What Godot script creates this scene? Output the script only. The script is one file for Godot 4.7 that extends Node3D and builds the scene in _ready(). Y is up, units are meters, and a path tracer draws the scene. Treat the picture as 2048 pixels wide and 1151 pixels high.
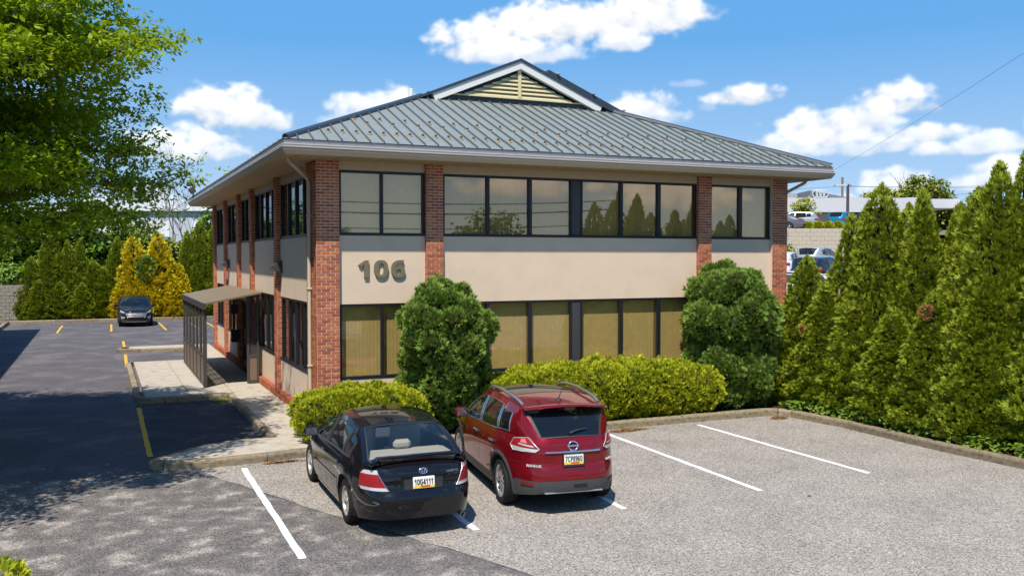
extends Node3D
# A two-storey brick and stucco office building with a hipped metal roof, seen over its car park.
# x runs along the front wall, z towards the camera, y up; the pavement round the building is y = 0.

const LOT := -0.15          # height of the asphalt
const W := 12.862           # width of the front wall
const D := 19.59            # depth of the building
const SOFFIT := 5.79
const COURSE := 0.06773     # one course of brick
const EAVE := 6.10          # height of the roof sheet at the eaves
const OVER := 0.84          # overhang of the roof sheet
const PITCH := 0.415

var rng := RandomNumberGenerator.new()
var mats := {}
var counts := {}


# ---------------------------------------------------------------- mesh building
class Shape:
	var v := PackedVector3Array()
	var n := PackedVector3Array()
	var uv := PackedVector2Array()
	var c := PackedColorArray()
	var i := PackedInt32Array()

	func vert(p: Vector3, nn: Vector3, t := Vector2.ZERO) -> int:
		v.append(p)
		n.append(nn)
		uv.append(t)
		return v.size() - 1

	func face(a: int, b: int, d: int) -> void:
		var g := (v[b] - v[a]).cross(v[d] - v[a])
		var want := n[a] + n[b] + n[d]
		if g.dot(want) > 0.0:
			i.append_array(PackedInt32Array([a, d, b]))
		else:
			i.append_array(PackedInt32Array([a, b, d]))

	func tri(a: Vector3, b: Vector3, d: Vector3, towards := Vector3.ZERO) -> void:
		var g := (b - a).cross(d - a).normalized()
		if towards != Vector3.ZERO and g.dot(towards) < 0.0:
			g = -g
		face(vert(a, g), vert(b, g), vert(d, g))

	func quad(a: Vector3, b: Vector3, cc: Vector3, d: Vector3, towards := Vector3.ZERO) -> void:
		var g := (cc - a).cross(d - b).normalized()
		if towards != Vector3.ZERO and g.dot(towards) < 0.0:
			g = -g
		var q := [vert(a, g, Vector2(0, 1)), vert(b, g, Vector2(1, 1)), vert(cc, g, Vector2(1, 0)), vert(d, g, Vector2(0, 0))]
		face(q[0], q[1], q[2])
		face(q[0], q[2], q[3])

	func box(at: Vector3, size: Vector3, turn := Basis.IDENTITY) -> void:
		var h := size * 0.5
		for ax in 3:
			for s in [-1.0, 1.0]:
				var nn := Vector3.ZERO
				nn[ax] = s
				var u := Vector3.ZERO
				u[(ax + 1) % 3] = 1.0
				var w := Vector3.ZERO
				w[(ax + 2) % 3] = 1.0
				var m := nn * h
				var uu := u * h
				var ww := w * h
				quad(at + turn * (m - uu - ww), at + turn * (m + uu - ww), at + turn * (m + uu + ww), at + turn * (m - uu + ww), turn * nn)

	func span(a: Vector3, b: Vector3) -> void:
		box((a + b) * 0.5, (b - a).abs())

	# a box with chamfered edges
	func soft(at: Vector3, size: Vector3, r := 0.01, turn := Basis.IDENTITY) -> void:
		var h := size * 0.5
		r = minf(r, minf(h.x, minf(h.y, h.z)) * 0.98)
		for ax in 3:
			for s in [-1.0, 1.0]:
				var nn := Vector3.ZERO
				nn[ax] = s
				var a1 := (ax + 1) % 3
				var a2 := (ax + 2) % 3
				var u := Vector3.ZERO
				u[a1] = h[a1] - r
				var w := Vector3.ZERO
				w[a2] = h[a2] - r
				var m := nn * h
				quad(at + turn * (m - u - w), at + turn * (m + u - w), at + turn * (m + u + w), at + turn * (m - u + w), turn * nn)
				# edge strips towards the next axis
				for t in [-1.0, 1.0]:
					var e := Vector3.ZERO
					e[a1] = t
					var p := nn * h + e * (h - Vector3(r, r, r))
					var q := nn * (h - Vector3(r, r, r)) + e * h
					quad(at + turn * (p - w), at + turn * (p + w), at + turn * (q + w), at + turn * (q - w), turn * (nn + e))
		for sx in [-1.0, 1.0]:
			for sy in [-1.0, 1.0]:
				for sz in [-1.0, 1.0]:
					var k := Vector3(sx, sy, sz)
					var b := k * (h - Vector3(r, r, r))
					tri(at + turn * (b + Vector3(sx * r, 0, 0)), at + turn * (b + Vector3(0, sy * r, 0)), at + turn * (b + Vector3(0, 0, sz * r)), turn * k)

	# a round bar along a path, with smooth sides
	func tube(path: Array, r, sides := 8, caps := true) -> void:
		var rings := []
		var last := Vector3.ZERO
		for k in path.size():
			var t: Vector3 = (path[mini(k + 1, path.size() - 1)] - path[maxi(k - 1, 0)]).normalized()
			if last == Vector3.ZERO:
				last = t.cross(Vector3.UP if absf(t.y) < 0.9 else Vector3.RIGHT).normalized()
			last = (last - t * last.dot(t)).normalized()
			var o := t.cross(last)
			var rr: float = r[k] if r is Array else r
			var ring := []
			for s in sides:
				var a := TAU * s / sides
				var dir := last * cos(a) + o * sin(a)
				ring.append(vert(path[k] + dir * rr, dir))
			rings.append(ring)
		for k in rings.size() - 1:
			for s in sides:
				var s2 := (s + 1) % sides
				face(rings[k][s], rings[k + 1][s], rings[k + 1][s2])
				face(rings[k][s], rings[k + 1][s2], rings[k][s2])
		if caps:
			for e in [0, path.size() - 1]:
				var t2: Vector3 = (path[0] - path[1]).normalized() if e == 0 else (path[-1] - path[-2]).normalized()
				var mid := vert(path[e], t2)
				for s in sides:
					var a2 := vert(v[rings[e][s]], t2)
					var b2 := vert(v[rings[e][(s + 1) % sides]], t2)
					face(mid, a2, b2)

	# turned profile: points (radius, along) round an axis through at
	func lathe(at: Vector3, profile: Array, sides := 24, turn := Basis.IDENTITY) -> void:
		var rings := []
		for k in profile.size():
			var pa: Vector2 = profile[maxi(k - 1, 0)]
			var pb: Vector2 = profile[mini(k + 1, profile.size() - 1)]
			var t := (pb - pa).normalized()
			var nn := Vector2(t.y, -t.x)
			var ring := []
			for s in sides:
				var a := TAU * s / sides
				ring.append(vert(at + turn * Vector3(cos(a) * profile[k].x, profile[k].y, sin(a) * profile[k].x), turn * Vector3(cos(a) * nn.x, nn.y, sin(a) * nn.x)))
			rings.append(ring)
		for k in rings.size() - 1:
			for s in sides:
				var s2 := (s + 1) % sides
				face(rings[k][s], rings[k + 1][s], rings[k + 1][s2])
				face(rings[k][s], rings[k + 1][s2], rings[k][s2])

	# a flat polygon (x, z) at height y, or a slab of it
	func slab(poly: PackedVector2Array, y0: float, y1: float, sides := true) -> void:
		var t := Geometry2D.triangulate_polygon(poly)
		for k in range(0, t.size(), 3):
			tri(Vector3(poly[t[k]].x, y1, poly[t[k]].y), Vector3(poly[t[k + 1]].x, y1, poly[t[k + 1]].y), Vector3(poly[t[k + 2]].x, y1, poly[t[k + 2]].y), Vector3.UP)
		if sides:
			var cw := Geometry2D.is_polygon_clockwise(poly)
			for k in poly.size():
				var a := poly[k]
				var b := poly[(k + 1) % poly.size()]
				var d := (b - a).orthogonal() * (1.0 if cw else -1.0)
				quad(Vector3(a.x, y0, a.y), Vector3(b.x, y0, b.y), Vector3(b.x, y1, b.y), Vector3(a.x, y1, a.y), Vector3(d.x, 0, d.y))

	# smooth grid of points[row][column]
	func grid(rows: Array, outward := Vector3.ZERO, flip := false) -> void:
		var nr := rows.size()
		var nc: int = rows[0].size()
		var ids := []
		for r in nr:
			var line := []
			for k in nc:
				var du: Vector3 = rows[r][mini(k + 1, nc - 1)] - rows[r][maxi(k - 1, 0)]
				var dv: Vector3 = rows[mini(r + 1, nr - 1)][k] - rows[maxi(r - 1, 0)][k]
				var g := du.cross(dv).normalized()
				if g == Vector3.ZERO:
					g = outward if outward != Vector3.ZERO else Vector3.UP
				if outward != Vector3.ZERO and g.dot(outward) < 0.0:
					g = -g
				if flip:
					g = -g
				line.append(vert(rows[r][k], g, Vector2(float(k) / (nc - 1), 1.0 - float(r) / (nr - 1))))
			ids.append(line)
		for r in nr - 1:
			for k in nc - 1:
				face(ids[r][k], ids[r][k + 1], ids[r + 1][k + 1])
				face(ids[r][k], ids[r + 1][k + 1], ids[r + 1][k])

	# smooth grid whose normals point away from a centre
	func grid_away(rows: Array, centre: Vector3) -> void:
		var nr := rows.size()
		var nc: int = rows[0].size()
		var ids := []
		for r in nr:
			var line := []
			for k in nc:
				var du: Vector3 = rows[r][mini(k + 1, nc - 1)] - rows[r][maxi(k - 1, 0)]
				var dv: Vector3 = rows[mini(r + 1, nr - 1)][k] - rows[maxi(r - 1, 0)][k]
				var g := du.cross(dv).normalized()
				var o: Vector3 = rows[r][k] - centre
				if g == Vector3.ZERO:
					g = o.normalized()
				if g.dot(o) < 0.0:
					g = -g
				line.append(vert(rows[r][k], g, Vector2(float(k) / (nc - 1), 1.0 - float(r) / (nr - 1))))
			ids.append(line)
		for r in nr - 1:
			for k in nc - 1:
				face(ids[r][k], ids[r][k + 1], ids[r + 1][k + 1])
				face(ids[r][k], ids[r + 1][k + 1], ids[r + 1][k])

	func mesh() -> ArrayMesh:
		var a := []
		a.resize(Mesh.ARRAY_MAX)
		a[Mesh.ARRAY_VERTEX] = v
		a[Mesh.ARRAY_NORMAL] = n
		a[Mesh.ARRAY_TEX_UV] = uv
		if c.size() == v.size():
			a[Mesh.ARRAY_COLOR] = c
		a[Mesh.ARRAY_INDEX] = i
		var m := ArrayMesh.new()
		m.add_surface_from_arrays(Mesh.PRIMITIVE_TRIANGLES, a)
		return m


# ---------------------------------------------------------------- nodes
func numbered(parent: Node, called: String) -> String:
	var key := "%d/%s" % [parent.get_instance_id(), called]
	counts[key] = counts.get(key, 0) + 1
	return called if counts[key] == 1 else "%s_%03d" % [called, counts[key] - 1]


func obj(called: String, shape, m: Material, parent: Node = self) -> MeshInstance3D:
	var o := MeshInstance3D.new()
	o.name = numbered(parent, called)
	o.mesh = shape.mesh() if shape is Shape else shape
	o.material_override = m
	parent.add_child(o, true)
	return o


func tag(o: Node, label: String, category: String, group := "") -> Node:
	o.set_meta("label", label)
	o.set_meta("category", category)
	if group:
		o.set_meta("group", group)
	return o


func thing(called: String, at: Vector3, turn: float, label: String, category: String, group := "") -> Node3D:
	var o := Node3D.new()
	o.name = numbered(self, called)
	add_child(o, true)
	o.position = at
	o.rotation.y = turn
	tag(o, label, category, group)
	return o


func struct(called: String, shape, m: Material) -> MeshInstance3D:
	var o := obj(called, shape, m)
	o.set_meta("kind", "structure")
	return o


func stuff(o: Node) -> Node:
	o.set_meta("kind", "stuff")
	return o


func group_part(called: String, parent: Node, at := Vector3.ZERO) -> Node3D:
	var o := Node3D.new()
	o.name = numbered(parent, called)
	parent.add_child(o, true)
	o.position = at
	return o


# ---------------------------------------------------------------- materials (colours are linear)
func lin(r: float, g: float, b: float, a := 1.0) -> Color:
	var k := Color(r, g, b).linear_to_srgb()
	k.a = a
	return k


func mat(called: String, r: float, g: float, b: float, rough := 0.7, metal := 0.0, spec := 0.5) -> StandardMaterial3D:
	if mats.has(called):
		return mats[called]
	var m := StandardMaterial3D.new()
	m.resource_name = called
	m.albedo_color = lin(r, g, b)
	m.roughness = rough
	m.metallic = metal
	m.metallic_specular = spec
	mats[called] = m
	return m


func noise_tex(seed_: int, freq: float, ramp: Array, octaves := 4, size := 512, kind := FastNoiseLite.TYPE_SIMPLEX_SMOOTH) -> NoiseTexture2D:
	var f := FastNoiseLite.new()
	f.seed = seed_
	f.frequency = freq
	f.noise_type = kind
	f.fractal_octaves = octaves
	var t := NoiseTexture2D.new()
	t.width = size
	t.height = size
	t.seamless = true
	t.noise = f
	var g := Gradient.new()
	g.offsets = PackedFloat32Array(ramp.map(func(p): return p[0]))
	g.colors = PackedColorArray(ramp.map(func(p): return p[1]))
	t.color_ramp = g
	return t


func gray(x: float) -> Color:
	return lin(x, x, x)


# world-mapped albedo texture at `metres` per repeat, an optional coarse layer multiplied over it
func textured(m: StandardMaterial3D, t: Texture2D, metres: float, coarse: Texture2D = null, coarse_metres := 10.0, bump: Texture2D = null, bump_cm := 0.2) -> StandardMaterial3D:
	m.albedo_texture = t
	m.uv1_triplanar = true
	m.uv1_world_triplanar = true
	m.uv1_triplanar_sharpness = 8.0
	m.uv1_scale = Vector3.ONE / metres
	if coarse:
		m.detail_enabled = true
		m.detail_albedo = coarse
		m.detail_blend_mode = BaseMaterial3D.BLEND_MODE_MUL
		m.detail_uv_layer = BaseMaterial3D.DETAIL_UV_2
		m.uv2_triplanar = true
		m.uv2_world_triplanar = true
		m.uv2_triplanar_sharpness = 8.0
		m.uv2_scale = Vector3.ONE / coarse_metres
	if bump:
		m.heightmap_enabled = true
		m.heightmap_texture = bump
		m.heightmap_scale = bump_cm
	return m


func glass(called: String, r: float, g: float, b: float, alpha: float, metal := 0.0, spec := 0.5) -> StandardMaterial3D:
	var m := mat(called, r, g, b, 0.02, metal, spec)
	m.transparency = BaseMaterial3D.TRANSPARENCY_ALPHA
	m.albedo_color.a = alpha
	return m


# mirror-coated window glass: a share of the light is mirrored, the rest passes
func coated_glass(called: String, r: float, g: float, b: float, share: float) -> StandardMaterial3D:
	var m := mat(called, r, g, b, 0.015, 1.0)
	var im := Image.create(4, 4, false, Image.FORMAT_RGB8)
	im.fill(Color.WHITE)
	m.albedo_texture = ImageTexture.create_from_image(im)
	m.transparency = BaseMaterial3D.TRANSPARENCY_ALPHA
	m.albedo_color.a = share
	return m


func paint(called: String, r: float, g: float, b: float, metal := 0.0, rough := 0.35) -> StandardMaterial3D:
	var m := mat(called, r, g, b, rough, metal, 0.1)
	m.clearcoat_enabled = true
	m.clearcoat = 1.0
	m.clearcoat_roughness = 0.03
	return m


func leafy(called: String, r: float, g: float, b: float, through := 0.5) -> StandardMaterial3D:
	var m := mat(called, r, g, b, 0.55, 0.0, 0.35)
	m.vertex_color_use_as_albedo = true
	m.backlight_enabled = true
	m.backlight = Color(through, through, through * 0.6)
	return m


func _ready() -> void:
	rng.seed = 4217
	# ---- camera
	var cam := Camera3D.new()
	cam.name = "camera"
	add_child(cam)
	cam.position = Vector3(-4.2797, 3.6894, 19.7146)
	cam.rotation = Vector3(-0.0334, -0.4241, 0.0)
	cam.fov = rad_to_deg(2.0 * atan(575.5 / 1833.1))
	cam.near = 0.1
	cam.far = 2000.0
	cam.current = true
	# ---- sky, sun, exposure
	var env := Environment.new()
	env.tonemap_mode = Environment.TONE_MAPPER_LINEAR
	env.tonemap_exposure = 1.66
	env.background_mode = Environment.BG_SKY
	env.sky = Sky.new()
	env.sky.sky_material = make_sky()
	env.background_energy_multiplier = 0.80
	env.sdfgi_enabled = true
	env.ssao_enabled = true
	env.ssil_enabled = true
	var world := WorldEnvironment.new()
	world.name = "world"
	world.environment = env
	add_child(world)
	var sun := DirectionalLight3D.new()
	sun.name = "sun"
	sun.light_energy = 1.22
	sun.light_color = lin(1.0, 0.93, 0.83)
	sun.light_angular_distance = 0.53
	sun.shadow_enabled = true
	add_child(sun)
	sun.look_at_from_position(Vector3(-0.35, 1.0, 0.46) * 50.0, Vector3.ZERO)
	make_materials()
	# ---- ground and structure
	make_ground()
	make_building()
	make_canopy()
	make_neighbour()
	make_car_park_back()
	make_right_background()
	make_left_background()
	make_street_behind()
	# ---- planting
	make_planting()
	# ---- vehicles and small things
	make_vehicles()
	make_small_things()


# ---------------------------------------------------------------- sky
# cumulus placed by bearing (degrees clockwise from -z) and height above the horizon (degrees)
func make_sky() -> PanoramaSkyMaterial:
	var wide := 4096
	var high := 2048
	var im := Image.create(wide, high, false, Image.FORMAT_RGBH)
	var top := Vector3(0.045, 0.205, 0.535)
	var mid := Vector3(0.112, 0.325, 0.645)
	var low := Vector3(0.47, 0.61, 0.75)
	# rows of clear air
	for y in high:
		var el := (0.5 - (y + 0.5) / high) * 180.0
		var k: Vector3
		if el <= 0.0:
			k = Vector3(0.30, 0.31, 0.30)
		elif el < 13.0:
			k = low.lerp(mid, pow(el / 13.0, 0.8))
		else:
			k = mid.lerp(top, clampf((el - 13.0) / 40.0, 0.0, 1.0))
		im.fill_rect(Rect2i(0, y, wide, 1), Color(k.x, k.y, k.z))
	# clouds: [bearing, height, half width, half height, density]
	var list := [
		[28.0, 14.0, 7.0, 1.6, 1.0], [22.6, 12.9, 4.0, 1.5, 0.95], [33.2, 14.4, 4.6, 1.3, 0.9], [31.2, 12.9, 2.0, 0.7, 0.8], [24.5, 12.3, 5.0, 0.8, 0.7],
		[7.0, 8.6, 3.0, 1.45, 1.0], [9.0, 8.2, 2.2, 1.0, 0.8], [4.4, 6.3, 4.2, 1.2, 0.85],
		[16.2, 9.2, 3.4, 1.1, 0.8], [14.0, 8.4, 2.0, 0.7, 0.5], [11.2, 6.6, 1.6, 0.5, 0.4],
		[32.5, 9.0, 2.7, 0.95, 0.9], [33.8, 8.4, 1.7, 0.6, 0.5],
		[38.3, 9.6, 2.6, 0.75, 0.95], [35.0, 10.4, 1.3, 0.25, 0.25],
		[42.6, 7.3, 3.4, 1.2, 0.95], [47.3, 8.8, 2.7, 1.1, 0.95], [45.0, 7.9, 2.6, 1.0, 0.8], [41.0, 6.4, 2.6, 0.9, 0.6], [47.6, 6.9, 4.2, 0.55, 0.75], [45.0, 6.3, 4.5, 0.6, 0.6],
		[51.5, 6.1, 3.2, 0.75, 0.75], [49.5, 6.0, 1.8, 0.5, 0.6], [53.0, 5.0, 2.6, 0.8, 0.7], [47.0, 4.0, 2.4, 1.0, 0.75], [52.0, 4.2, 2.6, 0.9, 0.7],
		[43.5, 2.9, 5.0, 0.9, 0.5], [39.5, 16.1, 2.2, 0.35, 0.5], [56.0, 7.0, 3.0, 1.2, 0.8], [60.0, 4.0, 4.0, 1.4, 0.8],
		[36.2, 9.0, 0.8, 0.35, 0.2], [13.0, 3.8, 3.0, 0.7, 0.3], [2.0, 3.0, 4.0, 1.2, 0.5],
	]
	var r := RandomNumberGenerator.new()
	r.seed = 77
	for k in 90:  # clouds out of view, more of them added to brighten and whiten ambient light
		var b := r.randf_range(66.0, 352.0)
		var e := 3.5 + 52.0 * pow(r.randf(), 1.5)
		var w := r.randf_range(2.5, 8.0) * (0.6 + e / 35.0)
		list.append([b, e, w, w * r.randf_range(0.22, 0.34), r.randf_range(0.6, 1.0)])
	var f := FastNoiseLite.new()
	f.seed = 5
	f.frequency = 0.34
	f.fractal_octaves = 6
	f.fractal_gain = 0.56
	var f2 := FastNoiseLite.new()
	f2.seed = 9
	f2.frequency = 0.16
	f2.fractal_octaves = 3
	for c in list:
		var cx: float = c[0]
		var cy: float = c[1]
		var rx: float = c[2]
		var ry: float = c[3]
		var x0 := int(floor(((cx - rx * 1.5) / 360.0) * wide))
		var x1 := int(ceil(((cx + rx * 1.5) / 360.0) * wide))
		var y0 := maxi(int(floor((0.5 - (cy + ry * 1.9) / 180.0) * high)), 0)
		var y1 := mini(int(ceil((0.5 - (cy - ry * 1.4) / 180.0) * high)), high / 2 - 1)
		for py in range(y0, y1):
			var el := (0.5 - (py + 0.5) / high) * 180.0
			for px in range(x0, x1):
				var az := ((px + 0.5) / wide) * 360.0
				var u := (az - cx) / rx
				var v := (el - cy) / ry
				# flatter under, heaped above
				v *= 1.45 if v < 0.0 else 0.8
				var d := 1.0 - (u * u + v * v)
				if d < -0.9:
					continue
				var n1 := f.get_noise_2d(az * 1.5, el * 2.1 + cx)
				var n2 := f2.get_noise_2d(az * 1.6, el * 2.6 - cx)
				var a: float = smoothstep(-0.03, 0.80, d * 0.95 + n1 * 0.72 + n2 * 0.45 - 0.02) * float(c[4])
				if a <= 0.003:
					continue
				var lit := clampf(0.50 + v * 0.42 + n1 * 0.45, 0.0, 1.0)
				var k := Vector3(0.54, 0.57, 0.63).lerp(Vector3(1.02, 1.01, 1.0), lit)
				var old := im.get_pixel(posmod(px, wide), py)
				var now := Color(lerpf(old.r, k.x, a), lerpf(old.g, k.y, a), lerpf(old.b, k.z, a))
				im.set_pixel(posmod(px, wide), py, now)
	var m := PanoramaSkyMaterial.new()
	m.panorama = ImageTexture.create_from_image(im)
	return m


# ---------------------------------------------------------------- materials shared by many things
func speckle_image(seed_: int, size: int, base: Vector3, spread: float, light: float, dark: float) -> ImageTexture:
	# coarse aggregate: every grain a little lighter or darker, some pale stones and dark pits
	var r := RandomNumberGenerator.new()
	r.seed = seed_
	var im := Image.create(size, size, false, Image.FORMAT_RGB8)
	var f := FastNoiseLite.new()
	f.seed = seed_
	f.frequency = 0.05
	for y in size:
		for x in size:
			var k := 1.0 + r.randf_range(-spread, spread) + f.get_noise_2d(x, y) * 0.06
			var p := r.randf()
			if p < light:
				k *= r.randf_range(1.4, 2.1)
			elif p > 1.0 - dark:
				k *= r.randf_range(0.3, 0.6)
			var c := base * k
			im.set_pixel(x, y, Color(c.x, c.y, c.z).linear_to_srgb())
	return ImageTexture.create_from_image(im)


func make_materials() -> void:
	var m: StandardMaterial3D
	# wall stucco, beige with faint vertical weather streaks
	var fine := noise_tex(3, 0.09, [[0.0, gray(0.82)], [0.5, gray(0.95)], [1.0, gray(1.0)]], 4, 512)
	var cloud := noise_tex(4, 0.012, [[0.0, lin(0.91, 0.905, 0.90)], [0.5, lin(0.97, 0.967, 0.963)], [1.0, lin(1, 1, 1)]], 4, 512)
	var grit := noise_tex(6, 0.25, [[0.0, gray(0.0)], [1.0, gray(1.0)]], 3, 512)
	textured(mat("stucco", 0.76, 0.605, 0.45, 0.9, 0.0, 0.2), fine, 0.8, cloud, 5.0, grit, 0.25)
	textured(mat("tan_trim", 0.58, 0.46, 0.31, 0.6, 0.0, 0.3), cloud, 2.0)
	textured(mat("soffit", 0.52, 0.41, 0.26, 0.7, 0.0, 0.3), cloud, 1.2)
	textured(mat("mortar", 0.76, 0.62, 0.50, 0.95, 0.0, 0.1), fine, 0.4)
	var bricky := noise_tex(8, 0.06, [[0.0, gray(0.62)], [0.45, gray(0.9)], [1.0, gray(1.12)]], 4, 512)
	var bc := [Vector3(0.52, 0.18, 0.085), Vector3(0.43, 0.14, 0.07), Vector3(0.56, 0.215, 0.105), Vector3(0.36, 0.11, 0.062), Vector3(0.48, 0.165, 0.085)]
	for k in bc.size():
		textured(mat("brick_%d" % k, bc[k].x, bc[k].y, bc[k].z, 0.9, 0.0, 0.2), bricky, 0.45, null, 1.0, grit, 0.15)
	m = textured(mat("brickwork", 1, 1, 1, 0.9, 0.0, 0.2), bricky, 0.45, null, 1.0, grit, 0.15)
	m.vertex_color_use_as_albedo = true
	mat("bronze_frame", 0.012, 0.012, 0.016, 0.4, 0.0, 0.5)
	mat("bronze_panel", 0.05, 0.047, 0.05, 0.45)
	mat("bronze_light", 0.055, 0.05, 0.046, 0.45)
	coated_glass("window_glass", 0.78, 0.60, 0.43, 0.34)
	coated_glass("side_glass", 0.62, 0.60, 0.58, 0.42)
	textured(mat("blind", 0.62, 0.47, 0.17, 0.8, 0.0, 0.2), noise_tex(14, 0.02, [[0.0, gray(0.88)], [1.0, gray(1.0)]], 3, 256), 1.3)
	mat("room", 0.16, 0.14, 0.12, 0.9)
	# roof
	m = textured(mat("roof_metal", 0.225, 0.25, 0.238, 0.45, 0.0, 0.5), noise_tex(21, 0.02, [[0.0, gray(0.86)], [0.6, gray(0.97)], [1.0, gray(1.0)]], 4, 512), 2.5, noise_tex(22, 0.008, [[0.0, gray(0.9)], [1.0, gray(1.0)]], 3, 256), 7.0)
	mat("roof_seam", 0.10, 0.125, 0.125, 0.5)
	mat("roof_dark", 0.032, 0.045, 0.062, 0.45)
	mat("gutter_metal", 0.33, 0.28, 0.24, 0.5)
	mat("gutter_lip", 0.60, 0.59, 0.57, 0.4)
	mat("flashing", 0.36, 0.36, 0.38, 0.5, 0.2)
	mat("gablet_trim", 0.72, 0.72, 0.69, 0.5)
	mat("louver", 0.66, 0.58, 0.34, 0.55)
	mat("snow_guard", 0.22, 0.175, 0.115, 0.5)
	mat("downspout", 0.52, 0.44, 0.32, 0.5)
	mat("number", 0.17, 0.145, 0.085, 0.55)
	# paving
	var con := noise_tex(31, 0.06, [[0.0, gray(0.72)], [0.5, gray(0.92)], [1.0, gray(1.0)]], 5, 512)
	var con2 := noise_tex(32, 0.02, [[0.0, lin(0.62, 0.58, 0.5)], [0.35, lin(0.88, 0.86, 0.82)], [1.0, gray(1.0)]], 5, 512)
	textured(mat("concrete", 0.50, 0.455, 0.385, 0.9, 0.0, 0.25), con, 0.7, con2, 4.0, grit, 0.15)
	textured(mat("kerb_concrete", 0.33, 0.275, 0.185, 0.92, 0.0, 0.2), con, 0.5, noise_tex(33, 0.03, [[0.0, lin(0.45, 0.42, 0.36)], [0.45, lin(0.85, 0.83, 0.8)], [1.0, gray(1.0)]], 5, 512), 2.2, grit, 0.3)
	for q in [["kerb_pale", 0.39, 0.33, 0.235], ["kerb_dark", 0.275, 0.23, 0.165]]:
		textured(mat(q[0], q[1], q[2], q[3], 0.92, 0.0, 0.2), con, 0.5, noise_tex(33, 0.03, [[0.0, lin(0.45, 0.42, 0.36)], [0.45, lin(0.85, 0.83, 0.8)], [1.0, gray(1.0)]], 5, 512), 2.2)
	textured(mat("block", 0.36, 0.33, 0.28, 0.95, 0.0, 0.2), con, 0.6, con2, 2.0, grit, 0.3)
	textured(mat("wall_stone", 0.50, 0.44, 0.35, 0.95, 0.0, 0.2), con, 0.8)
	var speck := speckle_image(41, 1024, Vector3(0.58, 0.58, 0.58), 0.5, 0.16, 0.18)
	var speck2 := speckle_image(42, 1024, Vector3(0.58, 0.58, 0.58), 0.5, 0.08, 0.18)
	var wear := noise_tex(43, 0.012, [[0.0, lin(0.80, 0.79, 0.78)], [0.4, lin(0.90, 0.89, 0.88)], [0.7, lin(0.96, 0.95, 0.94)], [1.0, lin(1.0, 0.98, 0.95)]], 5, 512)
	var wear2 := noise_tex(44, 0.024, [[0.0, lin(0.34, 0.33, 0.35)], [0.50, lin(0.47, 0.46, 0.46)], [0.68, lin(0.62, 0.60, 0.58)], [0.80, lin(0.92, 0.89, 0.85)], [1.0, lin(1.0, 0.97, 0.93)]], 7, 1024)
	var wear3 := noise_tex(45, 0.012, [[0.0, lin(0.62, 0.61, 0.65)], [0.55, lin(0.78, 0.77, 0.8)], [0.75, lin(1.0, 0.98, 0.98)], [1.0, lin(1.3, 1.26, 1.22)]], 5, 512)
	textured(mat("asphalt_pale", 0.54, 0.495, 0.44, 0.95, 0.0, 0.15), speck, 13.0, wear, 9.0)
	textured(mat("asphalt_worn", 0.58, 0.54, 0.50, 0.95, 0.0, 0.15), speck2, 13.0, wear2, 15.0)
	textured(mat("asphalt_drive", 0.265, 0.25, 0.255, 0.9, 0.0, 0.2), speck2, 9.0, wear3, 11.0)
	textured(mat("asphalt_patch", 0.15, 0.148, 0.165, 0.9, 0.0, 0.2), speck2, 9.0, wear3, 6.0)
	var worn_paint := noise_tex(51, 0.09, [[0.0, gray(0.62)], [0.3, gray(0.92)], [1.0, gray(1.0)]], 4, 512)
	textured(mat("white_line", 0.80, 0.80, 0.79, 0.8, 0.0, 0.2), worn_paint, 0.9)
	textured(mat("yellow_line", 0.75, 0.44, 0.055, 0.8, 0.0, 0.2), noise_tex(52, 0.11, [[0.0, lin(0.3, 0.32, 0.5)], [0.35, gray(0.8)], [1.0, gray(1.0)]], 4, 512), 0.9)
	textured(mat("mulch", 0.085, 0.05, 0.032, 0.98, 0.0, 0.1), speck, 3.0, wear, 3.0)
	textured(mat("grass_ground", 0.055, 0.085, 0.022, 0.95, 0.0, 0.1), speck2, 4.0, wear, 14.0)
	textured(mat("earth", 0.16, 0.12, 0.08, 0.95, 0.0, 0.1), speck2, 5.0, wear, 9.0)
	# plants: tint times the colour of each tuft
	leafy("arborvitae", 0.275, 0.33, 0.022)
	leafy("juniper", 0.21, 0.32, 0.055)
	leafy("hedge_gold", 0.43, 0.46, 0.022)
	leafy("gold_conifer", 0.70, 0.58, 0.02)
	leafy("tree_leaf", 0.31, 0.43, 0.02, 0.95)
	leafy("shrub_leaf", 0.14, 0.24, 0.025)
	leafy("far_leaf", 0.24, 0.28, 0.04)
	leafy("ivy_leaf", 0.15, 0.24, 0.03)
	leafy("dead_leaf", 0.30, 0.13, 0.05)
	leafy("litter", 0.30, 0.17, 0.075)
	mat("joint_dark", 0.10, 0.085, 0.065, 0.95, 0.0, 0.1)
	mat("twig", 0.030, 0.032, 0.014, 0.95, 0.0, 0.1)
	textured(mat("bark", 0.075, 0.058, 0.043, 0.95, 0.0, 0.1), bricky, 0.5)
	mat("bare_bark", 0.20, 0.165, 0.135, 0.95, 0.0, 0.1)
	# vehicles
	paint("black_paint", 0.006, 0.006, 0.008)
	paint("red_paint", 0.165, 0.004, 0.009, 0.2, 0.3)
	paint("night_paint", 0.008, 0.009, 0.014)
	paint("white_paint", 0.75, 0.75, 0.74)
	paint("navy_paint", 0.012, 0.018, 0.045)
	paint("silver_paint", 0.45, 0.46, 0.48, 0.5)
	paint("grey_paint", 0.12, 0.13, 0.15, 0.3)
	paint("teal_paint", 0.01, 0.16, 0.28, 0.2)
	paint("pink_paint", 0.40, 0.03, 0.05, 0.2)
	mat("tyre", 0.018, 0.018, 0.018, 0.85, 0.0, 0.3)
	mat("rim_silver", 0.52, 0.52, 0.52, 0.3, 0.85)
	mat("rim_gold", 0.55, 0.52, 0.46, 0.35, 0.7)
	mat("chrome", 0.72, 0.72, 0.73, 0.12, 1.0)
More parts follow.
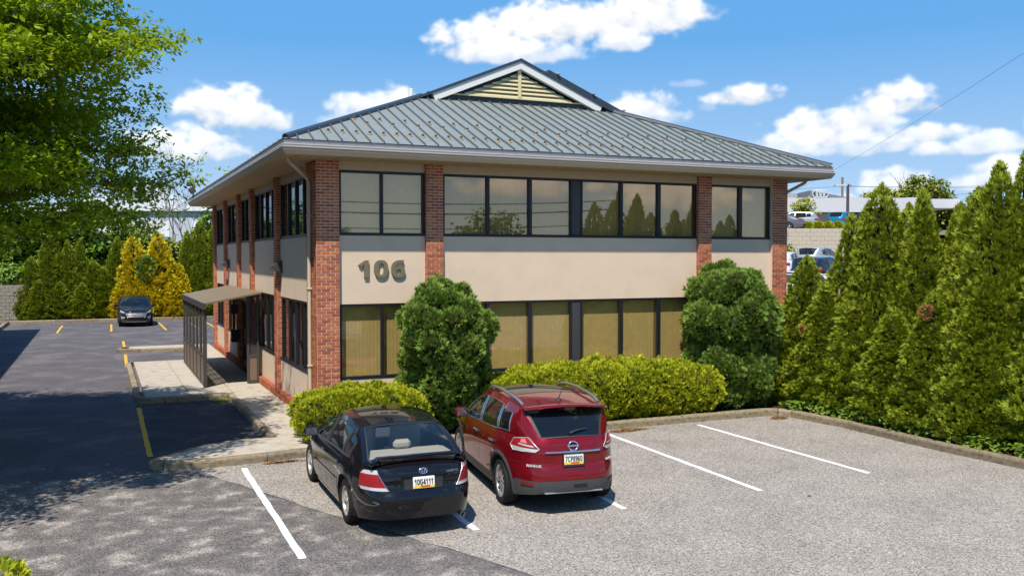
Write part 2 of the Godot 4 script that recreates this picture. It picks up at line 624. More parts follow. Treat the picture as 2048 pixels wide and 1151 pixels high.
	mat("black_plastic", 0.02, 0.02, 0.021, 0.6)
	mat("grey_plastic", 0.055, 0.055, 0.056, 0.65)
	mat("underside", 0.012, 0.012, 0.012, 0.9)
	mat("seat_cloth", 0.42, 0.40, 0.33, 0.9)
	mat("seat_dark", 0.05, 0.05, 0.055, 0.9)
	m = mat("lamp_red", 0.26, 0.003, 0.004, 0.3, 0.0, 0.2)
	m.clearcoat_enabled = true
	m.clearcoat = 1.0
	m = mat("lamp_clear", 0.62, 0.60, 0.58, 0.12, 0.35)
	m.clearcoat_enabled = true
	mat("lamp_dark", 0.14, 0.012, 0.016, 0.12)
	mat("lamp_amber", 0.55, 0.36, 0.12, 0.15)
	glass("car_glass", 0.02, 0.03, 0.032, 0.22)
	glass("car_glass_dark", 0.008, 0.010, 0.012, 0.82)
	mat("plate_white", 0.78, 0.78, 0.74, 0.5)
	mat("plate_yellow", 0.75, 0.52, 0.03, 0.5)
	mat("plate_red", 0.55, 0.05, 0.03, 0.5)
	mat("plate_ink", 0.01, 0.01, 0.012, 0.5)
	mat("white_badge", 0.75, 0.75, 0.75, 0.35, 0.3)
	# other buildings
	mat("warehouse_wall", 0.46, 0.50, 0.56, 0.6)
	mat("warehouse_white", 0.72, 0.74, 0.76, 0.6)
	mat("panel_white", 0.52, 0.53, 0.56, 0.45)
	mat("panel_grey", 0.30, 0.31, 0.32, 0.55)
	mat("panel_dark", 0.16, 0.165, 0.17, 0.6)
	mat("clay_wall", 0.40, 0.24, 0.15, 0.9)
	textured(mat("canopy_sheet", 0.21, 0.165, 0.105, 0.6, 0.0, 0.3), noise_tex(61, 0.02, [[0.0, gray(0.8)], [1.0, gray(1.0)]], 4, 256), 2.0)
	mat("screen_panel", 0.16, 0.115, 0.075, 0.6)
	glass("screen_glass", 0.04, 0.042, 0.05, 0.72, 0.05)
	glass("shop_glass", 0.05, 0.07, 0.07, 0.6, 0.1)
	mat("pole_wood", 0.17, 0.13, 0.10, 0.95)
	mat("pole_metal", 0.07, 0.055, 0.05, 0.6)
	mat("wire", 0.03, 0.03, 0.03, 0.7)
	mat("fence_wire", 0.42, 0.43, 0.43, 0.45, 0.5)


# ---------------------------------------------------------------- ground
func poly(pts: Array) -> PackedVector2Array:
	var p := PackedVector2Array()
	for k in range(0, pts.size(), 2):
		p.append(Vector2(pts[k], pts[k + 1]))
	return p


# a long stone along a path on the ground; every stone is a piece of its own
func kerb(called: String, path: Array, inward: float, step := 1.6, width := 0.15, top := 0.0, bottom := LOT - 0.1) -> Node3D:
	var k := Node3D.new()
	k.name = numbered(self, called)
	k.set_meta("kind", "structure")
	add_child(k, true)
	# walk the path, cut it into stones
	var run := PackedVector2Array()
	for q in path:
		run.append(q)
	var stone := PackedVector2Array([run[0]])
	var left := step
	var stones := []
	for q in range(1, run.size()):
		var a := run[q - 1]
		var b := run[q]
		var l := a.distance_to(b)
		var at := 0.0
		while l - at > left:
			at += left
			stone.append(a.lerp(b, at / l))
			stones.append(stone)
			stone = PackedVector2Array([a.lerp(b, at / l)])
			left = step * rng.randf_range(0.85, 1.15)
		left -= l - at
		stone.append(b)
	stones.append(stone)
	for st: PackedVector2Array in stones:
		if st.size() < 2 or st[0].distance_to(st[st.size() - 1]) < 0.02 and st.size() < 3:
			continue
		var rows := []
		var dy := rng.randf_range(-0.006, 0.006)
		for q in st.size():
			var t := (st[mini(q + 1, st.size() - 1)] - st[maxi(q - 1, 0)]).normalized()
			var o := Vector2(t.y, -t.x) * inward
			var p := st[q]
			if q == 0:
				p += t * 0.010
			if q == st.size() - 1:
				p -= t * 0.010
			var row := []
			# section: street face up to a rounded edge, top, back
			for s in [[0.0, bottom], [0.0, top - 0.045], [0.012, top - 0.014], [0.042, top], [width, top], [width, bottom]]:
				var w: Vector2 = p + o * float(s[0])
				row.append(Vector3(w.x, float(s[1]) + (dy if float(s[1]) > bottom else 0.0), w.y))
			rows.append(row)
		var sh := Shape.new()
		for q in rows.size() - 1:
			var mid: Vector3 = (rows[q][0] + rows[q][5] + rows[q + 1][0] + rows[q + 1][5]) * 0.25
			mid.y = (top + bottom) * 0.5
			for s in 5:
				var face_mid: Vector3 = (rows[q][s] + rows[q + 1][s + 1]) * 0.5
				sh.quad(rows[q][s], rows[q + 1][s], rows[q + 1][s + 1], rows[q][s + 1], face_mid - mid)
		for e in [0, rows.size() - 1]:
			var t3: Vector3 = (rows[1][0] - rows[0][0]) * (-1.0 if e == 0 else 1.0) if e == 0 else rows[-1][0] - rows[-2][0]
			for s in range(1, 5):
				sh.tri(rows[e][0], rows[e][s], rows[e][s + 1], t3)
		obj("kerb_stone", sh, mats[["kerb_concrete", "kerb_pale", "kerb_dark"][rng.randi() % 3]], k)
	return k


func line_mark(called: String, m: String, a: Vector2, b: Vector2, width: float, y: float, seed_ := 1) -> MeshInstance3D:
	# a hand-painted line: its edges waver a little
	var r := RandomNumberGenerator.new()
	r.seed = seed_
	var d := (b - a).normalized()
	var o := Vector2(-d.y, d.x) * width * 0.5
	var sh := Shape.new()
	var cuts := maxi(int(a.distance_to(b) / 0.25), 2)
	var last := []
	for k in cuts + 1:
		var p := a.lerp(b, float(k) / cuts) + o * r.randf_range(-0.15, 0.15)
		var w := r.randf_range(0.9, 1.08)
		var now := [Vector3(p.x + o.x * w, y, p.y + o.y * w), Vector3(p.x - o.x * w, y, p.y - o.y * w)]
		if k > 0:
			sh.quad(last[0], now[0], now[1], last[1], Vector3.UP)
		last = now
	return struct(called, sh, mats[m])


func rough_edge(pts: Array, amount: float, seed_: int, step := 0.35) -> PackedVector2Array:
	# the outline with its long straight edges made uneven
	var r := RandomNumberGenerator.new()
	r.seed = seed_
	var p := poly(pts)
	var out := PackedVector2Array()
	for k in p.size():
		var a := p[k]
		var b := p[(k + 1) % p.size()]
		var cuts := maxi(int(a.distance_to(b) / step), 1)
		if a.distance_to(b) > 40.0:
			cuts = 1
		for q in cuts:
			var w := a.lerp(b, float(q) / cuts)
			out.append(w + (Vector2(r.randf_range(-amount, amount), r.randf_range(-amount, amount)) if q > 0 else Vector2.ZERO))
	return out


func height_at(x: float, z: float) -> float:
	# flat round the building; the car lot to the right and the land behind stand higher
	var along := (x - 14.0) * 0.72 - (z + 1.0) * 0.70
	var lot := clampf((x - 14.6) / 4.0, 0.0, 1.0) * smoothstep(3.0, -4.0, z) if x > 14.6 else 0.0
	var h := lot * (1.55 + maxf(along - 5.0, 0.0) * 0.045)
	var back := smoothstep(-42.5, -58.0, z) * 2.6 + smoothstep(-58.0, -100.0, z) * 3.2
	return maxf(h, back * smoothstep(20.0, 6.0, x)) - 0.22


func make_ground() -> void:
	# the land, one sheet to the horizon
	var xs := []
	var zs := []
	for k in 61:
		var t := (k - 30) / 30.0
		xs.append(signf(t) * pow(absf(t), 2.2) * 700.0 + 8.0)
		zs.append(signf(t) * pow(absf(t), 2.2) * 700.0 - 12.0)
	for extra in [14.6, 16.6, 18.6, 20.0]:
		xs.append(extra)
	for extra in [-42.5, -46.0, -50.0, -54.0, -58.0]:
		zs.append(extra)
	xs.sort()
	zs.sort()
	var rows := []
	for z in zs:
		var row := []
		for x in xs:
			row.append(Vector3(x, height_at(x, z), z))
		rows.append(row)
	var land := Shape.new()
	land.grid(rows, Vector3.UP)
	struct("terrain", land, mats.grass_ground)
	# asphalt sheets, each a little above the one below
	var a := Shape.new()
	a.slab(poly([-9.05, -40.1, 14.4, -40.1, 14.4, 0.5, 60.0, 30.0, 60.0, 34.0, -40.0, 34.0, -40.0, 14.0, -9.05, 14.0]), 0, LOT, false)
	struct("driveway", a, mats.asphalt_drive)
	a = Shape.new()
	a.slab(rough_edge([-9.0, 1.9, -7.2, 2.6, -5.6, 2.1, -4.2, 2.3, -2.72, 2.30, -2.60, 2.75, -1.9, 4.5, -1.18, 6.27, 0.0, 8.8, 0.6, 10.3, 3.0, 16.0, 3.0, 24.0, -9.0, 24.0], 0.03, 5), 0, LOT + 0.004, false)
	struct("worn_paving", a, mats.asphalt_worn)
	a = Shape.new()
	a.slab(rough_edge([-2.70, 1.9, 11.0, 1.9, 11.0, 24.0, 3.02, 24.0, 3.02, 16.0, 0.62, 10.3, 0.02, 8.8, -1.16, 6.27, -1.88, 4.5, -2.58, 2.75], 0.03, 6), 0, LOT + 0.008, false)
	struct("parking_lot", a, mats.asphalt_pale)
	a = Shape.new()
	a.slab(poly([-3.45, -5.9, -0.9, -5.9, -0.9, 0.7, -3.4, 1.7]), 0, LOT + 0.004, false)
	struct("parking_bay", a, mats.asphalt_patch)
	# painted lines
	var n := 0
	for ln in [[-1.92, 2.62, -1.96, 8.1], [0.54, 2.5, 0.52, 7.88], [3.06, 2.4, 2.99, 7.79], [5.76, 2.35, 5.60, 7.79], [8.20, 2.45, 8.15, 7.6]]:
		line_mark("white_line", "white_line", Vector2(ln[0], ln[1]), Vector2(ln[2], ln[3]), 0.105, LOT + 0.012, 60 + n)
		n += 1
	for ln in [[-3.40, -5.4, -3.42, 0.9], [-3.36, -19.4, -3.42, -14.8], [-3.30, -25.7, -3.32, -20.5], [-6.25, -31.9, -6.17, -37.4], [-3.72, -31.9, -3.66, -37.5], [-1.06, -31.7, -1.10, -37.8], [1.5, -31.7, 1.45, -37.8], [4.0, -31.7, 4.0, -37.8]]:
		line_mark("yellow_line", "yellow_line", Vector2(ln[0], ln[1]), Vector2(ln[2], ln[3]), 0.105, LOT + 0.010, 80 + n)
		n += 1
	# pavement along the side of the building, cut into bays by joints
	var pave := Node3D.new()
	pave.name = "pavement"
	pave.set_meta("kind", "structure")
	add_child(pave)
	var zz := [1.95, 0.55, -1.6, -3.7, -6.05, -7.6, -9.7, -11.8, -13.9, -15.4, -17.5, -19.6, -21.2]
	for k in zz.size() - 1:
		var s := Shape.new()
		s.slab(poly([-0.97, zz[k] - 0.006, -0.02, zz[k] - 0.006, -0.02, zz[k + 1] + 0.006, -0.97, zz[k + 1] + 0.006]), -0.2, 0.0)
		obj("paving_slab", s, mats.concrete, pave)
	zz = [-6.2, -8.4, -10.7, -12.9, -15.15]
	for k in zz.size() - 1:
		for c in [[-3.2, -2.1], [-2.1, -0.98]]:
			var s := Shape.new()
			s.slab(poly([c[0] + 0.006, zz[k] - 0.006, c[1] - 0.006, zz[k] - 0.006, c[1] - 0.006, zz[k + 1] + 0.006, c[0] + 0.006, zz[k + 1] + 0.006]), -0.2, 0.0)
			obj("paving_slab", s, mats.concrete, pave)
	# tongue of the front island
	var s2 := Shape.new()
	s2.slab(poly([-0.975, 0.68, -0.975, 2.0, -1.6, 2.08, -2.4, 2.15, -2.9, 2.12, -3.15, 2.02, -3.3, 1.86, -3.27, 1.75, -3.1, 1.62, -2.5, 1.0, -2.0, 0.78, -1.5, 0.68]), -0.2, 0.002)
	obj("paving_slab", s2, mats.concrete, pave)
	s2 = Shape.new()
	s2.slab(poly([-3.15, -21.2, -2.9, -21.35, -1.0, -21.35, -1.0, -20.2, -3.0, -20.2, -3.2, -20.5]), -0.2, 0.0)
	obj("paving_slab", s2, mats.concrete, pave)
	# kerbs
	var arc := func(cx: float, cz: float, r: float, a0: float, a1: float) -> Array:
		var out := []
		for q in 7:
			var t := deg_to_rad(lerpf(a0, a1, q / 6.0))
			out.append(Vector2(cx + cos(t) * r, cz + sin(t) * r))
		return out
	# round the middle island: from the wall corner out, along the drive, back in
	kerb("kerb", [Vector2(-1.12, -6.02), Vector2(-2.9, -6.02)] + arc.call(-2.95, -6.52, 0.5, 90.0, 180.0) + [Vector2(-3.45, -14.9)] + arc.call(-3.1, -14.95, 0.35, 180.0, 270.0) + [Vector2(-1.12, -15.3)], -1.0)
	kerb("kerb", [Vector2(-1.12, 0.55), Vector2(-1.12, -6.0)], -1.0, 1.5)
	kerb("kerb", [Vector2(-1.12, -15.32), Vector2(-1.12, -20.05)], -1.0, 2.0)
	# the front island and along the front bed
	kerb("kerb", [Vector2(-1.14, 0.53), Vector2(-1.5, 0.52), Vector2(-2.0, 0.61), Vector2(-2.5, 0.83), Vector2(-3.1, 1.46), Vector2(-3.42, 1.72), Vector2(-3.5, 1.92), Vector2(-3.38, 2.12), Vector2(-3.1, 2.26), Vector2(-2.75, 2.33), Vector2(-2.4, 2.36), Vector2(-1.6, 2.28), Vector2(-0.96, 2.18), Vector2(0.0, 2.14)], 1.0, 1.7, 0.17, 0.004)
	kerb("kerb", [Vector2(0.0, 2.14), Vector2(5.9, 2.1), Vector2(10.3, 2.16)] + arc.call(10.3, 2.66, 0.5, 270.0, 350.0), 1.0, 2.6, 0.17, 0.02)
	kerb("kerb", [Vector2(10.80, 2.56), Vector2(10.95, 4.1), Vector2(10.85, 6.7), Vector2(10.95, 8.6), Vector2(11.0, 14.0)], 1.0, 1.7, 0.17, 0.02)
	kerb("kerb", [Vector2(-1.0, -20.05), Vector2(-2.9, -20.02)] + arc.call(-3.0, -20.7, 0.65, 90.0, 270.0) + [Vector2(-1.0, -21.38)], -1.0, 1.8, 0.15, 0.004)
	kerb("kerb", [Vector2(-9.0, -40.0), Vector2(14.0, -40.0)], 1.0, 2.4, 0.18, 0.03)
	kerb("kerb", [Vector2(-9.0, -40.0), Vector2(-9.0, 1.0)], -1.0, 2.4, 0.18, 0.03)
	# planting beds
	var bed := Shape.new()
	bed.slab(poly([0.0, 0.02, 12.9, 0.02, 14.3, 0.02, 14.3, 14.0, 11.16, 14.0, 11.1, 8.6, 11.0, 6.7, 11.1, 4.1, 10.95, 2.5, 10.7, 2.0, 5.9, 1.94, 0.0, 1.98]), -0.2, -0.04)
	struct("planting_bed", bed, mats.mulch)
	bed = Shape.new()
	bed.slab(poly([-9.0, -40.2, 14.0, -40.2, 14.0, -44.0, -9.0, -44.0]), -0.2, -0.02)
	struct("planting_bed", bed, mats.earth)


# ---------------------------------------------------------------- the office building
const UP_TOP := 5.60        # windows: top and bottom of each storey
const UP_LOW := 4.17
const DOWN_TOP := 2.66
const DOWN_LOW := 1.00
const FRAME := 0.055

var brick_full: ArrayMesh
var brick_half: ArrayMesh
var bricks_made := 0


func brick_color(r: RandomNumberGenerator) -> Color:
	var bc := [Color(0.52, 0.18, 0.085), Color(0.43, 0.14, 0.07), Color(0.56, 0.215, 0.105), Color(0.36, 0.11, 0.062), Color(0.48, 0.165, 0.085)]
	return bc[r.randi() % 5]


# one face of a pillar laid in running bond; the first `single` courses from the top are separate bricks
func brick_face(parent: Node3D, joined: Shape, origin: Vector3, right: Vector3, out: Vector3, width: float, y0: float, y1: float, single: int, r: RandomNumberGenerator) -> void:
	var unit := 0.2032
	var depth := 0.05
	var courses := int(round((y1 - y0) / COURSE))
	for c in courses:
		var y := y1 - (c + 0.5) * COURSE
		var x := 0.0
		var first := unit * (0.5 if c % 2 else 1.0)
		var step := first
		while x < width - 0.02:
			var w := minf(step, width - x)
			var size := Vector3(w - 0.0125, COURSE - 0.0135, depth)
			var at := origin + right * (x + w * 0.5) + Vector3.UP * y + out * (0.004 - depth * 0.5 + r.randf_range(-0.0015, 0.0015))
			var turn := Basis(right, Vector3.UP, out)
			if c < single:
				var full: bool = absf(w - unit) < 0.001
				var o := MeshInstance3D.new()
				o.name = numbered(parent, "brick")
				o.mesh = brick_full if full else brick_half
				o.material_override = mats["brick_%d" % (r.randi() % 5)]
				parent.add_child(o, true)
				o.transform = Transform3D(turn.scaled_local(Vector3(1.0 if full else size.x / (unit * 0.5 - 0.0125), 1, 1)), at)
				bricks_made += 1
			else:
				var n0 := joined.v.size()
				joined.box(at, size, turn)
				var k := brick_color(r)
				for q in joined.v.size() - n0:
					joined.c.append(k)
			x += step
			step = unit


func brick_pillar(parent: Node3D, x0: float, x1: float, z0: float, z1: float, faces: Array, single: int, seed_: int, y0 := -0.12) -> void:
	var r := RandomNumberGenerator.new()
	r.seed = seed_
	var p := group_part("brick_pillar", parent)
	var core := Shape.new()
	core.span(Vector3(x0 + 0.004, y0, z0 + 0.004), Vector3(x1 - 0.004, SOFFIT + 0.02, z1 - 0.004))
	obj("mortar", core, mats.mortar, p)
	var joined := Shape.new()
	for f in faces:
		match f:
			"front": brick_face(p, joined, Vector3(x0, 0, z1), Vector3.RIGHT, Vector3.BACK, x1 - x0, y0, SOFFIT, single, r)
			"left": brick_face(p, joined, Vector3(x0, 0, z0), Vector3.BACK, Vector3.LEFT, z1 - z0, y0, SOFFIT, 0, r)
			"right": brick_face(p, joined, Vector3(x1, 0, z1), Vector3.FORWARD, Vector3.RIGHT, z1 - z0, y0, SOFFIT, 0, r)
			"back": brick_face(p, joined, Vector3(x1, 0, z0), Vector3.LEFT, Vector3.FORWARD, x1 - x0, y0, SOFFIT, 0, r)
	if joined.v.size():
		stuff(obj("brickwork", joined, mats.brickwork, p))


# a strip of windows in a wall; axis "x" for the front (facing +z at z = face), "z" for the side (facing -x at x = face)
# cuts: positions of the lights' edges as pairs; solid: pairs that are filled with a dark panel
func window_strip(parent: Node3D, side: bool, face: float, a: float, b: float, y0: float, y1: float, lights: Array, solid: Array, blinds: int, seed_: int, g: String) -> void:
	var r := RandomNumberGenerator.new()
	r.seed = seed_
	var w := group_part("window", parent)
	# p(along, y, depth): depth is measured out of the wall
	var p := func(t: float, y: float, d: float) -> Vector3:
		return Vector3(face - d, y, t) if side else Vector3(t, y, face + d)
	var bar := func(called: String, t0: float, t1: float, ya: float, yb: float, d0: float, d1: float, m: String) -> void:
		var s := Shape.new()
		var lo: Vector3 = p.call(t0, ya, d0)
		var hi: Vector3 = p.call(t1, yb, d1)
		s.soft((lo + hi) * 0.5, (hi - lo).abs(), 0.006)
		obj(called, s, mats[m], w)
	bar.call("frame", a, b, y1 - FRAME, y1, -0.10, -0.012, "bronze_frame")
	bar.call("sill", a, b, y0, y0 + FRAME + 0.01, -0.10, 0.015, "bronze_frame")
	var edges := [a]
	for l in lights:
		edges.append(l[0])
		edges.append(l[1])
	edges.append(b)
	for k in range(0, edges.size(), 2):
		var t0: float = edges[k]
		var t1: float = edges[k + 1]
		var is_solid := false
		for q in solid:
			if t0 < q and q < t1:
				is_solid = true
		if is_solid:
			bar.call("mullion", t0, t0 + 0.05, y0 + FRAME + 0.011, y1 - FRAME - 0.001, -0.10, -0.012, "bronze_frame")
			bar.call("mullion", t1 - 0.05, t1, y0 + FRAME + 0.011, y1 - FRAME - 0.001, -0.10, -0.012, "bronze_frame")
			bar.call("infill_panel", t0 + 0.051, t1 - 0.051, y0 + FRAME + 0.011, y1 - FRAME - 0.001, -0.10, -0.028, "bronze_panel")
		else:
			bar.call("mullion", t0, t1, y0 + FRAME + 0.011, y1 - FRAME - 0.001, -0.10, -0.02 if side else -0.012, "bronze_frame")
	for l in lights:
		var t0: float = l[0]
		var t1: float = l[1]
		var s := Shape.new()
		var q := [p.call(t0 - 0.01, y0 + FRAME, -0.07), p.call(t1 + 0.01, y0 + FRAME, -0.07), p.call(t1 + 0.01, y1 - FRAME, -0.07), p.call(t0 - 0.01, y1 - FRAME, -0.07)]
		s.quad(q[0], q[1], q[2], q[3], Vector3.LEFT if side else Vector3.BACK)
		obj("pane", s, mats[g], w)
		if blinds:
			# vertical blinds: narrow vanes hung side by side, each turned a little
			var open := 0.08 if blinds == 1 else r.randf_range(0.7, 1.0)
			var vane := 0.089
			var t := t0 - 0.02
			while t < t1 + 0.03:
				var v := Shape.new()
				var turn := open + r.randf_range(-0.05, 0.05)
				var c: Vector3 = p.call(t, (y0 + y1) * 0.5, -0.17)
				var half := Vector3(cos(turn), 0, sin(turn)) * vane * 0.53
				var rows := []
				for e in [-1.0, -0.33, 0.33, 1.0]:
					var bow = (1.0 - e * e) * 0.006
					rows.append([c + half * e + Vector3(0, y0 - c.y - 0.02, bow), c + half * e + Vector3(0, y1 - c.y, bow)])
				v.grid(rows, Vector3.BACK)
				obj("blind_vane", v, mats.blind, w)
				t += vane * 0.93


func wall_panel(parent: Node3D, a: Vector3, b: Vector3, m := "stucco") -> void:
	var s := Shape.new()
	s.span(a, b)
	obj("wall_panel", s, mats[m], parent)


func make_building() -> void:
	var bf := Shape.new()
	bf.soft(Vector3.ZERO, Vector3(0.2032 - 0.0125, COURSE - 0.0135, 0.05), 0.003)
	brick_full = bf.mesh()
	bf = Shape.new()
	bf.soft(Vector3.ZERO, Vector3(0.1016 - 0.0125, COURSE - 0.0135, 0.05), 0.003)
	brick_half = bf.mesh()
	var b := thing("office_building", Vector3.ZERO, 0.0, "two-storey beige stucco office building with brick pillars and grey metal roof", "building")
	# pillars: corner, two on the front, far corner
	brick_pillar(b, 0.0, 0.508, -1.0, 0.0, ["front", "left"], 78, 11)
	brick_pillar(b, 2.50, 2.906, -0.4, 0.0, ["front", "left"], 27, 12)
	brick_pillar(b, 9.95, 10.356, -0.4, 0.0, ["front", "left"], 0, 13)
	brick_pillar(b, W - 0.508, W, -1.0, 0.0, ["front", "right"], 0, 14)
	var side := [[-5.256, -4.85], [-9.606, -9.2], [-12.506, -12.1], [-16.056, -15.65], [-D, -19.08]]
	for k in side.size():
		brick_pillar(b, 0.0, 0.4, side[k][0], side[k][1], ["front", "left"], 0, 15 + k)
	for k in 4:
		brick_pillar(b, W - 0.4, W, -5.2 - k * 4.8, -4.8 - k * 4.8, ["front", "right"], 0, 30 + k)
	# front wall
	var bays := [[0.508, 2.50], [2.906, 9.95], [10.356, W - 0.508]]
	for y in bays:
		wall_panel(b, Vector3(y[0], -0.12, -0.30), Vector3(y[1], DOWN_LOW, -0.10))
		wall_panel(b, Vector3(y[0], DOWN_TOP, -0.30), Vector3(y[1], UP_LOW, -0.10))
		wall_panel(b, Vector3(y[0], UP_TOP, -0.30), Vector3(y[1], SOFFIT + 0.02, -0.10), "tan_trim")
	var lights := [
		[[0.575, 1.46], [1.525, 2.44]],
		[[2.98, 4.02], [4.10, 5.11], [5.20, 6.24], [6.58, 7.64], [7.73, 8.75], [8.85, 9.88]],
		[[10.44, 11.32], [11.43, 12.30]]]
	for k in 3:
		window_strip(b, false, -0.10, bays[k][0], bays[k][1], UP_LOW, UP_TOP, lights[k], [6.41], 1 if k != 1 else 2, 40 + k, "window_glass")
		window_strip(b, false, -0.10, bays[k][0], bays[k][1], DOWN_LOW, DOWN_TOP, lights[k], [6.41], 1, 50 + k, "window_glass")
	# side wall (faces -x)
	var zs := [[-4.85, -1.0], [-9.2, -5.256], [-12.1, -9.606], [-15.65, -12.506], [-19.08, -16.056]]
	for k in zs.size():
		var z0: float = zs[k][0]
		var z1: float = zs[k][1]
		wall_panel(b, Vector3(0.10, UP_TOP, z0), Vector3(0.30, SOFFIT + 0.02, z1), "tan_trim")
		wall_panel(b, Vector3(0.10, DOWN_TOP, z0), Vector3(0.30, UP_LOW, z1))
		var n: int = [4, 4, 3, 3, 3][k]
		var ls := []
		var width := (z1 - z0 - 0.1) / n
		for q in n:
			ls.append([z0 + 0.05 + q * width + 0.035, z0 + 0.05 + (q + 1) * width - 0.035])
		window_strip(b, true, 0.10, z0, z1, UP_LOW, UP_TOP, ls, [], 0, 60 + k, "side_glass")
		if k == 2:
			continue
		wall_panel(b, Vector3(0.10, -0.12, z0), Vector3(0.30, DOWN_LOW, z1))
		window_strip(b, true, 0.10, z0, z1, DOWN_LOW, DOWN_TOP, ls, [], 0, 70 + k, "side_glass")
	# brick plinth along the side, its stretchers laid as pieces
	var r := RandomNumberGenerator.new()
	r.seed = 91
	var plinth := group_part("brick_plinth", b)
	var core := Shape.new()
	core.span(Vector3(-0.016, -0.12, -9.2), Vector3(0.12, 0.20, -1.0))
	core.span(Vector3(-0.016, -0.12, -19.08), Vector3(0.12, 0.20, -12.506))
	obj("mortar", core, mats.brick_3, plinth)
	var joined := Shape.new()
	brick_face(plinth, joined, Vector3(-0.02, 0, -9.2), Vector3.BACK, Vector3.LEFT, 8.2, -0.003, 0.20, 0, r)
	brick_face(plinth, joined, Vector3(-0.02, 0, -19.08), Vector3.BACK, Vector3.LEFT, 6.57, -0.003, 0.20, 0, r)
	stuff(obj("brickwork", joined, mats.brickwork, plinth))
	# glazed entrance doors in the third bay
	var door := group_part("door", b)
	for z in [[-10.83, -9.62], [-12.09, -10.87]]:
		var s := Shape.new()
		for e in [[z[0], z[0] + 0.09, 0.02, 2.25], [z[1] - 0.09, z[1], 0.02, 2.25], [z[0] + 0.091, z[1] - 0.091, 0.02, 0.28], [z[0] + 0.091, z[1] - 0.091, 2.13, 2.25], [z[0] + 0.091, z[1] - 0.091, 1.0, 1.06]]:
			s.span(Vector3(0.12, e[2], e[0]), Vector3(0.17, e[3], e[1]))
		obj("door_frame", s, mats.bronze_frame, door)
		s = Shape.new()
		s.quad(Vector3(0.145, 0.28, z[0] + 0.09), Vector3(0.145, 0.28, z[1] - 0.09), Vector3(0.145, 2.13, z[1] - 0.09), Vector3(0.145, 2.13, z[0] + 0.09), Vector3.LEFT)
		obj("pane", s, mats.side_glass, door)
		s = Shape.new()
		s.tube([Vector3(0.05, 0.85, z[1] - 0.15), Vector3(0.05, 1.35, z[1] - 0.15)], 0.014)
		obj("door_handle", s, mats.chrome, door)
	var tr := Shape.new()
	tr.span(Vector3(0.12, 2.26, -12.1), Vector3(0.17, DOWN_TOP, -9.606))
	obj("transom", tr, mats.bronze_panel, door)
	# the other two walls
	wall_panel(b, Vector3(W - 0.30, -0.12, -D), Vector3(W - 0.10, SOFFIT + 0.02, -1.0))
	wall_panel(b, Vector3(0.41, -0.12, -D), Vector3(W - 0.01, SOFFIT + 0.02, -D + 0.2))
	# floors and the rooms behind the glass
	var fl := Shape.new()
	fl.span(Vector3(0.31, -0.10, -D + 0.21), Vector3(W - 0.31, 0.0, -0.31))
	fl.span(Vector3(0.31, 2.75, -D + 0.21), Vector3(W - 0.31, 3.15, -0.31))
	fl.span(Vector3(0.31, 5.66, -D + 0.21), Vector3(W - 0.31, 5.76, -0.31))
	obj("floor_slab", fl, mats.room, b)
	fl = Shape.new()
	fl.span(Vector3(0.4, 0.0, -4.6), Vector3(W - 0.4, 2.74, -4.5))
	fl.span(Vector3(0.4, 3.16, -4.6), Vector3(W - 0.4, 5.65, -4.5))
	fl.span(Vector3(3.9, 0.0, -D + 0.3), Vector3(4.0, 2.74, -4.7))
	fl.span(Vector3(3.9, 3.16, -D + 0.3), Vector3(4.0, 5.65, -4.7))
	obj("inner_wall", fl, mats.room, b)
	# house number
	var num := group_part("house_number", b)
	var font := SystemFont.new()
	font.font_names = PackedStringArray(["Droid Sans"])
	font.font_weight = 700
	var xs := [1.085, 1.455, 1.84]
	for k in 3:
		var t := TextMesh.new()
		t.text = ["1", "0", "6"][k]
		t.font = font
		t.font_size = 64
		t.pixel_size = 0.0084
		t.depth = 0.05
		var o := obj("digit", t, mats.number, num)
		o.position = Vector3(xs[k], 3.42, -0.072)
		o.scale = Vector3(1.22, 1.0, 1.0)
	# lamps on the side wall
	for z in [-4.72, -15.2]:
		var lamp := group_part("wall_light", b)
		var s := Shape.new()
		for q in [-1.0, 1.0]:
			s.quad(Vector3(0.10, 3.30, z + q * 0.16), Vector3(-0.08, 3.34, z + q * 0.16), Vector3(-0.20, 3.44, z + q * 0.16), Vector3(0.10, 3.62, z + q * 0.16), Vector3(0, 0, q))
		s.quad(Vector3(0.10, 3.62, z - 0.16), Vector3(0.10, 3.62, z + 0.16), Vector3(-0.20, 3.44, z + 0.16), Vector3(-0.20, 3.44, z - 0.16), Vector3(-1, 1, 0))
		obj("housing", s, mats.bronze_light, lamp)
		s = Shape.new()
		s.quad(Vector3(-0.20, 3.438, z - 0.155), Vector3(-0.20, 3.438, z + 0.155), Vector3(-0.078, 3.338, z + 0.155), Vector3(-0.078, 3.338, z - 0.155), Vector3(-1, -1, 0))
		obj("lens", s, mats.tan_trim, lamp)
	# downspouts
	for q in [[-0.05, -0.50, 1.0], [W + 0.05, -0.35, -1.0]]:
		var ds := group_part("downspout", b)
		var s := Shape.new()
		var x: float = q[0]
		var z: float = q[1]
		var path := [Vector3(x - q[2] * 0.55, SOFFIT + 0.02, z + 0.95 * 0.45), Vector3(x - q[2] * 0.5, SOFFIT - 0.06, z + 0.4), Vector3(x - q[2] * 0.06, SOFFIT - 0.36, z + 0.06), Vector3(x, SOFFIT - 0.47, z), Vector3(x, 3.0, z), Vector3(x, 0.08, z)]
		s.tube(path, 0.043, 10)
		obj("pipe", s, mats.downspout, ds)
		for y in [4.6, 3.0, 1.3]:
			s = Shape.new()
			s.soft(Vector3(x, y, z), Vector3(0.105, 0.035, 0.12), 0.005)
			obj("strap", s, mats.downspout, ds)
	make_roof(b)


func roof_y(x: float, z: float) -> float:
	# height of the roof sheet: two long slopes and a hip at each end
	var d := minf(minf(x + OVER, W + OVER - x), minf(OVER - z, z + D + OVER))
	return EAVE + PITCH * d


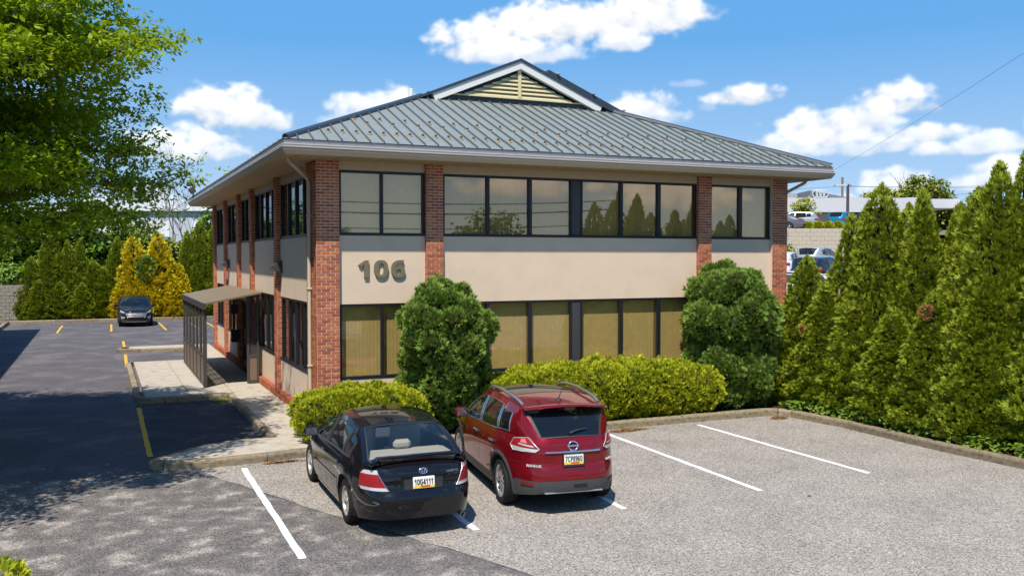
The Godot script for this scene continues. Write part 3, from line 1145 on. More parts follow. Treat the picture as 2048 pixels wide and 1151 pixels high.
func make_roof(b: Node3D) -> void:
	var roof := group_part("roof", b)
	var top := 4.42                       # how far up the front hip runs before the gablet
	var mid := W * 0.5
	var x0 := -OVER
	var x1 := W + OVER
	var zf := OVER
	var zb := -D - OVER
	# front hip: separate standing-seam panels, 12 inches wide
	var pitch_n := Vector3(0, 1, PITCH).normalized()
	var n := 48
	var step := (x1 - x0) / n
	var y_at := func(d: float) -> float: return EAVE + PITCH * d
	for k in n:
		var a := x0 + k * step
		var c := a + step
		var da := minf(minf(a - x0, x1 - a), top)
		var dc := minf(minf(c - x0, x1 - c), top)
		var s := Shape.new()
		var p := PackedVector3Array([Vector3(a, EAVE, zf), Vector3(c, EAVE, zf), Vector3(c, y_at.call(dc), zf - dc), Vector3(a, y_at.call(da), zf - da)])
		var dip := pitch_n * rng.randf_range(-0.001, 0.003)
		if da < 0.01:
			s.tri(p[0], p[1], p[2], Vector3.UP)
		elif dc < 0.01:
			s.tri(p[0], p[1], p[3], Vector3.UP)
		else:
			s.quad(p[0] + dip, p[1] + dip, p[2] + dip, p[3] + dip, Vector3.UP)
		obj("roof_panel", s, mats.roof_metal, roof)
		# the folded seam on its left edge
		if da > 0.03:
			var rib := Shape.new()
			var e0 := Vector3(a, EAVE - 0.004, zf + 0.005)
			var e1 := Vector3(a, y_at.call(da), zf - da)
			var h := pitch_n * 0.045
			var w := Vector3(0.008, 0, 0)
			rib.quad(e0 - w, e1 - w, e1 - w + h, e0 - w + h, Vector3.LEFT)
			rib.quad(e0 + w, e1 + w, e1 + w + h, e0 + w + h, Vector3.RIGHT)
			rib.quad(e0 - w + h, e1 - w + h, e1 + w + h, e0 + w + h, Vector3.UP)
			rib.quad(e0 - w, e0 + w, e0 + w + h, e0 - w + h, Vector3.BACK)
			obj("standing_seam", rib, mats.roof_seam, roof)
	# side slopes and the back
	var ridge: float = y_at.call(mid - x0)
	for q in [-1.0, 1.0]:
		var e: float = x0 if q < 0 else x1
		var s := Shape.new()
		var hip: float = e - q * top
		var gz := zf - top
		s.quad(Vector3(e, EAVE, zf), Vector3(hip, y_at.call(top), gz), Vector3(hip, y_at.call(top), zb + top), Vector3(e, EAVE, zb), Vector3(q, 1, 0))
		s.quad(Vector3(hip, y_at.call(top), gz + 0.14), Vector3(mid, ridge, gz + 0.14), Vector3(mid, ridge, zb + top - 0.14), Vector3(hip, y_at.call(top), zb + top - 0.14), Vector3(q, 1, 0))
		# seams of the long slopes
		var z := zf - 0.6
		while z > zb + 0.6:
			var d := minf(minf(zf - z, z - zb), 99.0)
			var reach := minf(d, mid - x0) if d < top else mid - x0
			var a := Vector3(e, EAVE, z)
			var c := Vector3(e - q * reach, y_at.call(reach), z)
			var h := Vector3(q * PITCH, 1, 0).normalized() * 0.035
			var w := Vector3(0, 0, 0.01)
			s.quad(a - w, c - w, c - w + h, a - w + h, Vector3.FORWARD)
			s.quad(a + w, c + w, c + w + h, a + w + h, Vector3.BACK)
			s.quad(a - w + h, c - w + h, c + w + h, a + w + h, Vector3.UP)
			z -= 0.6
		obj("side_slope", s, mats.roof_metal, roof)
	var bs := Shape.new()
	bs.quad(Vector3(x0, EAVE, zb), Vector3(x1, EAVE, zb), Vector3(x1 - top, y_at.call(top), zb + top), Vector3(x0 + top, y_at.call(top), zb + top), Vector3(0, 1, -1))
	bs.tri(Vector3(x0 + top, y_at.call(top), zb + top), Vector3(x1 - top, y_at.call(top), zb + top), Vector3(mid, ridge, zb + top), Vector3.FORWARD)
	obj("rear_slope", bs, mats.roof_metal, roof)
	# hip caps
	for q in [-1.0, 1.0]:
		var e: float = x0 if q < 0 else x1
		var s := Shape.new()
		var a := Vector3(e, EAVE + 0.012, zf)
		var c := Vector3(e - q * top, y_at.call(top) + 0.03, zf - top)
		var along := (c - a).normalized()
		var l := Vector3(0, 0, 1).cross(along).cross(along).normalized()
		var ends := []
		for pt in [a + along * 0.02, c]:
			ends.append([pt + Vector3(-q * 0.10, -0.004, 0.02), pt + Vector3(-q * 0.085, 0.052, 0.01), pt + Vector3(0, 0.075, 0), pt + Vector3(q * 0.01, 0.052, -0.085), pt + Vector3(q * 0.02, -0.004, -0.10)])
		for k in 4:
			s.quad(ends[0][k], ends[1][k], ends[1][k + 1], ends[0][k + 1], Vector3.UP)
		s.quad(ends[0][0], ends[0][1], ends[0][3], ends[0][4], Vector3(q, 0, 1))
		s.tri(ends[0][1], ends[0][2], ends[0][3], Vector3(q, 0, 1))
		obj("hip_cap", s, mats.roof_dark, roof)
	# gablet: dark apron, louvres, white barge boards, dark verge
	var g := group_part("gablet", b)
	var gz2 := zf - top - 0.02
	var gy: float = y_at.call(top)
	var half := mid - x0 - top
	var s := Shape.new()
	s.tri(Vector3(mid - half, gy - 0.02, gz2 - 0.10), Vector3(mid + half, gy - 0.02, gz2 - 0.10), Vector3(mid, ridge - 0.03, gz2 - 0.10), Vector3.BACK)
	obj("backing", s, mats.roof_dark, g)
	s = Shape.new()
	s.span(Vector3(mid - half + 0.06, gy - 0.02, gz2 - 0.09), Vector3(mid + half - 0.06, gy + 0.085, gz2 + 0.05))
	s.span(Vector3(mid - half + 0.2, gy + 0.086, gz2 - 0.09), Vector3(mid + half - 0.2, gy + 0.17, gz2 + 0.03))
	obj("apron", s, mats.roof_dark, g)
	# verge and barge boards
	for q in [-1.0, 1.0]:
		var foot := Vector3(mid + q * (half + 0.12), gy - PITCH * 0.12, gz2)
		var peak := Vector3(mid, ridge, gz2)
		var dir := (peak - foot).normalized()
		var nn = Vector3(-dir.y * q, dir.x * q, 0) if false else Vector3(dir.y, -dir.x, 0) * q
		if nn.y < 0:
			nn = -nn
		var band := func(t0: float, t1: float, z0: float, z1: float, called: String, m: String, from: float) -> void:
			var sh := Shape.new()
			var pts := []
			for zz in [z0, z1]:
				var f0: Vector3 = foot + dir * from
				pts.append([Vector3(f0.x, f0.y, zz) + nn * t0, Vector3(f0.x, f0.y, zz) + nn * t1, Vector3(mid, peak.y + t1 / absf(nn.y), zz), Vector3(mid, peak.y + t0 / absf(nn.y), zz)])
			sh.quad(pts[1][0], pts[1][1], pts[1][2], pts[1][3], Vector3.BACK)
			sh.quad(pts[0][1], pts[0][2], pts[1][2], pts[1][1], nn)
			sh.quad(pts[0][0], pts[0][3], pts[1][3], pts[1][0], -nn)
			sh.quad(pts[0][0], pts[0][1], pts[1][1], pts[1][0], -dir)
			obj(called, sh, mats[m], g)
		band.call(-0.02, 0.05, gz2 - 0.3, gz2 + 0.22, "verge", "roof_dark", 0.0)
		band.call(-0.215, -0.022, gz2 + 0.05, gz2 + 0.19, "barge_board", "gablet_trim", 0.42)
	# louvres: tilted slats between the boards, split by a post
	var base := gy + 0.185
	var ly := base
	var k2 := 0
	while ly < ridge - 0.34:
		var reach: float = (ridge - 0.27 - ly - 0.05) / PITCH
		for q in [-1.0, 1.0]:
			if reach < 0.1:
				continue
			var xa = mid + q * 0.05
			var xb = mid + q * reach
			var xc = mid + q * maxf(reach - 0.115 / PITCH, 0.06)
			var sh := Shape.new()
			# a slat leans out at its foot
			var p := [Vector3(xa, ly, gz2 + 0.105), Vector3(xb, ly, gz2 + 0.105), Vector3(xc, ly + 0.10, gz2 + 0.0), Vector3(xa, ly + 0.10, gz2 + 0.0)]
			sh.quad(p[0], p[1], p[2], p[3], Vector3(0, 0.5, 1))
			var dn := Vector3(0, -0.03, 0)
			sh.quad(p[0] + dn, p[1] + dn, p[1], p[0], Vector3.BACK)
			sh.quad(p[0] + dn, p[1] + dn, p[2] + dn, p[3] + dn, Vector3.DOWN)
			obj("louver_slat", sh, mats.louver, g)
		ly += 0.112
		k2 += 1
	var post := Shape.new()
	post.span(Vector3(mid - 0.045, base - 0.02, gz2 + 0.01), Vector3(mid + 0.045, ridge - 0.22, gz2 + 0.125))
	post.span(Vector3(mid - half + 0.75, base - 0.06, gz2 + 0.01), Vector3(mid + half - 0.75, base - 0.032, gz2 + 0.118))
	obj("louver_post", post, mats.louver, g)
	# ridge vent behind, and the raised strips seen over the right-hand slope
	var rv := Shape.new()
	rv.span(Vector3(mid - 0.1, ridge - 0.02, zb + top), Vector3(mid + 0.1, ridge + 0.035, gz2 - 0.31))
	obj("ridge_cap", rv, mats.roof_dark, roof)
	var tray := Shape.new()
	var ta := Vector3(mid + 1.25, ridge - 1.25 * PITCH + 0.38, -4.3)
	var tb := Vector3(mid + 4.2, ridge - 4.2 * PITCH + 0.38, -4.3)
	var up := Vector3(PITCH, 1, 0).normalized() * 0.17
	tray.quad(ta, tb, tb + up, ta + up, Vector3.BACK)
	tray.quad(ta + up, tb + up, tb + up + Vector3(0, 0, -0.35), ta + up + Vector3(0, 0, -0.35), up)
	tray.quad(ta, ta + up, ta + up + Vector3(0, 0, -0.35), ta + Vector3(0, 0, -0.35), Vector3(-1, 0.4, 0))
	obj("panel_rack", tray, mats.roof_dark, roof)
	for t in [0.1, 0.5, 0.85]:
		var cl := Shape.new()
		cl.soft(ta.lerp(tb, t) + up + Vector3(0, 0.02, 0.02), Vector3(0.09, 0.05, 0.12), 0.01)
		obj("bracket", cl, mats.flashing, roof)
	# a small vent pipe on the far slope, and a little dormer vent
	var vp := Shape.new()
	vp.tube([Vector3(4.1, roof_y(4.1, -6.0) - 0.1, -6.0), Vector3(4.1, roof_y(4.1, -6.0) + 0.45, -6.0)], 0.075, 12)
	obj("vent_pipe", vp, mats.gablet_trim, roof)
	var dv := Shape.new()
	var dx := 11.4
	var dz := -3.6
	var dy := roof_y(dx, dz)
	dv.tri(Vector3(dx - 0.55, dy + 0.0, dz), Vector3(dx + 0.55, dy + 0.0, dz), Vector3(dx, dy + 0.30, dz), Vector3.BACK)
	dv.quad(Vector3(dx - 0.6, dy - 0.02, dz + 0.05), Vector3(dx, dy + 0.33, dz + 0.05), Vector3(dx, dy + 0.33, dz - 0.8), Vector3(dx - 0.6, dy - 0.02, dz - 0.8), Vector3(-1, 1, 0))
	dv.quad(Vector3(dx + 0.6, dy - 0.02, dz + 0.05), Vector3(dx, dy + 0.33, dz + 0.05), Vector3(dx, dy + 0.33, dz - 0.8), Vector3(dx + 0.6, dy - 0.02, dz - 0.8), Vector3(1, 1, 0))
	obj("dormer_vent", dv, mats.roof_dark, roof)
	# snow guards: one row near the eave on every panel, pairs higher up on every other panel
	var guard := Shape.new()
	guard.lathe(Vector3.ZERO, [Vector2(0.068, 0.0), Vector2(0.062, 0.014), Vector2(0.045, 0.024), Vector2(0.0, 0.026)], 12)
	guard.soft(Vector3(0, 0.045, 0), Vector3(0.06, 0.06, 0.014), 0.004)
	var gm := guard.mesh()
	var tilt := Basis(Vector3.RIGHT, atan(PITCH))
	for k in range(3, n - 2):
		var x := x0 + (k + 0.5) * step
		var rows := [0.62]
		if k % 2 == 0 and k > 4 and k < n - 5:
			rows = [0.62, 1.75, 1.38]
		for q in rows.size():
			var d: float = rows[q]
			var xx: float = x if q == 0 else x + step * (0.5 if q == 2 else -0.2)
			if minf(xx - x0, x1 - xx) < d + 0.15:
				continue
			var o := obj("snow_guard", gm, mats.snow_guard, roof)
			o.transform = Transform3D(tilt, Vector3(xx, y_at.call(d) + 0.002, zf - d))
	# flashing under the panels, gutter, fascia and soffit run right round
	var ring := func(called: String, prof: Array, m: String, close := false) -> void:
		var sh := Shape.new()
		var c4 := [Vector2(0, 0), Vector2(W, 0), Vector2(W, -D), Vector2(0, -D)]
		var sg := [Vector2(-1, 1), Vector2(1, 1), Vector2(1, -1), Vector2(-1, -1)]
		var cnt := prof.size()
		for e in 4:
			var f := (e + 1) % 4
			var outw: Vector2 = [Vector2(0, 1), Vector2(1, 0), Vector2(0, -1), Vector2(-1, 0)][e]
			for q in (cnt if close else cnt - 1):
				var u: Vector2 = prof[q]
				var w: Vector2 = prof[(q + 1) % cnt]
				var a := Vector3(c4[e].x + sg[e].x * u.x, u.y, c4[e].y + sg[e].y * u.x)
				var bb := Vector3(c4[f].x + sg[f].x * u.x, u.y, c4[f].y + sg[f].y * u.x)
				var cc := Vector3(c4[f].x + sg[f].x * w.x, w.y, c4[f].y + sg[f].y * w.x)
				var dd := Vector3(c4[e].x + sg[e].x * w.x, w.y, c4[e].y + sg[e].y * w.x)
				var t2 := (w - u).normalized()
				var no := Vector2(t2.y, -t2.x)
				sh.quad(a, bb, cc, dd, Vector3(outw.x * no.x, no.y, outw.y * no.x))
		obj(called, sh, mats[m], roof)
	ring.call("flashing", [Vector2(OVER - 0.035, 6.004), Vector2(OVER - 0.012, EAVE - 0.012), Vector2(OVER - 0.2, EAVE - 0.012)], "flashing")
	ring.call("drip_edge", [Vector2(0.80, 5.984), Vector2(0.848, 5.986), Vector2(0.85, 6.002), Vector2(0.80, 6.004)], "gutter_lip")
	ring.call("gutter_back", [Vector2(0.836, 5.94), Vector2(0.842, 5.985)], "gutter_metal")
	ring.call("gutter_lip", [Vector2(0.83, 5.931), Vector2(0.870, 5.932), Vector2(0.872, 5.948), Vector2(0.83, 5.953)], "gutter_lip")
	ring.call("gutter", [Vector2(0.850, 5.884), Vector2(0.864, 5.932)], "gutter_metal")
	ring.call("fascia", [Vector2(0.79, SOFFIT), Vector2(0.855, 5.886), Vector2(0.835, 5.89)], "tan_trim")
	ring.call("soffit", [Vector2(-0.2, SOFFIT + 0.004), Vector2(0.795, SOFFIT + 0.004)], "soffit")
	# soffit joints: shallow battens across the overhang on the two sides in view
	var bt := Shape.new()
	var bx := -0.5
	while bx < W + 0.6:
		bt.span(Vector3(bx, SOFFIT - 0.006, 0.03), Vector3(bx + 0.03, SOFFIT + 0.001, 0.72))
		bx += 0.3
	stuff(obj("soffit_ribs", bt, mats.soffit, roof))


func make_canopy() -> void:
	# lean-to canopy and wind screen at the side entrance
	var c := thing("entrance_canopy", Vector3(-0.8, 0, -10.9), 0.0, "brown metal entrance canopy with slatted screen on the side pavement", "canopy")
	var z0 := -14.3 + 10.9
	var z1 := -7.15 + 10.9
	var xo := -1.62 + 0.8
	var xi := -0.03 + 0.8
	var s := Shape.new()
	var t := 0.05
	s.quad(Vector3(xi, 2.70, z0), Vector3(xi, 2.70, z1), Vector3(xo, 2.40, z1), Vector3(xo, 2.40, z0), Vector3.UP)
	s.quad(Vector3(xi, 2.70 - t, z0), Vector3(xi, 2.70 - t, z1), Vector3(xo, 2.40 - t, z1), Vector3(xo, 2.40 - t, z0), Vector3.DOWN)
	s.quad(Vector3(xi, 2.70, z1), Vector3(xi, 2.70 - t, z1), Vector3(xo, 2.40 - t, z1), Vector3(xo, 2.40, z1), Vector3.BACK)
	s.quad(Vector3(xi, 2.70, z0), Vector3(xi, 2.70 - t, z0), Vector3(xo, 2.40 - t, z0), Vector3(xo, 2.40, z0), Vector3.FORWARD)
	obj("canopy_roof", s, mats.canopy_sheet, c)
	s = Shape.new()
	s.span(Vector3(xo - 0.02, 2.235, z0 - 0.01), Vector3(xo + 0.05, 2.405, z1 + 0.01))
	obj("edge_beam", s, mats.bronze_light, c)
	var n := 6
	for k in n + 1:
		var z := lerpf(z0 + 0.06, z1 - 0.30, float(k) / n)
		s = Shape.new()
		s.soft(Vector3(xo + 0.06, 1.118, z), Vector3(0.07 if k < n else 0.10, 2.232, 0.07 if k < n else 0.10), 0.006)
		obj("post", s, mats.bronze_light, c)
	for k in n:
		var za := lerpf(z0 + 0.06, z1 - 0.30, float(k) / n) + 0.037
		var zb := lerpf(z0 + 0.06, z1 - 0.30, float(k + 1) / n) - 0.037 - (0.02 if k == n - 1 else 0.0)
		s = Shape.new()
		s.span(Vector3(xo + 0.03, 0.84, za), Vector3(xo + 0.09, 0.90, zb))
		s.span(Vector3(xo + 0.03, 0.02, za), Vector3(xo + 0.09, 0.08, zb))
		obj("rail", s, mats.bronze_light, c)
		s = Shape.new()
		s.span(Vector3(xo + 0.05, 0.082, za), Vector3(xo + 0.07, 0.838, zb))
		obj("screen_panel", s, mats.screen_panel, c)
		s = Shape.new()
		s.quad(Vector3(xo + 0.06, 0.905, za), Vector3(xo + 0.06, 0.905, zb), Vector3(xo + 0.06, 2.23, zb), Vector3(xo + 0.06, 2.23, za), Vector3.LEFT)
		obj("pane", s, mats.screen_glass, c)
	# narrow glazed return beside the wall
	s = Shape.new()
	var zr := -7.80 + 10.9
	for e in [[-0.36, -0.29, 0.02, 2.62], [-0.08, -0.02, 0.02, 2.66], [-0.29, -0.08, 0.02, 0.10], [-0.29, -0.08, 0.78, 0.86], [-0.29, -0.08, 2.52, 2.60]]:
		s.span(Vector3(e[0] + 0.8, e[2], zr - 0.03), Vector3(e[1] + 0.8 - 0.001, e[3], zr + 0.03))
	obj("return_frame", s, mats.bronze_light, c)
	s = Shape.new()
	s.quad(Vector3(0.51, 0.86, zr), Vector3(0.72, 0.86, zr), Vector3(0.72, 2.52, zr), Vector3(0.51, 2.52, zr), Vector3.BACK)
	obj("pane", s, mats.screen_glass, c)
	s = Shape.new()
	s.span(Vector3(0.511, 0.101, zr - 0.01), Vector3(0.719, 0.779, zr + 0.01))
	obj("screen_panel", s, mats.screen_panel, c)
	# post box and lantern under the canopy
	var mb := thing("mailbox", Vector3(-0.16, 0.86, -11.9), 0.0, "black wall mailbox beside the glass entrance doors", "mailbox")
	s = Shape.new()
	s.soft(Vector3(0, 0.2, 0), Vector3(0.24, 0.38, 0.34), 0.02)
	obj("box", s, mats.black_plastic, mb)
	s = Shape.new()
	s.soft(Vector3(-0.01, 0.405, 0), Vector3(0.28, 0.03, 0.38), 0.008)
	obj("lid", s, mats.black_plastic, mb)
	s = Shape.new()
	s.soft(Vector3(0.12, 0.2, 0), Vector3(0.08, 0.1, 0.1), 0.008)
	obj("bracket", s, mats.black_plastic, mb)
	var ln := thing("entrance_lantern", Vector3(-0.14, 1.78, -12.3), 0.0, "black box lantern on the brick pillar under the canopy", "lantern")
	s = Shape.new()
	s.soft(Vector3(0, 0.17, 0), Vector3(0.2, 0.34, 0.24), 0.015)
	obj("housing", s, mats.black_plastic, ln)
	s = Shape.new()
	s.soft(Vector3(0.09, 0.22, 0), Vector3(0.1, 0.08, 0.1), 0.008)
	obj("bracket", s, mats.black_plastic, ln)


func make_neighbour() -> void:
	# the building next door, outside the frame: its shade lies across the drive and the side windows mirror it
	var b := thing("neighbour_building", Vector3(-14.5, -0.2, -17.0), 0.0, "brick building next door that shades the far drive", "building")
	var s := Shape.new()
	s.span(Vector3(-5, 0, -15.2), Vector3(5, 6.3, 13.0))
	obj("wall", s, mats.brick_0, b)
	s = Shape.new()
	s.span(Vector3(-5.1, 6.301, -15.3), Vector3(5.1, 6.5, 13.1))
	obj("roof", s, mats.panel_grey, b)
	for k in 5:
		var w := group_part("window", b)
		var z := -12.5 + k * 5.4
		s = Shape.new()
		s.span(Vector3(4.98, 1.1, z - 1.1), Vector3(5.03, 2.7, z + 1.1))
		obj("frame", s, mats.gablet_trim, w)
		s = Shape.new()
		s.quad(Vector3(5.034, 1.18, z - 1.02), Vector3(5.034, 1.18, z + 1.02), Vector3(5.034, 2.62, z + 1.02), Vector3(5.034, 2.62, z - 1.02), Vector3.RIGHT)
		obj("pane", s, mats.side_glass, w)


# ---------------------------------------------------------------- behind the building: block wall, warehouse
func block_wall(called: String, at: Vector3, turn: float, cols: int, rows: int, bw: float, bh: float, m: String, label: String, category: String, seed_: int, depth := 0.25, lean := 0.0) -> Node3D:
	var r := RandomNumberGenerator.new()
	r.seed = seed_
	var w := thing(called, at, turn, label, category)
	var core := Shape.new()
	core.box(Vector3(0, rows * bh * 0.5, -depth * 0.5 - 0.03 - lean * rows * 0.5), Vector3(cols * bw, rows * bh - 0.02, depth))
	obj("core", core, mats.joint_dark, w)
	var unit := Shape.new()
	unit.soft(Vector3.ZERO, Vector3(bw - 0.012, bh - 0.012, depth), 0.008)
	var um := unit.mesh()
	unit = Shape.new()
	unit.soft(Vector3.ZERO, Vector3(bw * 0.5 - 0.012, bh - 0.012, depth), 0.008)
	var hm := unit.mesh()
	for y in rows:
		var off := 0.5 if y % 2 else 0.0
		var x := -cols * 0.5
		while x < cols * 0.5 - 0.01:
			var half := off > 0.0 and (x == -cols * 0.5 or x > cols * 0.5 - 0.9)
			var ww := 0.5 if half else 1.0
			var o := obj("wall_block", hm if half else um, mats[m], w)
			o.position = Vector3((x + ww * 0.5) * bw, (y + 0.5) * bh, -depth * 0.5 + r.randf_range(-0.012, 0.012) - lean * y)
			x += ww
	return w


func make_car_park_back() -> void:
	block_wall("block_wall", Vector3(-10.1, LOT - 0.05, -41.4), 0.0, 10, 11, 0.41, 0.205, "block", "pale concrete block wall at the end of the drive", "wall", 5)
	# warehouse beyond, only its upper wall and roof edge show
	var b := thing("warehouse", Vector3(8.0, 5.2, -108.0), -0.42, "long white warehouse with a bright roof edge beyond the bare trees", "warehouse")
	var s := Shape.new()
	s.span(Vector3(-22, -1.5, -14), Vector3(22, 4.6, 0))
	obj("wall", s, mats.warehouse_wall, b)
	s = Shape.new()
	s.span(Vector3(-22.4, 4.601, -14.4), Vector3(22.4, 5.2, 0.5))
	obj("roof_edge", s, mats.warehouse_white, b)
	for k in 7:
		s = Shape.new()
		s.span(Vector3(-19 + k * 6.0, 1.2, 0.0), Vector3(-16 + k * 6.0, 3.2, 0.06))
		obj("wall_panel", s, mats.warehouse_white, b)


# ---------------------------------------------------------------- right: car lot, retaining wall, dealership, poles
func far_box(parent: Node3D, called: String, a: Vector3, b: Vector3, m: String) -> MeshInstance3D:
	var s := Shape.new()
	s.span(a, b)
	return obj(called, s, mats[m], parent)


func make_right_background() -> void:
	# paving of the lot
	var rows := []
	for j in 9:
		var row := []
		for i in 9:
			var x := lerpf(18.5, 58.0, i / 8.0)
			var z := lerpf(-46.0, 0.0, j / 8.0)
			row.append(Vector3(x, height_at(x, z) + 0.05, z))
		rows.append(row)
	var lot := Shape.new()
	lot.grid(rows, Vector3.UP)
	struct("car_lot", lot, mats.asphalt_pale)
	# retaining wall of split stone, running across the view
	var dirx := Vector2(53.6 - 49.23, -39.73 + 41.71).angle()
	block_wall("retaining_wall", Vector3(51.2, 2.7, -40.8), -dirx, 22, 10, 0.62, 0.345, "wall_stone", "pale split-stone retaining wall behind the parked cars", "wall", 6, 0.4, 0.0)
	# dealership: grey box, long white fascia, set-back glass front
	var d := thing("dealership", Vector3(77.3, 6.4, -64.1), -0.425, "modern car dealership with long white fascia and grey upper box", "building")
	far_box(d, "fascia", Vector3(-16, 2.7, -0.4), Vector3(7.4, 4.4, 0.0), "panel_white")
	far_box(d, "roof", Vector3(-15.8, 3.2, -20), Vector3(14.0, 4.3, -0.41), "panel_white")
	far_box(d, "end_wall", Vector3(7.401, 0, -12), Vector3(9.0, 4.45, 0.0), "panel_white")
	far_box(d, "wall", Vector3(-15, 0, -4.5), Vector3(-5.0, 2.7, -4.0), "panel_dark")
	far_box(d, "wall", Vector3(-5.0, 0, -4.2), Vector3(-0.4, 2.7, -1.6), "panel_grey")
	for k in 8:
		far_box(d, "glazing_bar", Vector3(-0.4 + k * 0.95, 0, -2.1), Vector3(-0.3 + k * 0.95, 2.7, -2.0), "panel_grey")
	var s := Shape.new()
	s.quad(Vector3(-0.4, 0, -2.05), Vector3(7.4, 0, -2.05), Vector3(7.4, 2.7, -2.05), Vector3(-0.4, 2.7, -2.05), Vector3.BACK)
	obj("shop_window", s, mats.shop_glass, d)
	far_box(d, "inner_wall", Vector3(-0.4, 0, -9.0), Vector3(7.4, 2.7, -8.8), "panel_grey")
	far_box(d, "upper_box", Vector3(-15, 4.41, -16), Vector3(-3.9, 5.35, -6.0), "panel_grey")
	var sl := Shape.new()
	# the long tapering parapet beside it
	sl.quad(Vector3(-3.85, 4.41, -1.0), Vector3(0.6, 4.41, -1.0), Vector3(0.6, 4.55, -1.0), Vector3(-3.85, 5.35, -1.0), Vector3.BACK)
	sl.quad(Vector3(-3.85, 5.35, -1.0), Vector3(0.6, 4.55, -1.0), Vector3(0.6, 4.55, -6.0), Vector3(-3.85, 5.35, -6.0), Vector3.UP)
	sl.quad(Vector3(-3.85, 4.41, -1.0), Vector3(-3.85, 5.35, -1.0), Vector3(-3.85, 5.35, -6.0), Vector3(-3.85, 4.41, -6.0), Vector3.LEFT)
	obj("parapet", sl, mats.panel_dark, d)
	var logo := group_part("ring_logo", d)
	for k in 4:
		s = Shape.new()
		var path := []
		for q in 17:
			var a := TAU * q / 16.0
			path.append(Vector3(-3.3 + k * 0.42 + cos(a) * 0.3, 4.93 + sin(a) * 0.42, -0.8))
		s.tube(path, 0.075, 6, false)
		obj("ring", s, mats.panel_white, logo)
	# low clay building further right
	var cb := thing("clay_building", Vector3(85.0, 7.0, -52.0), -0.6, "low clay-coloured flat building beyond the conifer row", "building")
	far_box(cb, "wall", Vector3(0, -1, -8), Vector3(22, 2.2, 0), "clay_wall")
	far_box(cb, "roof", Vector3(-0.3, 2.201, -8.3), Vector3(22.3, 2.5, 0.3), "tan_trim")
	far_box(cb, "roof_unit", Vector3(7.0, 2.501, -3.4), Vector3(8.6, 3.4, -2.0), "panel_white")
	far_box(cb, "door", Vector3(2.0, -0.9, 0.01), Vector3(4.4, 1.0, 0.06), "panel_white")
	# poles and wires
	var pole := func(at: Vector3, h: float, arm: float, turn: float, called: String, label: String, m: String, r: float) -> Node3D:
		var p := thing(called, at, turn, label, "pole", "utility poles")
		var sh := Shape.new()
		sh.tube([Vector3.ZERO, Vector3(0, h, 0)], [r * 1.2, r], 10)
		obj("shaft", sh, mats[m], p)
		if arm > 0:
			sh = Shape.new()
			sh.soft(Vector3(0, h - 1.2, 0.12), Vector3(arm, 0.14, 0.12), 0.02)
			obj("crossarm", sh, mats[m], p)
			for q in [-0.46, -0.2, 0.2, 0.46]:
				sh = Shape.new()
				sh.lathe(Vector3(arm * q, h - 1.13, 0.12), [Vector2(0.05, 0), Vector2(0.07, 0.06), Vector2(0.03, 0.12), Vector2(0.05, 0.16), Vector2(0.0, 0.2)], 8)
				obj("insulator", sh, mats.panel_grey, p)
		return p
	pole.call(Vector3(91.8, 3.0, -79.5), 12.0, 2.4, -0.5, "utility_pole", "wooden utility pole with crossarm beyond the dealership roof", "pole_wood", 0.15)
	var lp: Node3D = pole.call(Vector3(66.5, 5.5, -52.6), 5.75, 0.0, -0.5, "light_pole", "dark light pole in front of the dealership fascia", "pole_metal", 0.14)
	far_box(lp, "lamp_head", Vector3(-1.3, 5.55, -0.2), Vector3(-0.1, 5.72, 0.2), "panel_white")
	var up2: Node3D = pole.call(Vector3(100.0, 4.0, -62.0), 9.4, 2.8, -0.6, "utility_pole", "utility pole with grey transformer beyond the clay building", "pole_wood", 0.15)
	s = Shape.new()
	s.lathe(Vector3(0.5, 7.0, 0), [Vector2(0, 0), Vector2(0.3, 0.02), Vector2(0.3, 0.9), Vector2(0.0, 0.95)], 12)
	obj("transformer", s, mats.panel_white, up2)
	var wires := [
		[Vector3(92.3, 13.75, -79.3), Vector3(150.0, 17.0, -52.0), 1.2], [Vector3(91.2, 13.75, -79.8), Vector3(150.0, 16.4, -53.0), 1.2],
		[Vector3(92.3, 13.75, -79.3), Vector3(20.0, 14.5, -120.0), 1.5], [Vector3(91.5, 11.6, -79.5), Vector3(100.0, 12.2, -62.0), 0.3],
		[Vector3(66.5, 9.4, -60.0), Vector3(92.0, 11.0, -79.5), 0.5], [Vector3(60.0, 8.6, -60.0), Vector3(26.0, 15.5, 8.0), 0.9]]
	for k in wires.size():
		var path := []
		for q in 13:
			var t := q / 12.0
			path.append(wires[k][0].lerp(wires[k][1], t) - Vector3(0, wires[k][2] * 4.0 * t * (1.0 - t), 0))
		s = Shape.new()
		s.tube(path, 0.02 if k < 5 else 0.008, 5, false)
		tag(obj("overhead_wire", s, mats.wire), ["upper wire running right from the crossarm pole", "lower wire running right from the crossarm pole", "wire running left from the crossarm pole behind the roof", "short wire between the two far poles", "wire crossing low above the dealership roof", "wire rising to the upper right corner above the conifers"][k], "wire", "overhead wires")
	# chain-link fence along the lot
	var f := thing("chain_link_fence", Vector3(19.3, 1.15, -7.0), -0.62, "chain-link fence between brick corner and the parked cars", "fence")
	var hh := 1.9
	for x in [-3.0, 0.0, 3.0]:
		s = Shape.new()
		s.tube([Vector3(x, -0.3, 0), Vector3(x, hh, 0)], 0.03, 8)
		obj("post", s, mats.fence_wire, f)
	s = Shape.new()
	s.tube([Vector3(-3.0, hh, 0), Vector3(3.0, hh, 0)], 0.022, 8)
	obj("rail", s, mats.fence_wire, f)
	s = Shape.new()
	var gap := 0.075
	var k0 := -3.0 - hh
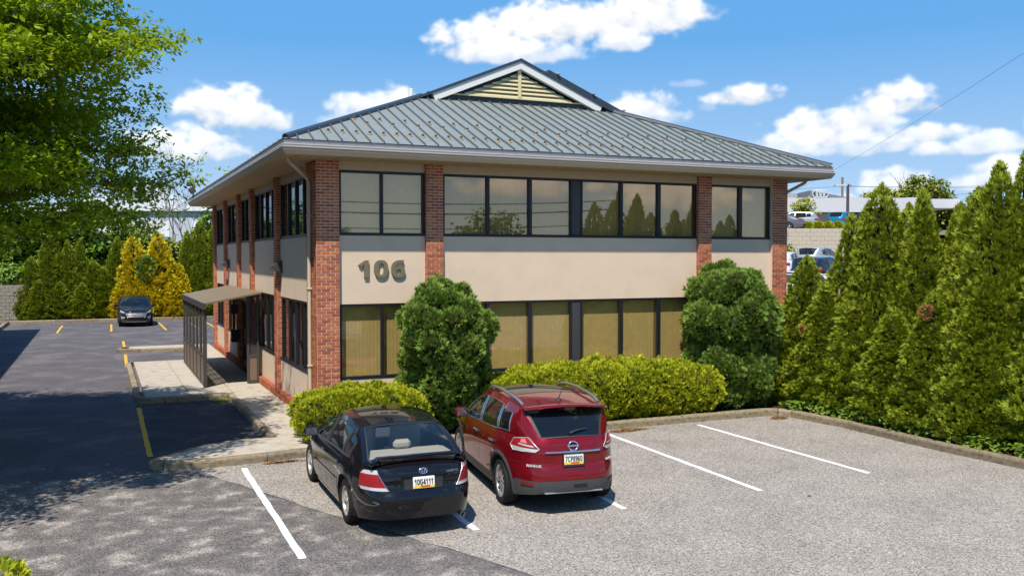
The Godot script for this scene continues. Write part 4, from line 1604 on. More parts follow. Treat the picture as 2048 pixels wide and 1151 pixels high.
	while k0 < 3.0:
		for dir in [1.0, -1.0]:
			# one straight strand at 45 degrees, clipped to the panel
			var xa := k0 if dir > 0 else k0 + hh
			var ya := 0.0
			var xb = xa + dir * hh
			var yb := hh
			if xa < -3.0:
				ya = -3.0 - xa
				xa = -3.0
			if xb > 3.0:
				yb -= xb - 3.0
				xb = 3.0
			if xa > 3.0:
				ya = xa - 3.0
				xa = 3.0
			if xb < -3.0:
				yb -= -3.0 - xb
				xb = -3.0
			if yb - ya > 0.05:
				s.tube([Vector3(xa, ya, 0.004 * dir), Vector3(xb, yb, 0.004 * dir)], 0.0034, 4, false)
		k0 += gap
	stuff(obj("chain_mesh", s, mats.fence_wire, f))


# ---------------------------------------------------------------- left: bare trees and brush behind the hedge
func limb(s: Shape, from: Vector3, dir: Vector3, length: float, r0: float, depth: int, spread: float, rise: float, r: RandomNumberGenerator, tips: Array, sides := 6) -> void:
	var path := [from]
	var radii := [r0]
	var p := from
	var d := dir
	var cuts := 4
	for k in cuts:
		d = (d + Vector3(r.randf_range(-1, 1), r.randf_range(-1, 1), r.randf_range(-1, 1)) * 0.13 + Vector3.UP * rise * 0.1).normalized()
		p += d * length / cuts
		path.append(p)
		radii.append(lerpf(r0, r0 * 0.55, (k + 1.0) / cuts))
	s.tube(path, radii, sides, false)
	tips.append([p, d, depth, path])
	if depth <= 0:
		return
	var kids := 2 + (1 if r.randf() < 0.6 else 0)
	for k in kids:
		var side := d.cross(Vector3(r.randf_range(-1, 1), r.randf_range(-1, 1), r.randf_range(-1, 1))).normalized()
		var nd := (d + side * spread * r.randf_range(0.6, 1.2)).normalized()
		limb(s, path[cuts - (k % 2)], nd, length * r.randf_range(0.6, 0.85), r0 * 0.55, depth - 1, spread, rise, r, tips, maxi(sides - 1, 4))


func make_left_background() -> void:
	var r := RandomNumberGenerator.new()
	var spots := [[Vector3(0.6, 1.6, -52.0), 4.2, "slender bare tree standing tallest behind the golden conifers"], [Vector3(-0.9, 1.6, -53.0), 3.5, "thin bare tree with a few yellow leaves beside the taller bare one"], [Vector3(2.0, 1.8, -54.0), 3.0, "short bare tree in front of the white warehouse"]]
	for k in spots.size():
		r.seed = 300 + k
		var t := thing("bare_tree", spots[k][0], 0.0, spots[k][2], "tree", "bare trees behind the hedge")
		var s := Shape.new()
		var tips := []
		limb(s, Vector3(0, -0.4, 0), Vector3(0.05, 1, 0), spots[k][1], 0.09, 4, 0.55, 0.6, r, tips)
		obj("trunk", s, mats.bare_bark, t)
		var lv := Foliage.new()
		var tm := leaf_templates(700 + k, 5, 0.14, 0.055, 0.25)
		for tip in tips:
			if tip[2] <= 1 and r.randf() < (0.16 if k == 0 else 0.34):
				lv.put(tm[r.randi() % tm.size()], Transform3D(Basis.from_euler(Vector3(r.randf() * 6, r.randf() * 6, r.randf() * 6)), tip[0]), r.randf_range(0.8, 1.3))
		obj("crown", lv.mesh(), mats.far_leaf, t)


# ---------------------------------------------------------------- across the street, seen only in the window glass
func make_street_behind() -> void:
	var r := RandomNumberGenerator.new()
	for q in [[-6.0, 41.0], [34.0, 44.0]]:
		var p := thing("street_pole", Vector3(q[0], -0.2, q[1]), 0.1, "wooden street pole across the road mirrored in the windows" if q[0] < 0 else "second street pole across the road with three wires", "pole", "street poles")
		var s := Shape.new()
		s.tube([Vector3.ZERO, Vector3(0, 9.2, 0)], [0.17, 0.13], 10)
		obj("shaft", s, mats.pole_wood, p)
		s = Shape.new()
		s.soft(Vector3(0, 8.4, 0.1), Vector3(0.12, 0.14, 2.2), 0.02)
		obj("crossarm", s, mats.pole_wood, p)
	for h in [[8.3, 0.04, 0.0], [7.6, 0.055, 0.6], [6.5, 0.035, 0.0]]:
		var path := []
		for q in 17:
			var t := q / 16.0
			path.append(Vector3(lerpf(-46.0, 34.0, t) if false else lerpf(-6.0, 34.0, t), h[0] - 3.2 * t * (1.0 - t), lerpf(41.0, 44.0, t) + h[2]))
		var s := Shape.new()
		s.tube(path, h[1], 6, false)
		tag(obj("street_wire", s, mats.wire), {8.3: "top street wire mirrored in the upper windows", 7.6: "thickest street wire mirrored in the upper windows", 6.5: "lowest street wire mirrored in the upper windows"}[h[0]], "wire", "street wires")


# ---------------------------------------------------------------- foliage
class Foliage:
	var v := PackedVector3Array()
	var c := PackedColorArray()

	func put(template: Array, t: Transform3D, bright := 1.0) -> void:
		# template: [triangle corners, colours]
		v.append_array(t * (template[0] as PackedVector3Array))
		if bright == 1.0:
			c.append_array(template[1])
		else:
			var k: PackedColorArray = template[1].duplicate()
			for q in k.size():
				k[q] = Color(k[q].r * bright, k[q].g * bright, k[q].b * bright)
			c.append_array(k)

	func mesh() -> ArrayMesh:
		var a := []
		a.resize(Mesh.ARRAY_MAX)
		a[Mesh.ARRAY_VERTEX] = v
		a[Mesh.ARRAY_COLOR] = c
		var m := ArrayMesh.new()
		if v.size():
			m.add_surface_from_arrays(Mesh.PRIMITIVE_TRIANGLES, a)
		return m


func blade(v: PackedVector3Array, c: PackedColorArray, root: Vector3, tip: Vector3, across: Vector3, width: float, col: Color) -> void:
	# a narrow leaf: a kite of two triangles, folded a little along its length
	var mid := root.lerp(tip, 0.45)
	v.append_array(PackedVector3Array([root, mid + across * width, tip, root, tip, mid - across * width]))
	for k in 6:
		c.append(col)


# flat fans of scale-leaf sprays growing along +y
func spray_templates(seed_: int, count: int, blades: int, size: float, width: float, spread: float) -> Array:
	var r := RandomNumberGenerator.new()
	r.seed = seed_
	var out := []
	for k in count:
		var v := PackedVector3Array()
		var c := PackedColorArray()
		var tone := r.randf_range(0.72, 1.25)
		var warm := r.randf_range(0.9, 1.12)
		for b in blades:
			var a := lerpf(-spread, spread, (b + 0.5) / blades) + r.randf_range(-0.15, 0.15)
			var lean := r.randf_range(-0.45, 0.45)
			var dir := Vector3(sin(a), cos(a), lean).normalized()
			var l := size * r.randf_range(0.65, 1.1) * (0.65 + 0.35 * cos(a))
			var root := dir * l * 0.12 + Vector3(0, -size * 0.25, 0)
			var across := dir.cross(Vector3(r.randf_range(-0.4, 0.4), 0.2, 1.0)).normalized()
			var tt := tone * r.randf_range(0.85, 1.15)
			blade(v, c, root, dir * l, across, width * r.randf_range(0.8, 1.25), Color(tt * warm, tt, tt * 0.9))
		out.append([v, c])
	return out


# clumps of drooping broad leaves round a twig end
func leaf_templates(seed_: int, leaves: int, size: float, width: float, ball: float) -> Array:
	var r := RandomNumberGenerator.new()
	r.seed = seed_
	var out := []
	for k in 8:
		var v := PackedVector3Array()
		var c := PackedColorArray()
		var tone := r.randf_range(0.7, 1.3)
		for b in leaves:
			var p := Vector3(r.randf_range(-1, 1), r.randf_range(-0.5, 0.5), r.randf_range(-1, 1)) * ball
			var dir := Vector3(r.randf_range(-1, 1), r.randf_range(-0.9, 0.25), r.randf_range(-1, 1)).normalized()
			var across := dir.cross(Vector3(r.randf_range(-0.5, 0.5), 1.0, r.randf_range(-0.5, 0.5))).normalized()
			var l := size * r.randf_range(0.7, 1.2)
			var tt := tone * r.randf_range(0.75, 1.25)
			blade(v, c, p, p + dir * l, across, width * r.randf_range(0.8, 1.2), Color(tt * r.randf_range(0.9, 1.15), tt, tt * 0.8))
		out.append([v, c])
	return out


func aim(dir: Vector3, spin: float) -> Basis:
	# a basis whose y runs along dir
	var y := dir.normalized()
	var x := y.cross(Vector3(0.3, 0.2, 0.93)).normalized()
	var z := x.cross(y)
	return Basis(x, y, z) * Basis(Vector3.UP, spin)


# upright conifer of unit size: height 1 is scaled by the caller through `h`, radius through `rad`
func conifer_crown(seed_: int, h: float, rad: float, tufts: int, tm: Array, blunt := 0.75, leaders := 1) -> ArrayMesh:
	var r := RandomNumberGenerator.new()
	r.seed = seed_
	var f := FastNoiseLite.new()
	f.seed = seed_
	f.frequency = 0.9
	f.fractal_octaves = 3
	var fo := Foliage.new()
	var n := 0
	while n < tufts:
		var t := 1.0 - sqrt(r.randf()) if r.randf() < 0.45 else r.randf()
		var prof := pow(1.0 - t, blunt) * (1.0 - 0.35 * smoothstep(0.12, 0.0, t))
		if r.randf() > prof + 0.12:
			continue
		var a := r.randf() * TAU
		var y := t * h
		var lump := 1.0 + f.get_noise_3d(cos(a) * 2.2, y * 1.5, sin(a) * 2.2) * 0.55
		var rr := (rad * prof + 0.05) * lump
		var depth := pow(r.randf(), 2.2)
		var p := Vector3(cos(a), 0, sin(a)) * rr * (1.02 - 0.30 * depth)
		p.y = y + r.randf_range(-0.05, 0.05)
		var dir := Vector3(cos(a), r.randf_range(0.5, 1.5), sin(a)) + Vector3(r.randf_range(-0.5, 0.5), r.randf_range(-0.3, 0.3), r.randf_range(-0.5, 0.5))
		if t > 0.93:
			dir = Vector3(r.randf_range(-0.4, 0.4), 1, r.randf_range(-0.4, 0.4))
		fo.put(tm[r.randi() % tm.size()], Transform3D(aim(dir, r.randf() * TAU).scaled(Vector3.ONE * r.randf_range(0.8, 1.25)), p))
		n += 1
	# the leader
	for k in 26:
		var p2 := Vector3(r.randf_range(-0.05, 0.05), h * (0.95 + 0.065 * k / 26.0), r.randf_range(-0.05, 0.05)) * Vector3(1.0 - k / 30.0, 1, 1.0 - k / 30.0)
		fo.put(tm[r.randi() % tm.size()], Transform3D(aim(Vector3(r.randf_range(-0.5, 0.5), 1.2, r.randf_range(-0.5, 0.5)), r.randf() * TAU), p2))
	return fo.mesh()


# the twiggy inside of a conifer or shrub that stops one seeing through it
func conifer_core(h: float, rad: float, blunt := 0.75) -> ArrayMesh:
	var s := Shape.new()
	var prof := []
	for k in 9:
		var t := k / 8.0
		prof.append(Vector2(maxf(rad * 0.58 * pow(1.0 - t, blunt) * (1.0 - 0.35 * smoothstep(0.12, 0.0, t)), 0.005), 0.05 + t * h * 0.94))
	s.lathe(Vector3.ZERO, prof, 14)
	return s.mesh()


# a mound made of round lobes: list of [centre, radii]
func mound(seed_: int, lobes: Array, per_area: float, tm: Array, up: float, size: float, ground := 0.03) -> ArrayMesh:
	var r := RandomNumberGenerator.new()
	r.seed = seed_
	var fo := Foliage.new()
	var f := FastNoiseLite.new()
	f.seed = seed_
	f.frequency = 2.2
	for l in lobes:
		var c: Vector3 = l[0]
		var e: Vector3 = l[1]
		var n := int(per_area * 4.0 * PI * pow((e.x * e.y + e.x * e.z + e.y * e.z) / 3.0, 1.0))
		for k in n:
			var d := Vector3(r.randfn(), r.randfn(), r.randfn()).normalized()
			var bump := 1.0 + f.get_noise_3dv((c + d * e) * 1.3) * 0.24
			var p := c + d * e * bump * r.randf_range(0.86, 1.04)
			if p.y < ground:
				continue
			# skip what lies well inside a neighbouring lobe
			var hidden := false
			for o in lobes:
				if o != l and ((p - o[0]) / o[1]).length_squared() < 0.62:
					hidden = true
					break
			if hidden:
				continue
			var dir := (d / e * minf(e.x, minf(e.y, e.z))).normalized() + Vector3.UP * up + Vector3(r.randf_range(-0.45, 0.45), r.randf_range(-0.3, 0.3), r.randf_range(-0.45, 0.45))
			fo.put(tm[r.randi() % tm.size()], Transform3D(aim(dir, r.randf() * TAU).scaled(Vector3.ONE * size * (r.randf_range(1.3, 1.7) if r.randf() < 0.06 else r.randf_range(0.75, 1.2))), p))
	return fo.mesh()


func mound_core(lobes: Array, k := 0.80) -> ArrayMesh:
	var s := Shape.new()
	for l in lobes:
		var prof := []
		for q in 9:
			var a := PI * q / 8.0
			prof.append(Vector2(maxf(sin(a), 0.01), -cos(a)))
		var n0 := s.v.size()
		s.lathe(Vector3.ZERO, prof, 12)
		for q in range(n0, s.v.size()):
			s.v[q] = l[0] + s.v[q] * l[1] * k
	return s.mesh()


func tree_crown(seed_: int, lobes: Array, clumps: int, tm: Array, fill := 0.55) -> ArrayMesh:
	# clumps spread through round masses, thicker towards the outside, in loose layers
	var r := RandomNumberGenerator.new()
	r.seed = seed_
	var f := FastNoiseLite.new()
	f.seed = seed_ + 1
	f.frequency = 0.55
	f.fractal_octaves = 3
	var fo := Foliage.new()
	var vol := 0.0
	for l in lobes:
		vol += l[1].x * l[1].y * l[1].z
	for l in lobes:
		var n := int(clumps * l[1].x * l[1].y * l[1].z / vol)
		var k := 0
		var guard := 0
		while k < n and guard < n * 8:
			guard += 1
			var d := Vector3(r.randfn(), r.randfn(), r.randfn()).normalized()
			var p: Vector3 = l[0] + d * l[1] * pow(r.randf(), fill)
			if f.get_noise_3d(p.x, p.y * 1.9, p.z) < -0.10 + r.randf_range(-0.1, 0.1):
				continue
			fo.put(tm[r.randi() % tm.size()], Transform3D(Basis(Vector3.UP, r.randf() * TAU) * Basis(Vector3.RIGHT, r.randf_range(-0.5, 0.5)) * r.randf_range(0.8, 1.25), p))
			k += 1
	return fo.mesh()


func make_planting() -> void:
	var r := RandomNumberGenerator.new()
	r.seed = 99
	# ---- three arborvitae, then copies of them
	var tm := spray_templates(500, 14, 9, 0.115, 0.0125, 1.0)
	var kinds := []
	for k in 4:
		kinds.append([conifer_crown(510 + k, 5.0, 1.05, 8200, tm, 0.62 + 0.06 * k), conifer_core(5.0, 1.05, 0.62 + 0.06 * k)])
	var trunk := Shape.new()
	trunk.tube([Vector3(0, -0.1, 0), Vector3(0, 4.2, 0)], [0.07, 0.02], 8)
	var trunk_mesh := trunk.mesh()
	var spots := [
		[12.25, 1.45, 3.75, 0.92, "smallest arborvitae of the row, touching the brick corner"],
		[12.05, 2.35, 3.1, 0.85, "low arborvitae with a brown patch, second from the brick corner"],
		[12.75, 2.45, 4.75, 0.90, "narrow-topped arborvitae third from the brick corner"],
		[13.15, 2.55, 4.95, 0.85, "slim arborvitae in the rear of the row before the dealership"],
		[12.65, 3.50, 5.42, 1.05, "tall pointed arborvitae that rises in front of the white fascia"],
		[13.10, 3.90, 4.95, 0.85, "arborvitae just right of the tallest pointed one"],
		[13.15, 4.32, 5.10, 0.80, "arborvitae with thin leader in the middle of the row"],
		[12.65, 4.70, 5.20, 0.95, "broad arborvitae with forked top in the middle of the row"],
		[13.30, 5.15, 4.90, 0.80, "short-topped arborvitae standing in a gap of the row"],
		[12.65, 6.12, 5.15, 0.95, "arborvitae with a brown tuft on its side"],
		[12.45, 6.75, 5.62, 1.05, "tallest arborvitae near the right end of the row"],
		[12.75, 7.15, 5.85, 0.95, "arborvitae at the right edge of the picture"],
		[12.0, 3.35, 2.7, 0.80, "low arborvitae bulging over the kerb below the tall pointed one"],
		[11.95, 4.55, 2.6, 0.85, "low arborvitae over the ivy in the middle of the row"],
		[11.95, 5.65, 3.0, 0.90, "low wide arborvitae beside the right-hand kerb"],
		[11.95, 6.85, 3.4, 0.95, "low arborvitae over the kerb at the right edge"],
		[12.5, 8.3, 5.7, 1.0, "arborvitae just outside the right edge of the picture"],
		[12.4, 9.5, 5.7, 1.0, "last arborvitae of the right-hand row"],
	]
	for k in spots.size():
		var q = spots[k]
		var t := thing("arborvitae", Vector3(q[0], -0.04, q[1]), r.randf() * TAU, q[4], "conifer", "arborvitae along the right-hand kerb")
		var kind = kinds[k % 4]
		var sc := Vector3(q[3] / 1.05, q[2] / 5.05, q[3] / 1.05)
		obj("crown", kind[0], mats.arborvitae, t).scale = sc
		obj("twigs", kind[1], mats.twig, t).scale = sc
		obj("trunk", trunk_mesh, mats.bark, t).scale = Vector3(1, q[2] / 5.05, 1)
	# brown patches in the row
	for q in [[Vector3(11.42, 2.55, 5.9), 0.26, "dead brown tuft in the arborvitae by the right edge"], [Vector3(11.28, 1.95, 2.35), 0.16, "small dead brown tuft low in the arborvitae row"]]:
		tag(obj("dead_tuft", mound(530, [[q[0], Vector3(0.6, 0.8, 0.6) * q[1] * 0.6]], 420.0, tm, 0.2, 0.6), mats.dead_leaf), q[2], "dead foliage", "dead tufts in the arborvitae")
	# ---- the green hedge at the far end of the drive
	var back := [
		[-7.95, -41.9, 3.75, 1.0, "outermost green conifer beside the block wall"], [-6.95, -42.0, 5.1, 1.15, "tallest green conifer next to the block wall"],
		[-5.95, -42.0, 4.8, 0.95, "third green conifer of the far hedge, pointed"], [-5.3, -42.1, 4.85, 0.9, "fourth green conifer of the far hedge, slim"],
		[-4.6, -41.9, 3.6, 1.0, "low green conifer in the middle of the far hedge"], [-4.0, -41.8, 3.2, 1.0, "low green conifer beside the golden ones"],
		[-3.2, -42.2, 5.0, 1.15, "broad dark conifer left of the golden ones"],
		[0.9, -42.2, 5.4, 1.0, "green conifer right of the golden ones"], [1.7, -42.2, 6.1, 1.05, "tall green conifer close to the roof corner"], [2.6, -42.2, 6.0, 1.05, "green conifer half hidden by the building"],
		[-6.4, -41.3, 2.3, 0.9, "low front conifer of the far hedge near the wall"], [-5.2, -41.2, 2.2, 0.9, "low front conifer of the far hedge"], [-7.5, -41.2, 2.4, 0.85, "low front conifer touching the block wall"],
	]
	for k in back.size():
		var q = back[k]
		var t := thing("hedge_conifer", Vector3(q[0], -0.05, q[1]), r.randf() * TAU, q[4], "conifer", "green conifers at the end of the drive")
		var kind = kinds[k % 4]
		var sc := Vector3(q[3] / 1.05, q[2] / 5.05, q[3] / 1.05)
		obj("crown", kind[0], mats.arborvitae, t).scale = sc
		obj("twigs", kind[1], mats.twig, t).scale = sc
		obj("trunk", trunk_mesh, mats.bark, t).scale = Vector3(1, q[2] / 5.05, 1)
	var gold_tm := spray_templates(540, 10, 8, 0.20, 0.03, 1.0)
	var gold_crown := conifer_crown(541, 5.0, 1.25, 2600, gold_tm, 0.6)
	var gold_core := conifer_core(5.0, 1.25, 0.6)
	var golds := [[-2.3, -41.6, 5.1, 1.15, "golden conifer with double top left of the green gap"], [-0.85, -41.6, 5.15, 1.35, "largest golden conifer above the parked black car"], [0.35, -41.4, 3.3, 0.9, "small golden conifer right of the largest one"], [-1.9, -41.0, 2.6, 0.9, "low golden conifer behind the parked black car"], [0.1, -41.0, 2.4, 1.0, "low golden conifer right of the parked black car"], [-3.0, -41.1, 2.3, 0.8, "low yellowish conifer left of the parked black car"]]
	for q in golds:
		var t := thing("golden_conifer", Vector3(q[0], -0.05, q[1]), r.randf() * TAU, q[4], "conifer", "golden conifers at the end of the drive")
		var sc := Vector3(q[3] / 1.25, q[2] / 5.05, q[3] / 1.25)
		obj("crown", gold_crown, mats.gold_conifer, t).scale = sc
		obj("twigs", gold_core, mats.twig, t).scale = sc
		obj("trunk", trunk_mesh, mats.bark, t).scale = Vector3(1, q[2] / 5.05, 1)
	var gap := thing("green_shrub", Vector3(-1.6, -0.05, -41.1), 0.0, "dark green shrub between the golden conifers", "shrub")
	var gl := [[Vector3(0, 2.9, 0.2), Vector3(0.5, 0.9, 0.4)]]
	obj("crown", mound(545, gl, 130.0, gold_tm, 0.5, 0.8), mats.juniper, gap)
	obj("stem", trunk_mesh, mats.bark, gap).scale = Vector3(1, 0.6, 1)
	# ---- two clipped junipers by the front wall
	var jt := spray_templates(550, 12, 10, 0.095, 0.012, 0.8)
	var jun := func(at: Vector3, w: float, h: float, seed_: int, label: String) -> void:
		var q := RandomNumberGenerator.new()
		q.seed = seed_
		var lobes := []
		for k in 64:
			var t := pow(q.randf(), 0.9)
			var prof := sin(clampf(0.30 + t * 0.62, 0, 1) * PI) * 0.5 + 0.5 if false else sqrt(clampf(1.0 - pow(absf(t - 0.52) / 0.56, 3.0), 0.0, 1.0)) * (0.86 if t < 0.2 else 1.0)
			var a := q.randf() * TAU
			var rr := w * 0.5 * prof * q.randf_range(0.52, 0.78)
			var s := q.randf_range(0.20, 0.34) * w * 0.5
			lobes.append([Vector3(cos(a) * rr, 0.12 + t * (h - 0.34), sin(a) * rr), Vector3(s, s * q.randf_range(0.85, 1.15), s)])
		for k in 5:
			lobes.append([Vector3(0, h * (0.18 + k * 0.155), 0), Vector3(w * 0.33, h * 0.14, w * 0.33)])
		var t2 := thing("juniper", at, 0.0, label, "shrub", "clipped junipers by the front wall")
		obj("crown", mound(seed_ + 1, lobes, 300.0, jt, 0.75, 1.0), mats.juniper, t2)
		obj("twigs", mound_core(lobes, 0.84), mats.twig, t2)
		var st := Shape.new()
		st.tube([Vector3(0, -0.1, 0), Vector3(0.02, 0.5, 0), Vector3(0, h * 0.6, 0)], [0.09, 0.07, 0.04], 8)
		obj("stem", st, mats.bark, t2)
	jun.call(Vector3(2.52, -0.04, 1.05), 2.2, 3.14, 560, "round-topped juniper in front of the window beside the number 106")
	jun.call(Vector3(10.2, -0.04, 1.0), 2.5, 3.62, 570, "tall lumpy juniper at the right end of the front windows")
	# ---- golden hedges along the front
	var ht := spray_templates(580, 12, 8, 0.075, 0.012, 1.1)
	var hedge := func(at: Vector3, length: float, depth: float, h: float, seed_: int, label: String) -> void:
		var q := RandomNumberGenerator.new()
		q.seed = seed_
		var lobes := []
		var n := int(length / 0.42)
		for k in n + 1:
			for side in [-0.3, 0.3]:
				var x := lerpf(-length * 0.5 + 0.4, length * 0.5 - 0.4, float(k) / n) + q.randf_range(-0.1, 0.1)
				var e := 1.0 - 0.22 * pow(absf(x) / (length * 0.5), 3.0)
				lobes.append([Vector3(x, h * 0.52 * e, depth * side * 0.9), Vector3(0.55, h * 0.5 * e * q.randf_range(0.92, 1.06), depth * 0.34)])
		var t2 := thing("hedge", at, 0.0, label, "hedge", "golden hedges along the front wall")
		obj("foliage", mound(seed_ + 1, lobes, 430.0, ht, 0.9, 1.0), mats.hedge_gold, t2)
		obj("twigs", mound_core(lobes, 0.86), mats.twig, t2)
		for k in 4:
			var st := Shape.new()
			var x := lerpf(-length * 0.35, length * 0.35, k / 3.0)
			st.tube([Vector3(x, -0.1, 0), Vector3(x + 0.05, h * 0.6, 0.05)], [0.04, 0.02], 6)
			obj("stem", st, mats.bark, t2)
	hedge.call(Vector3(0.62, -0.03, 1.2), 2.5, 1.25, 1.02, 590, "low golden hedge at the brick corner behind the black sedan")
	hedge.call(Vector3(6.35, -0.03, 1.22), 5.9, 1.45, 1.26, 600, "long golden hedge under the middle windows")
	var gb := thing("golden_bush", Vector3(11.5, -0.03, 1.15), 0.0, "small golden bush between tall juniper and the conifer row", "shrub")
	var bl := [[Vector3(0, 0.62, 0), Vector3(0.55, 0.62, 0.5)], [Vector3(0.35, 0.45, 0.2), Vector3(0.45, 0.5, 0.4)]]
	obj("foliage", mound(611, bl, 380.0, ht, 0.9, 1.05), mats.hedge_gold, gb)
	obj("twigs", mound_core(bl, 0.84), mats.twig, gb)
	# ---- ivy along the right-hand kerb
	var iv := Foliage.new()
	var it := leaf_templates(620, 7, 0.085, 0.045, 0.10)
	for k in 1500:
		var z := r.randf_range(2.6, 9.6)
		var x := 11.18 + absf(r.randfn()) * 0.28
		if sin(z * 2.1) + sin(z * 5.3 + 1.0) * 0.6 < -0.55 and r.randf() < 0.8:
			continue
		iv.put(it[r.randi() % it.size()], Transform3D(Basis(Vector3.UP, r.randf() * TAU), Vector3(x, 0.05 + r.randf() * 0.14, z)))
	for k in 260:
		iv.put(it[r.randi() % it.size()], Transform3D(Basis(Vector3.UP, r.randf() * TAU), Vector3(r.randf_range(10.9, 12.4), 0.05 + r.randf() * 0.1, r.randf_range(2.05, 2.6))))
	stuff(tag(obj("ivy", iv.mesh(), mats.ivy_leaf), "bright green ivy creeping along the right-hand kerb", "ivy"))
	# ---- the big tree over the drive, its trunk outside the frame
	var bt := thing("maple_tree", Vector3(-9.4, LOT, 0.6), 0.0, "large spreading leafy tree overhanging the drive on the left", "tree")
	var wood := Shape.new()
	var q2 := RandomNumberGenerator.new()
	q2.seed = 640
	wood.tube([Vector3(0, -0.2, 0), Vector3(0.05, 1.2, 0), Vector3(0.0, 2.6, 0.05), Vector3(0.1, 4.2, 0), Vector3(0, 8.5, 0.1), Vector3(0.1, 12.0, 0)], [0.36, 0.27, 0.25, 0.22, 0.14, 0.04], 12, false)
	obj("trunk", wood, mats.bark, bt)
	var lf := leaf_templates(641, 15, 0.13, 0.031, 0.19)
	var fo := Foliage.new()
	var arms := 64
	for k in arms:
		# limbs leave the trunk in a spiral and spread level, their sprays hang in flat layers
		var a := k * 2.399 + 0.3
		var share := k / float(arms)
		var y0 := 3.6 + 8.2 * share
		var reach := 6.0 * sqrt(maxf(1.0 - pow(share, 2.2), 0.08)) * q2.randf_range(0.84, 1.08)
		var br := Shape.new()
		var path := []
		var radii := []
		var end_y := y0 + q2.randf_range(0.9, 1.9)
		for s in 7:
			var t := s / 6.0
			var wob := Vector3(q2.randf_range(-0.14, 0.14), q2.randf_range(-0.1, 0.1), q2.randf_range(-0.14, 0.14)) * (1.0 if s > 0 else 0.0)
			path.append(Vector3(cos(a) * reach * t, lerpf(y0, end_y, pow(t, 0.7)) - t * t * 0.45, sin(a) * reach * t) + wob)
			radii.append(lerpf(0.075, 0.013, t))
		br.tube(path, radii, 7, false)
		# side twigs
		for s in range(2, 7):
			for side in [-1.0, 1.0]:
				var from: Vector3 = path[s]
				var dir := Vector3(cos(a + side * 0.9), 0.12, sin(a + side * 0.9))
				var len := q2.randf_range(0.8, 1.7) * (1.1 - s / 9.0) * (reach / 4.5)
				var tip := from + dir * len + Vector3(0, q2.randf_range(-0.2, 0.2), 0)
				br.tube([from, from.lerp(tip, 0.5) + Vector3(0, 0.06, 0), tip], [0.02, 0.012, 0.006], 5, false)
				for n in int(26 * len):
					var p := from.lerp(tip, q2.randf_range(0.15, 1.12)) + Vector3(q2.randfn() * 0.27, q2.randfn() * 0.16 + 0.02, q2.randfn() * 0.27)
					fo.put(lf[q2.randi() % 8], Transform3D(Basis(Vector3.UP, q2.randf() * TAU) * q2.randf_range(0.8, 1.2), p))
		for n in int(16 * reach):
			var t := q2.randf_range(0.35, 1.08)
			var i0 := mini(int(t * 6.0), 5)
			var p: Vector3 = path[i0].lerp(path[i0 + 1], t * 6.0 - i0) + Vector3(q2.randfn() * 0.28, q2.randfn() * 0.16, q2.randfn() * 0.28)
			fo.put(lf[q2.randi() % 8], Transform3D(Basis(Vector3.UP, q2.randf() * TAU) * q2.randf_range(0.8, 1.2), p))
		obj("branch", br, mats.bark, bt)
	# top of the crown
	var cap := tree_crown(645, [[Vector3(0.2, 12.4, 0), Vector3(2.6, 1.3, 2.6)]], 500, lf, 0.45)
	obj("upper_crown", cap, mats.tree_leaf, bt)
	# sprays that fill the crown between the limbs
	var fill := tree_crown(646, [[Vector3(0.9, 7.9, 0.2), Vector3(5.0, 3.3, 5.0)], [Vector3(2.6, 6.2, -0.8), Vector3(3.0, 1.5, 3.4)], [Vector3(3.8, 4.85, -0.9), Vector3(2.3, 0.8, 2.6)], [Vector3(3.8, 4.35, 3.4), Vector3(0.8, 0.5, 1.0)], [Vector3(4.7, 7.1, -0.6), Vector3(1.6, 1.9, 2.1)]], 5300, lf, 0.42)
	obj("inner_crown", fill, mats.tree_leaf, bt)
	obj("crown", fo.mesh(), mats.tree_leaf, bt)
	# ---- leafy trees behind the far hedge
	var ft := leaf_templates(650, 14, 0.34, 0.11, 0.5)
	var rear := [
		[Vector3(-12.0, 0.0, -46.5), 3.6, 6.6, "dark leafy tree behind the block wall"], [Vector3(-8.6, 0.2, -47.5), 3.8, 8.0, "leafy tree behind the tallest hedge conifer"],
		[Vector3(-5.0, 0.4, -48.0), 3.6, 7.8, "leafy tree behind the middle of the far hedge"], [Vector3(-1.6, 1.4, -52.0), 3.0, 4.8, "olive bush on the bank behind the golden conifers"],
		[Vector3(3.6, 1.2, -50.0), 2.4, 6.2, "fresh green tree beside the warehouse behind the roof corner"], [Vector3(-15.0, 0.4, -52.0), 4.0, 7.5, "tall leafy tree at the left end behind the wall"],
		[Vector3(0.8, 1.6, -55.0), 2.6, 3.4, "brushy thicket at the foot of the bare trees"]]
	for k in rear.size():
		var q = rear[k]
		var t := thing("leafy_tree", q[0], 0.0, q[3], "tree", "trees behind the far hedge")
		var w: float = q[1]
		var h: float = q[2]
		var lobes := [[Vector3(0, h * 0.55, 0), Vector3(w * 0.62, h * 0.42, w * 0.55)], [Vector3(-w * 0.5, h * 0.42, 0.4), Vector3(w * 0.45, h * 0.32, w * 0.4)], [Vector3(w * 0.5, h * 0.45, 0.3), Vector3(w * 0.45, h * 0.34, w * 0.4)], [Vector3(0.2, h * 0.22, 0.8), Vector3(w * 0.8, h * 0.24, w * 0.4)]]
		obj("crown", tree_crown(660 + k, lobes, 620, ft, 0.5), mats.far_leaf if k in [3, 6] else mats.shrub_leaf, t)
		var st := Shape.new()
		var tips := []
		q2.seed = 670 + k
		limb(st, Vector3(0, -0.5, 0), Vector3.UP, h * 0.4, 0.14, 2, 0.6, 0.4, q2, tips)
		obj("trunk", st, mats.bark, t)
	# ivy-like shrub spilling over the block wall
	var sw := thing("wall_shrub", Vector3(-9.9, 2.0, -42.1), 0.0, "glossy dark shrub hanging over the block wall", "shrub")
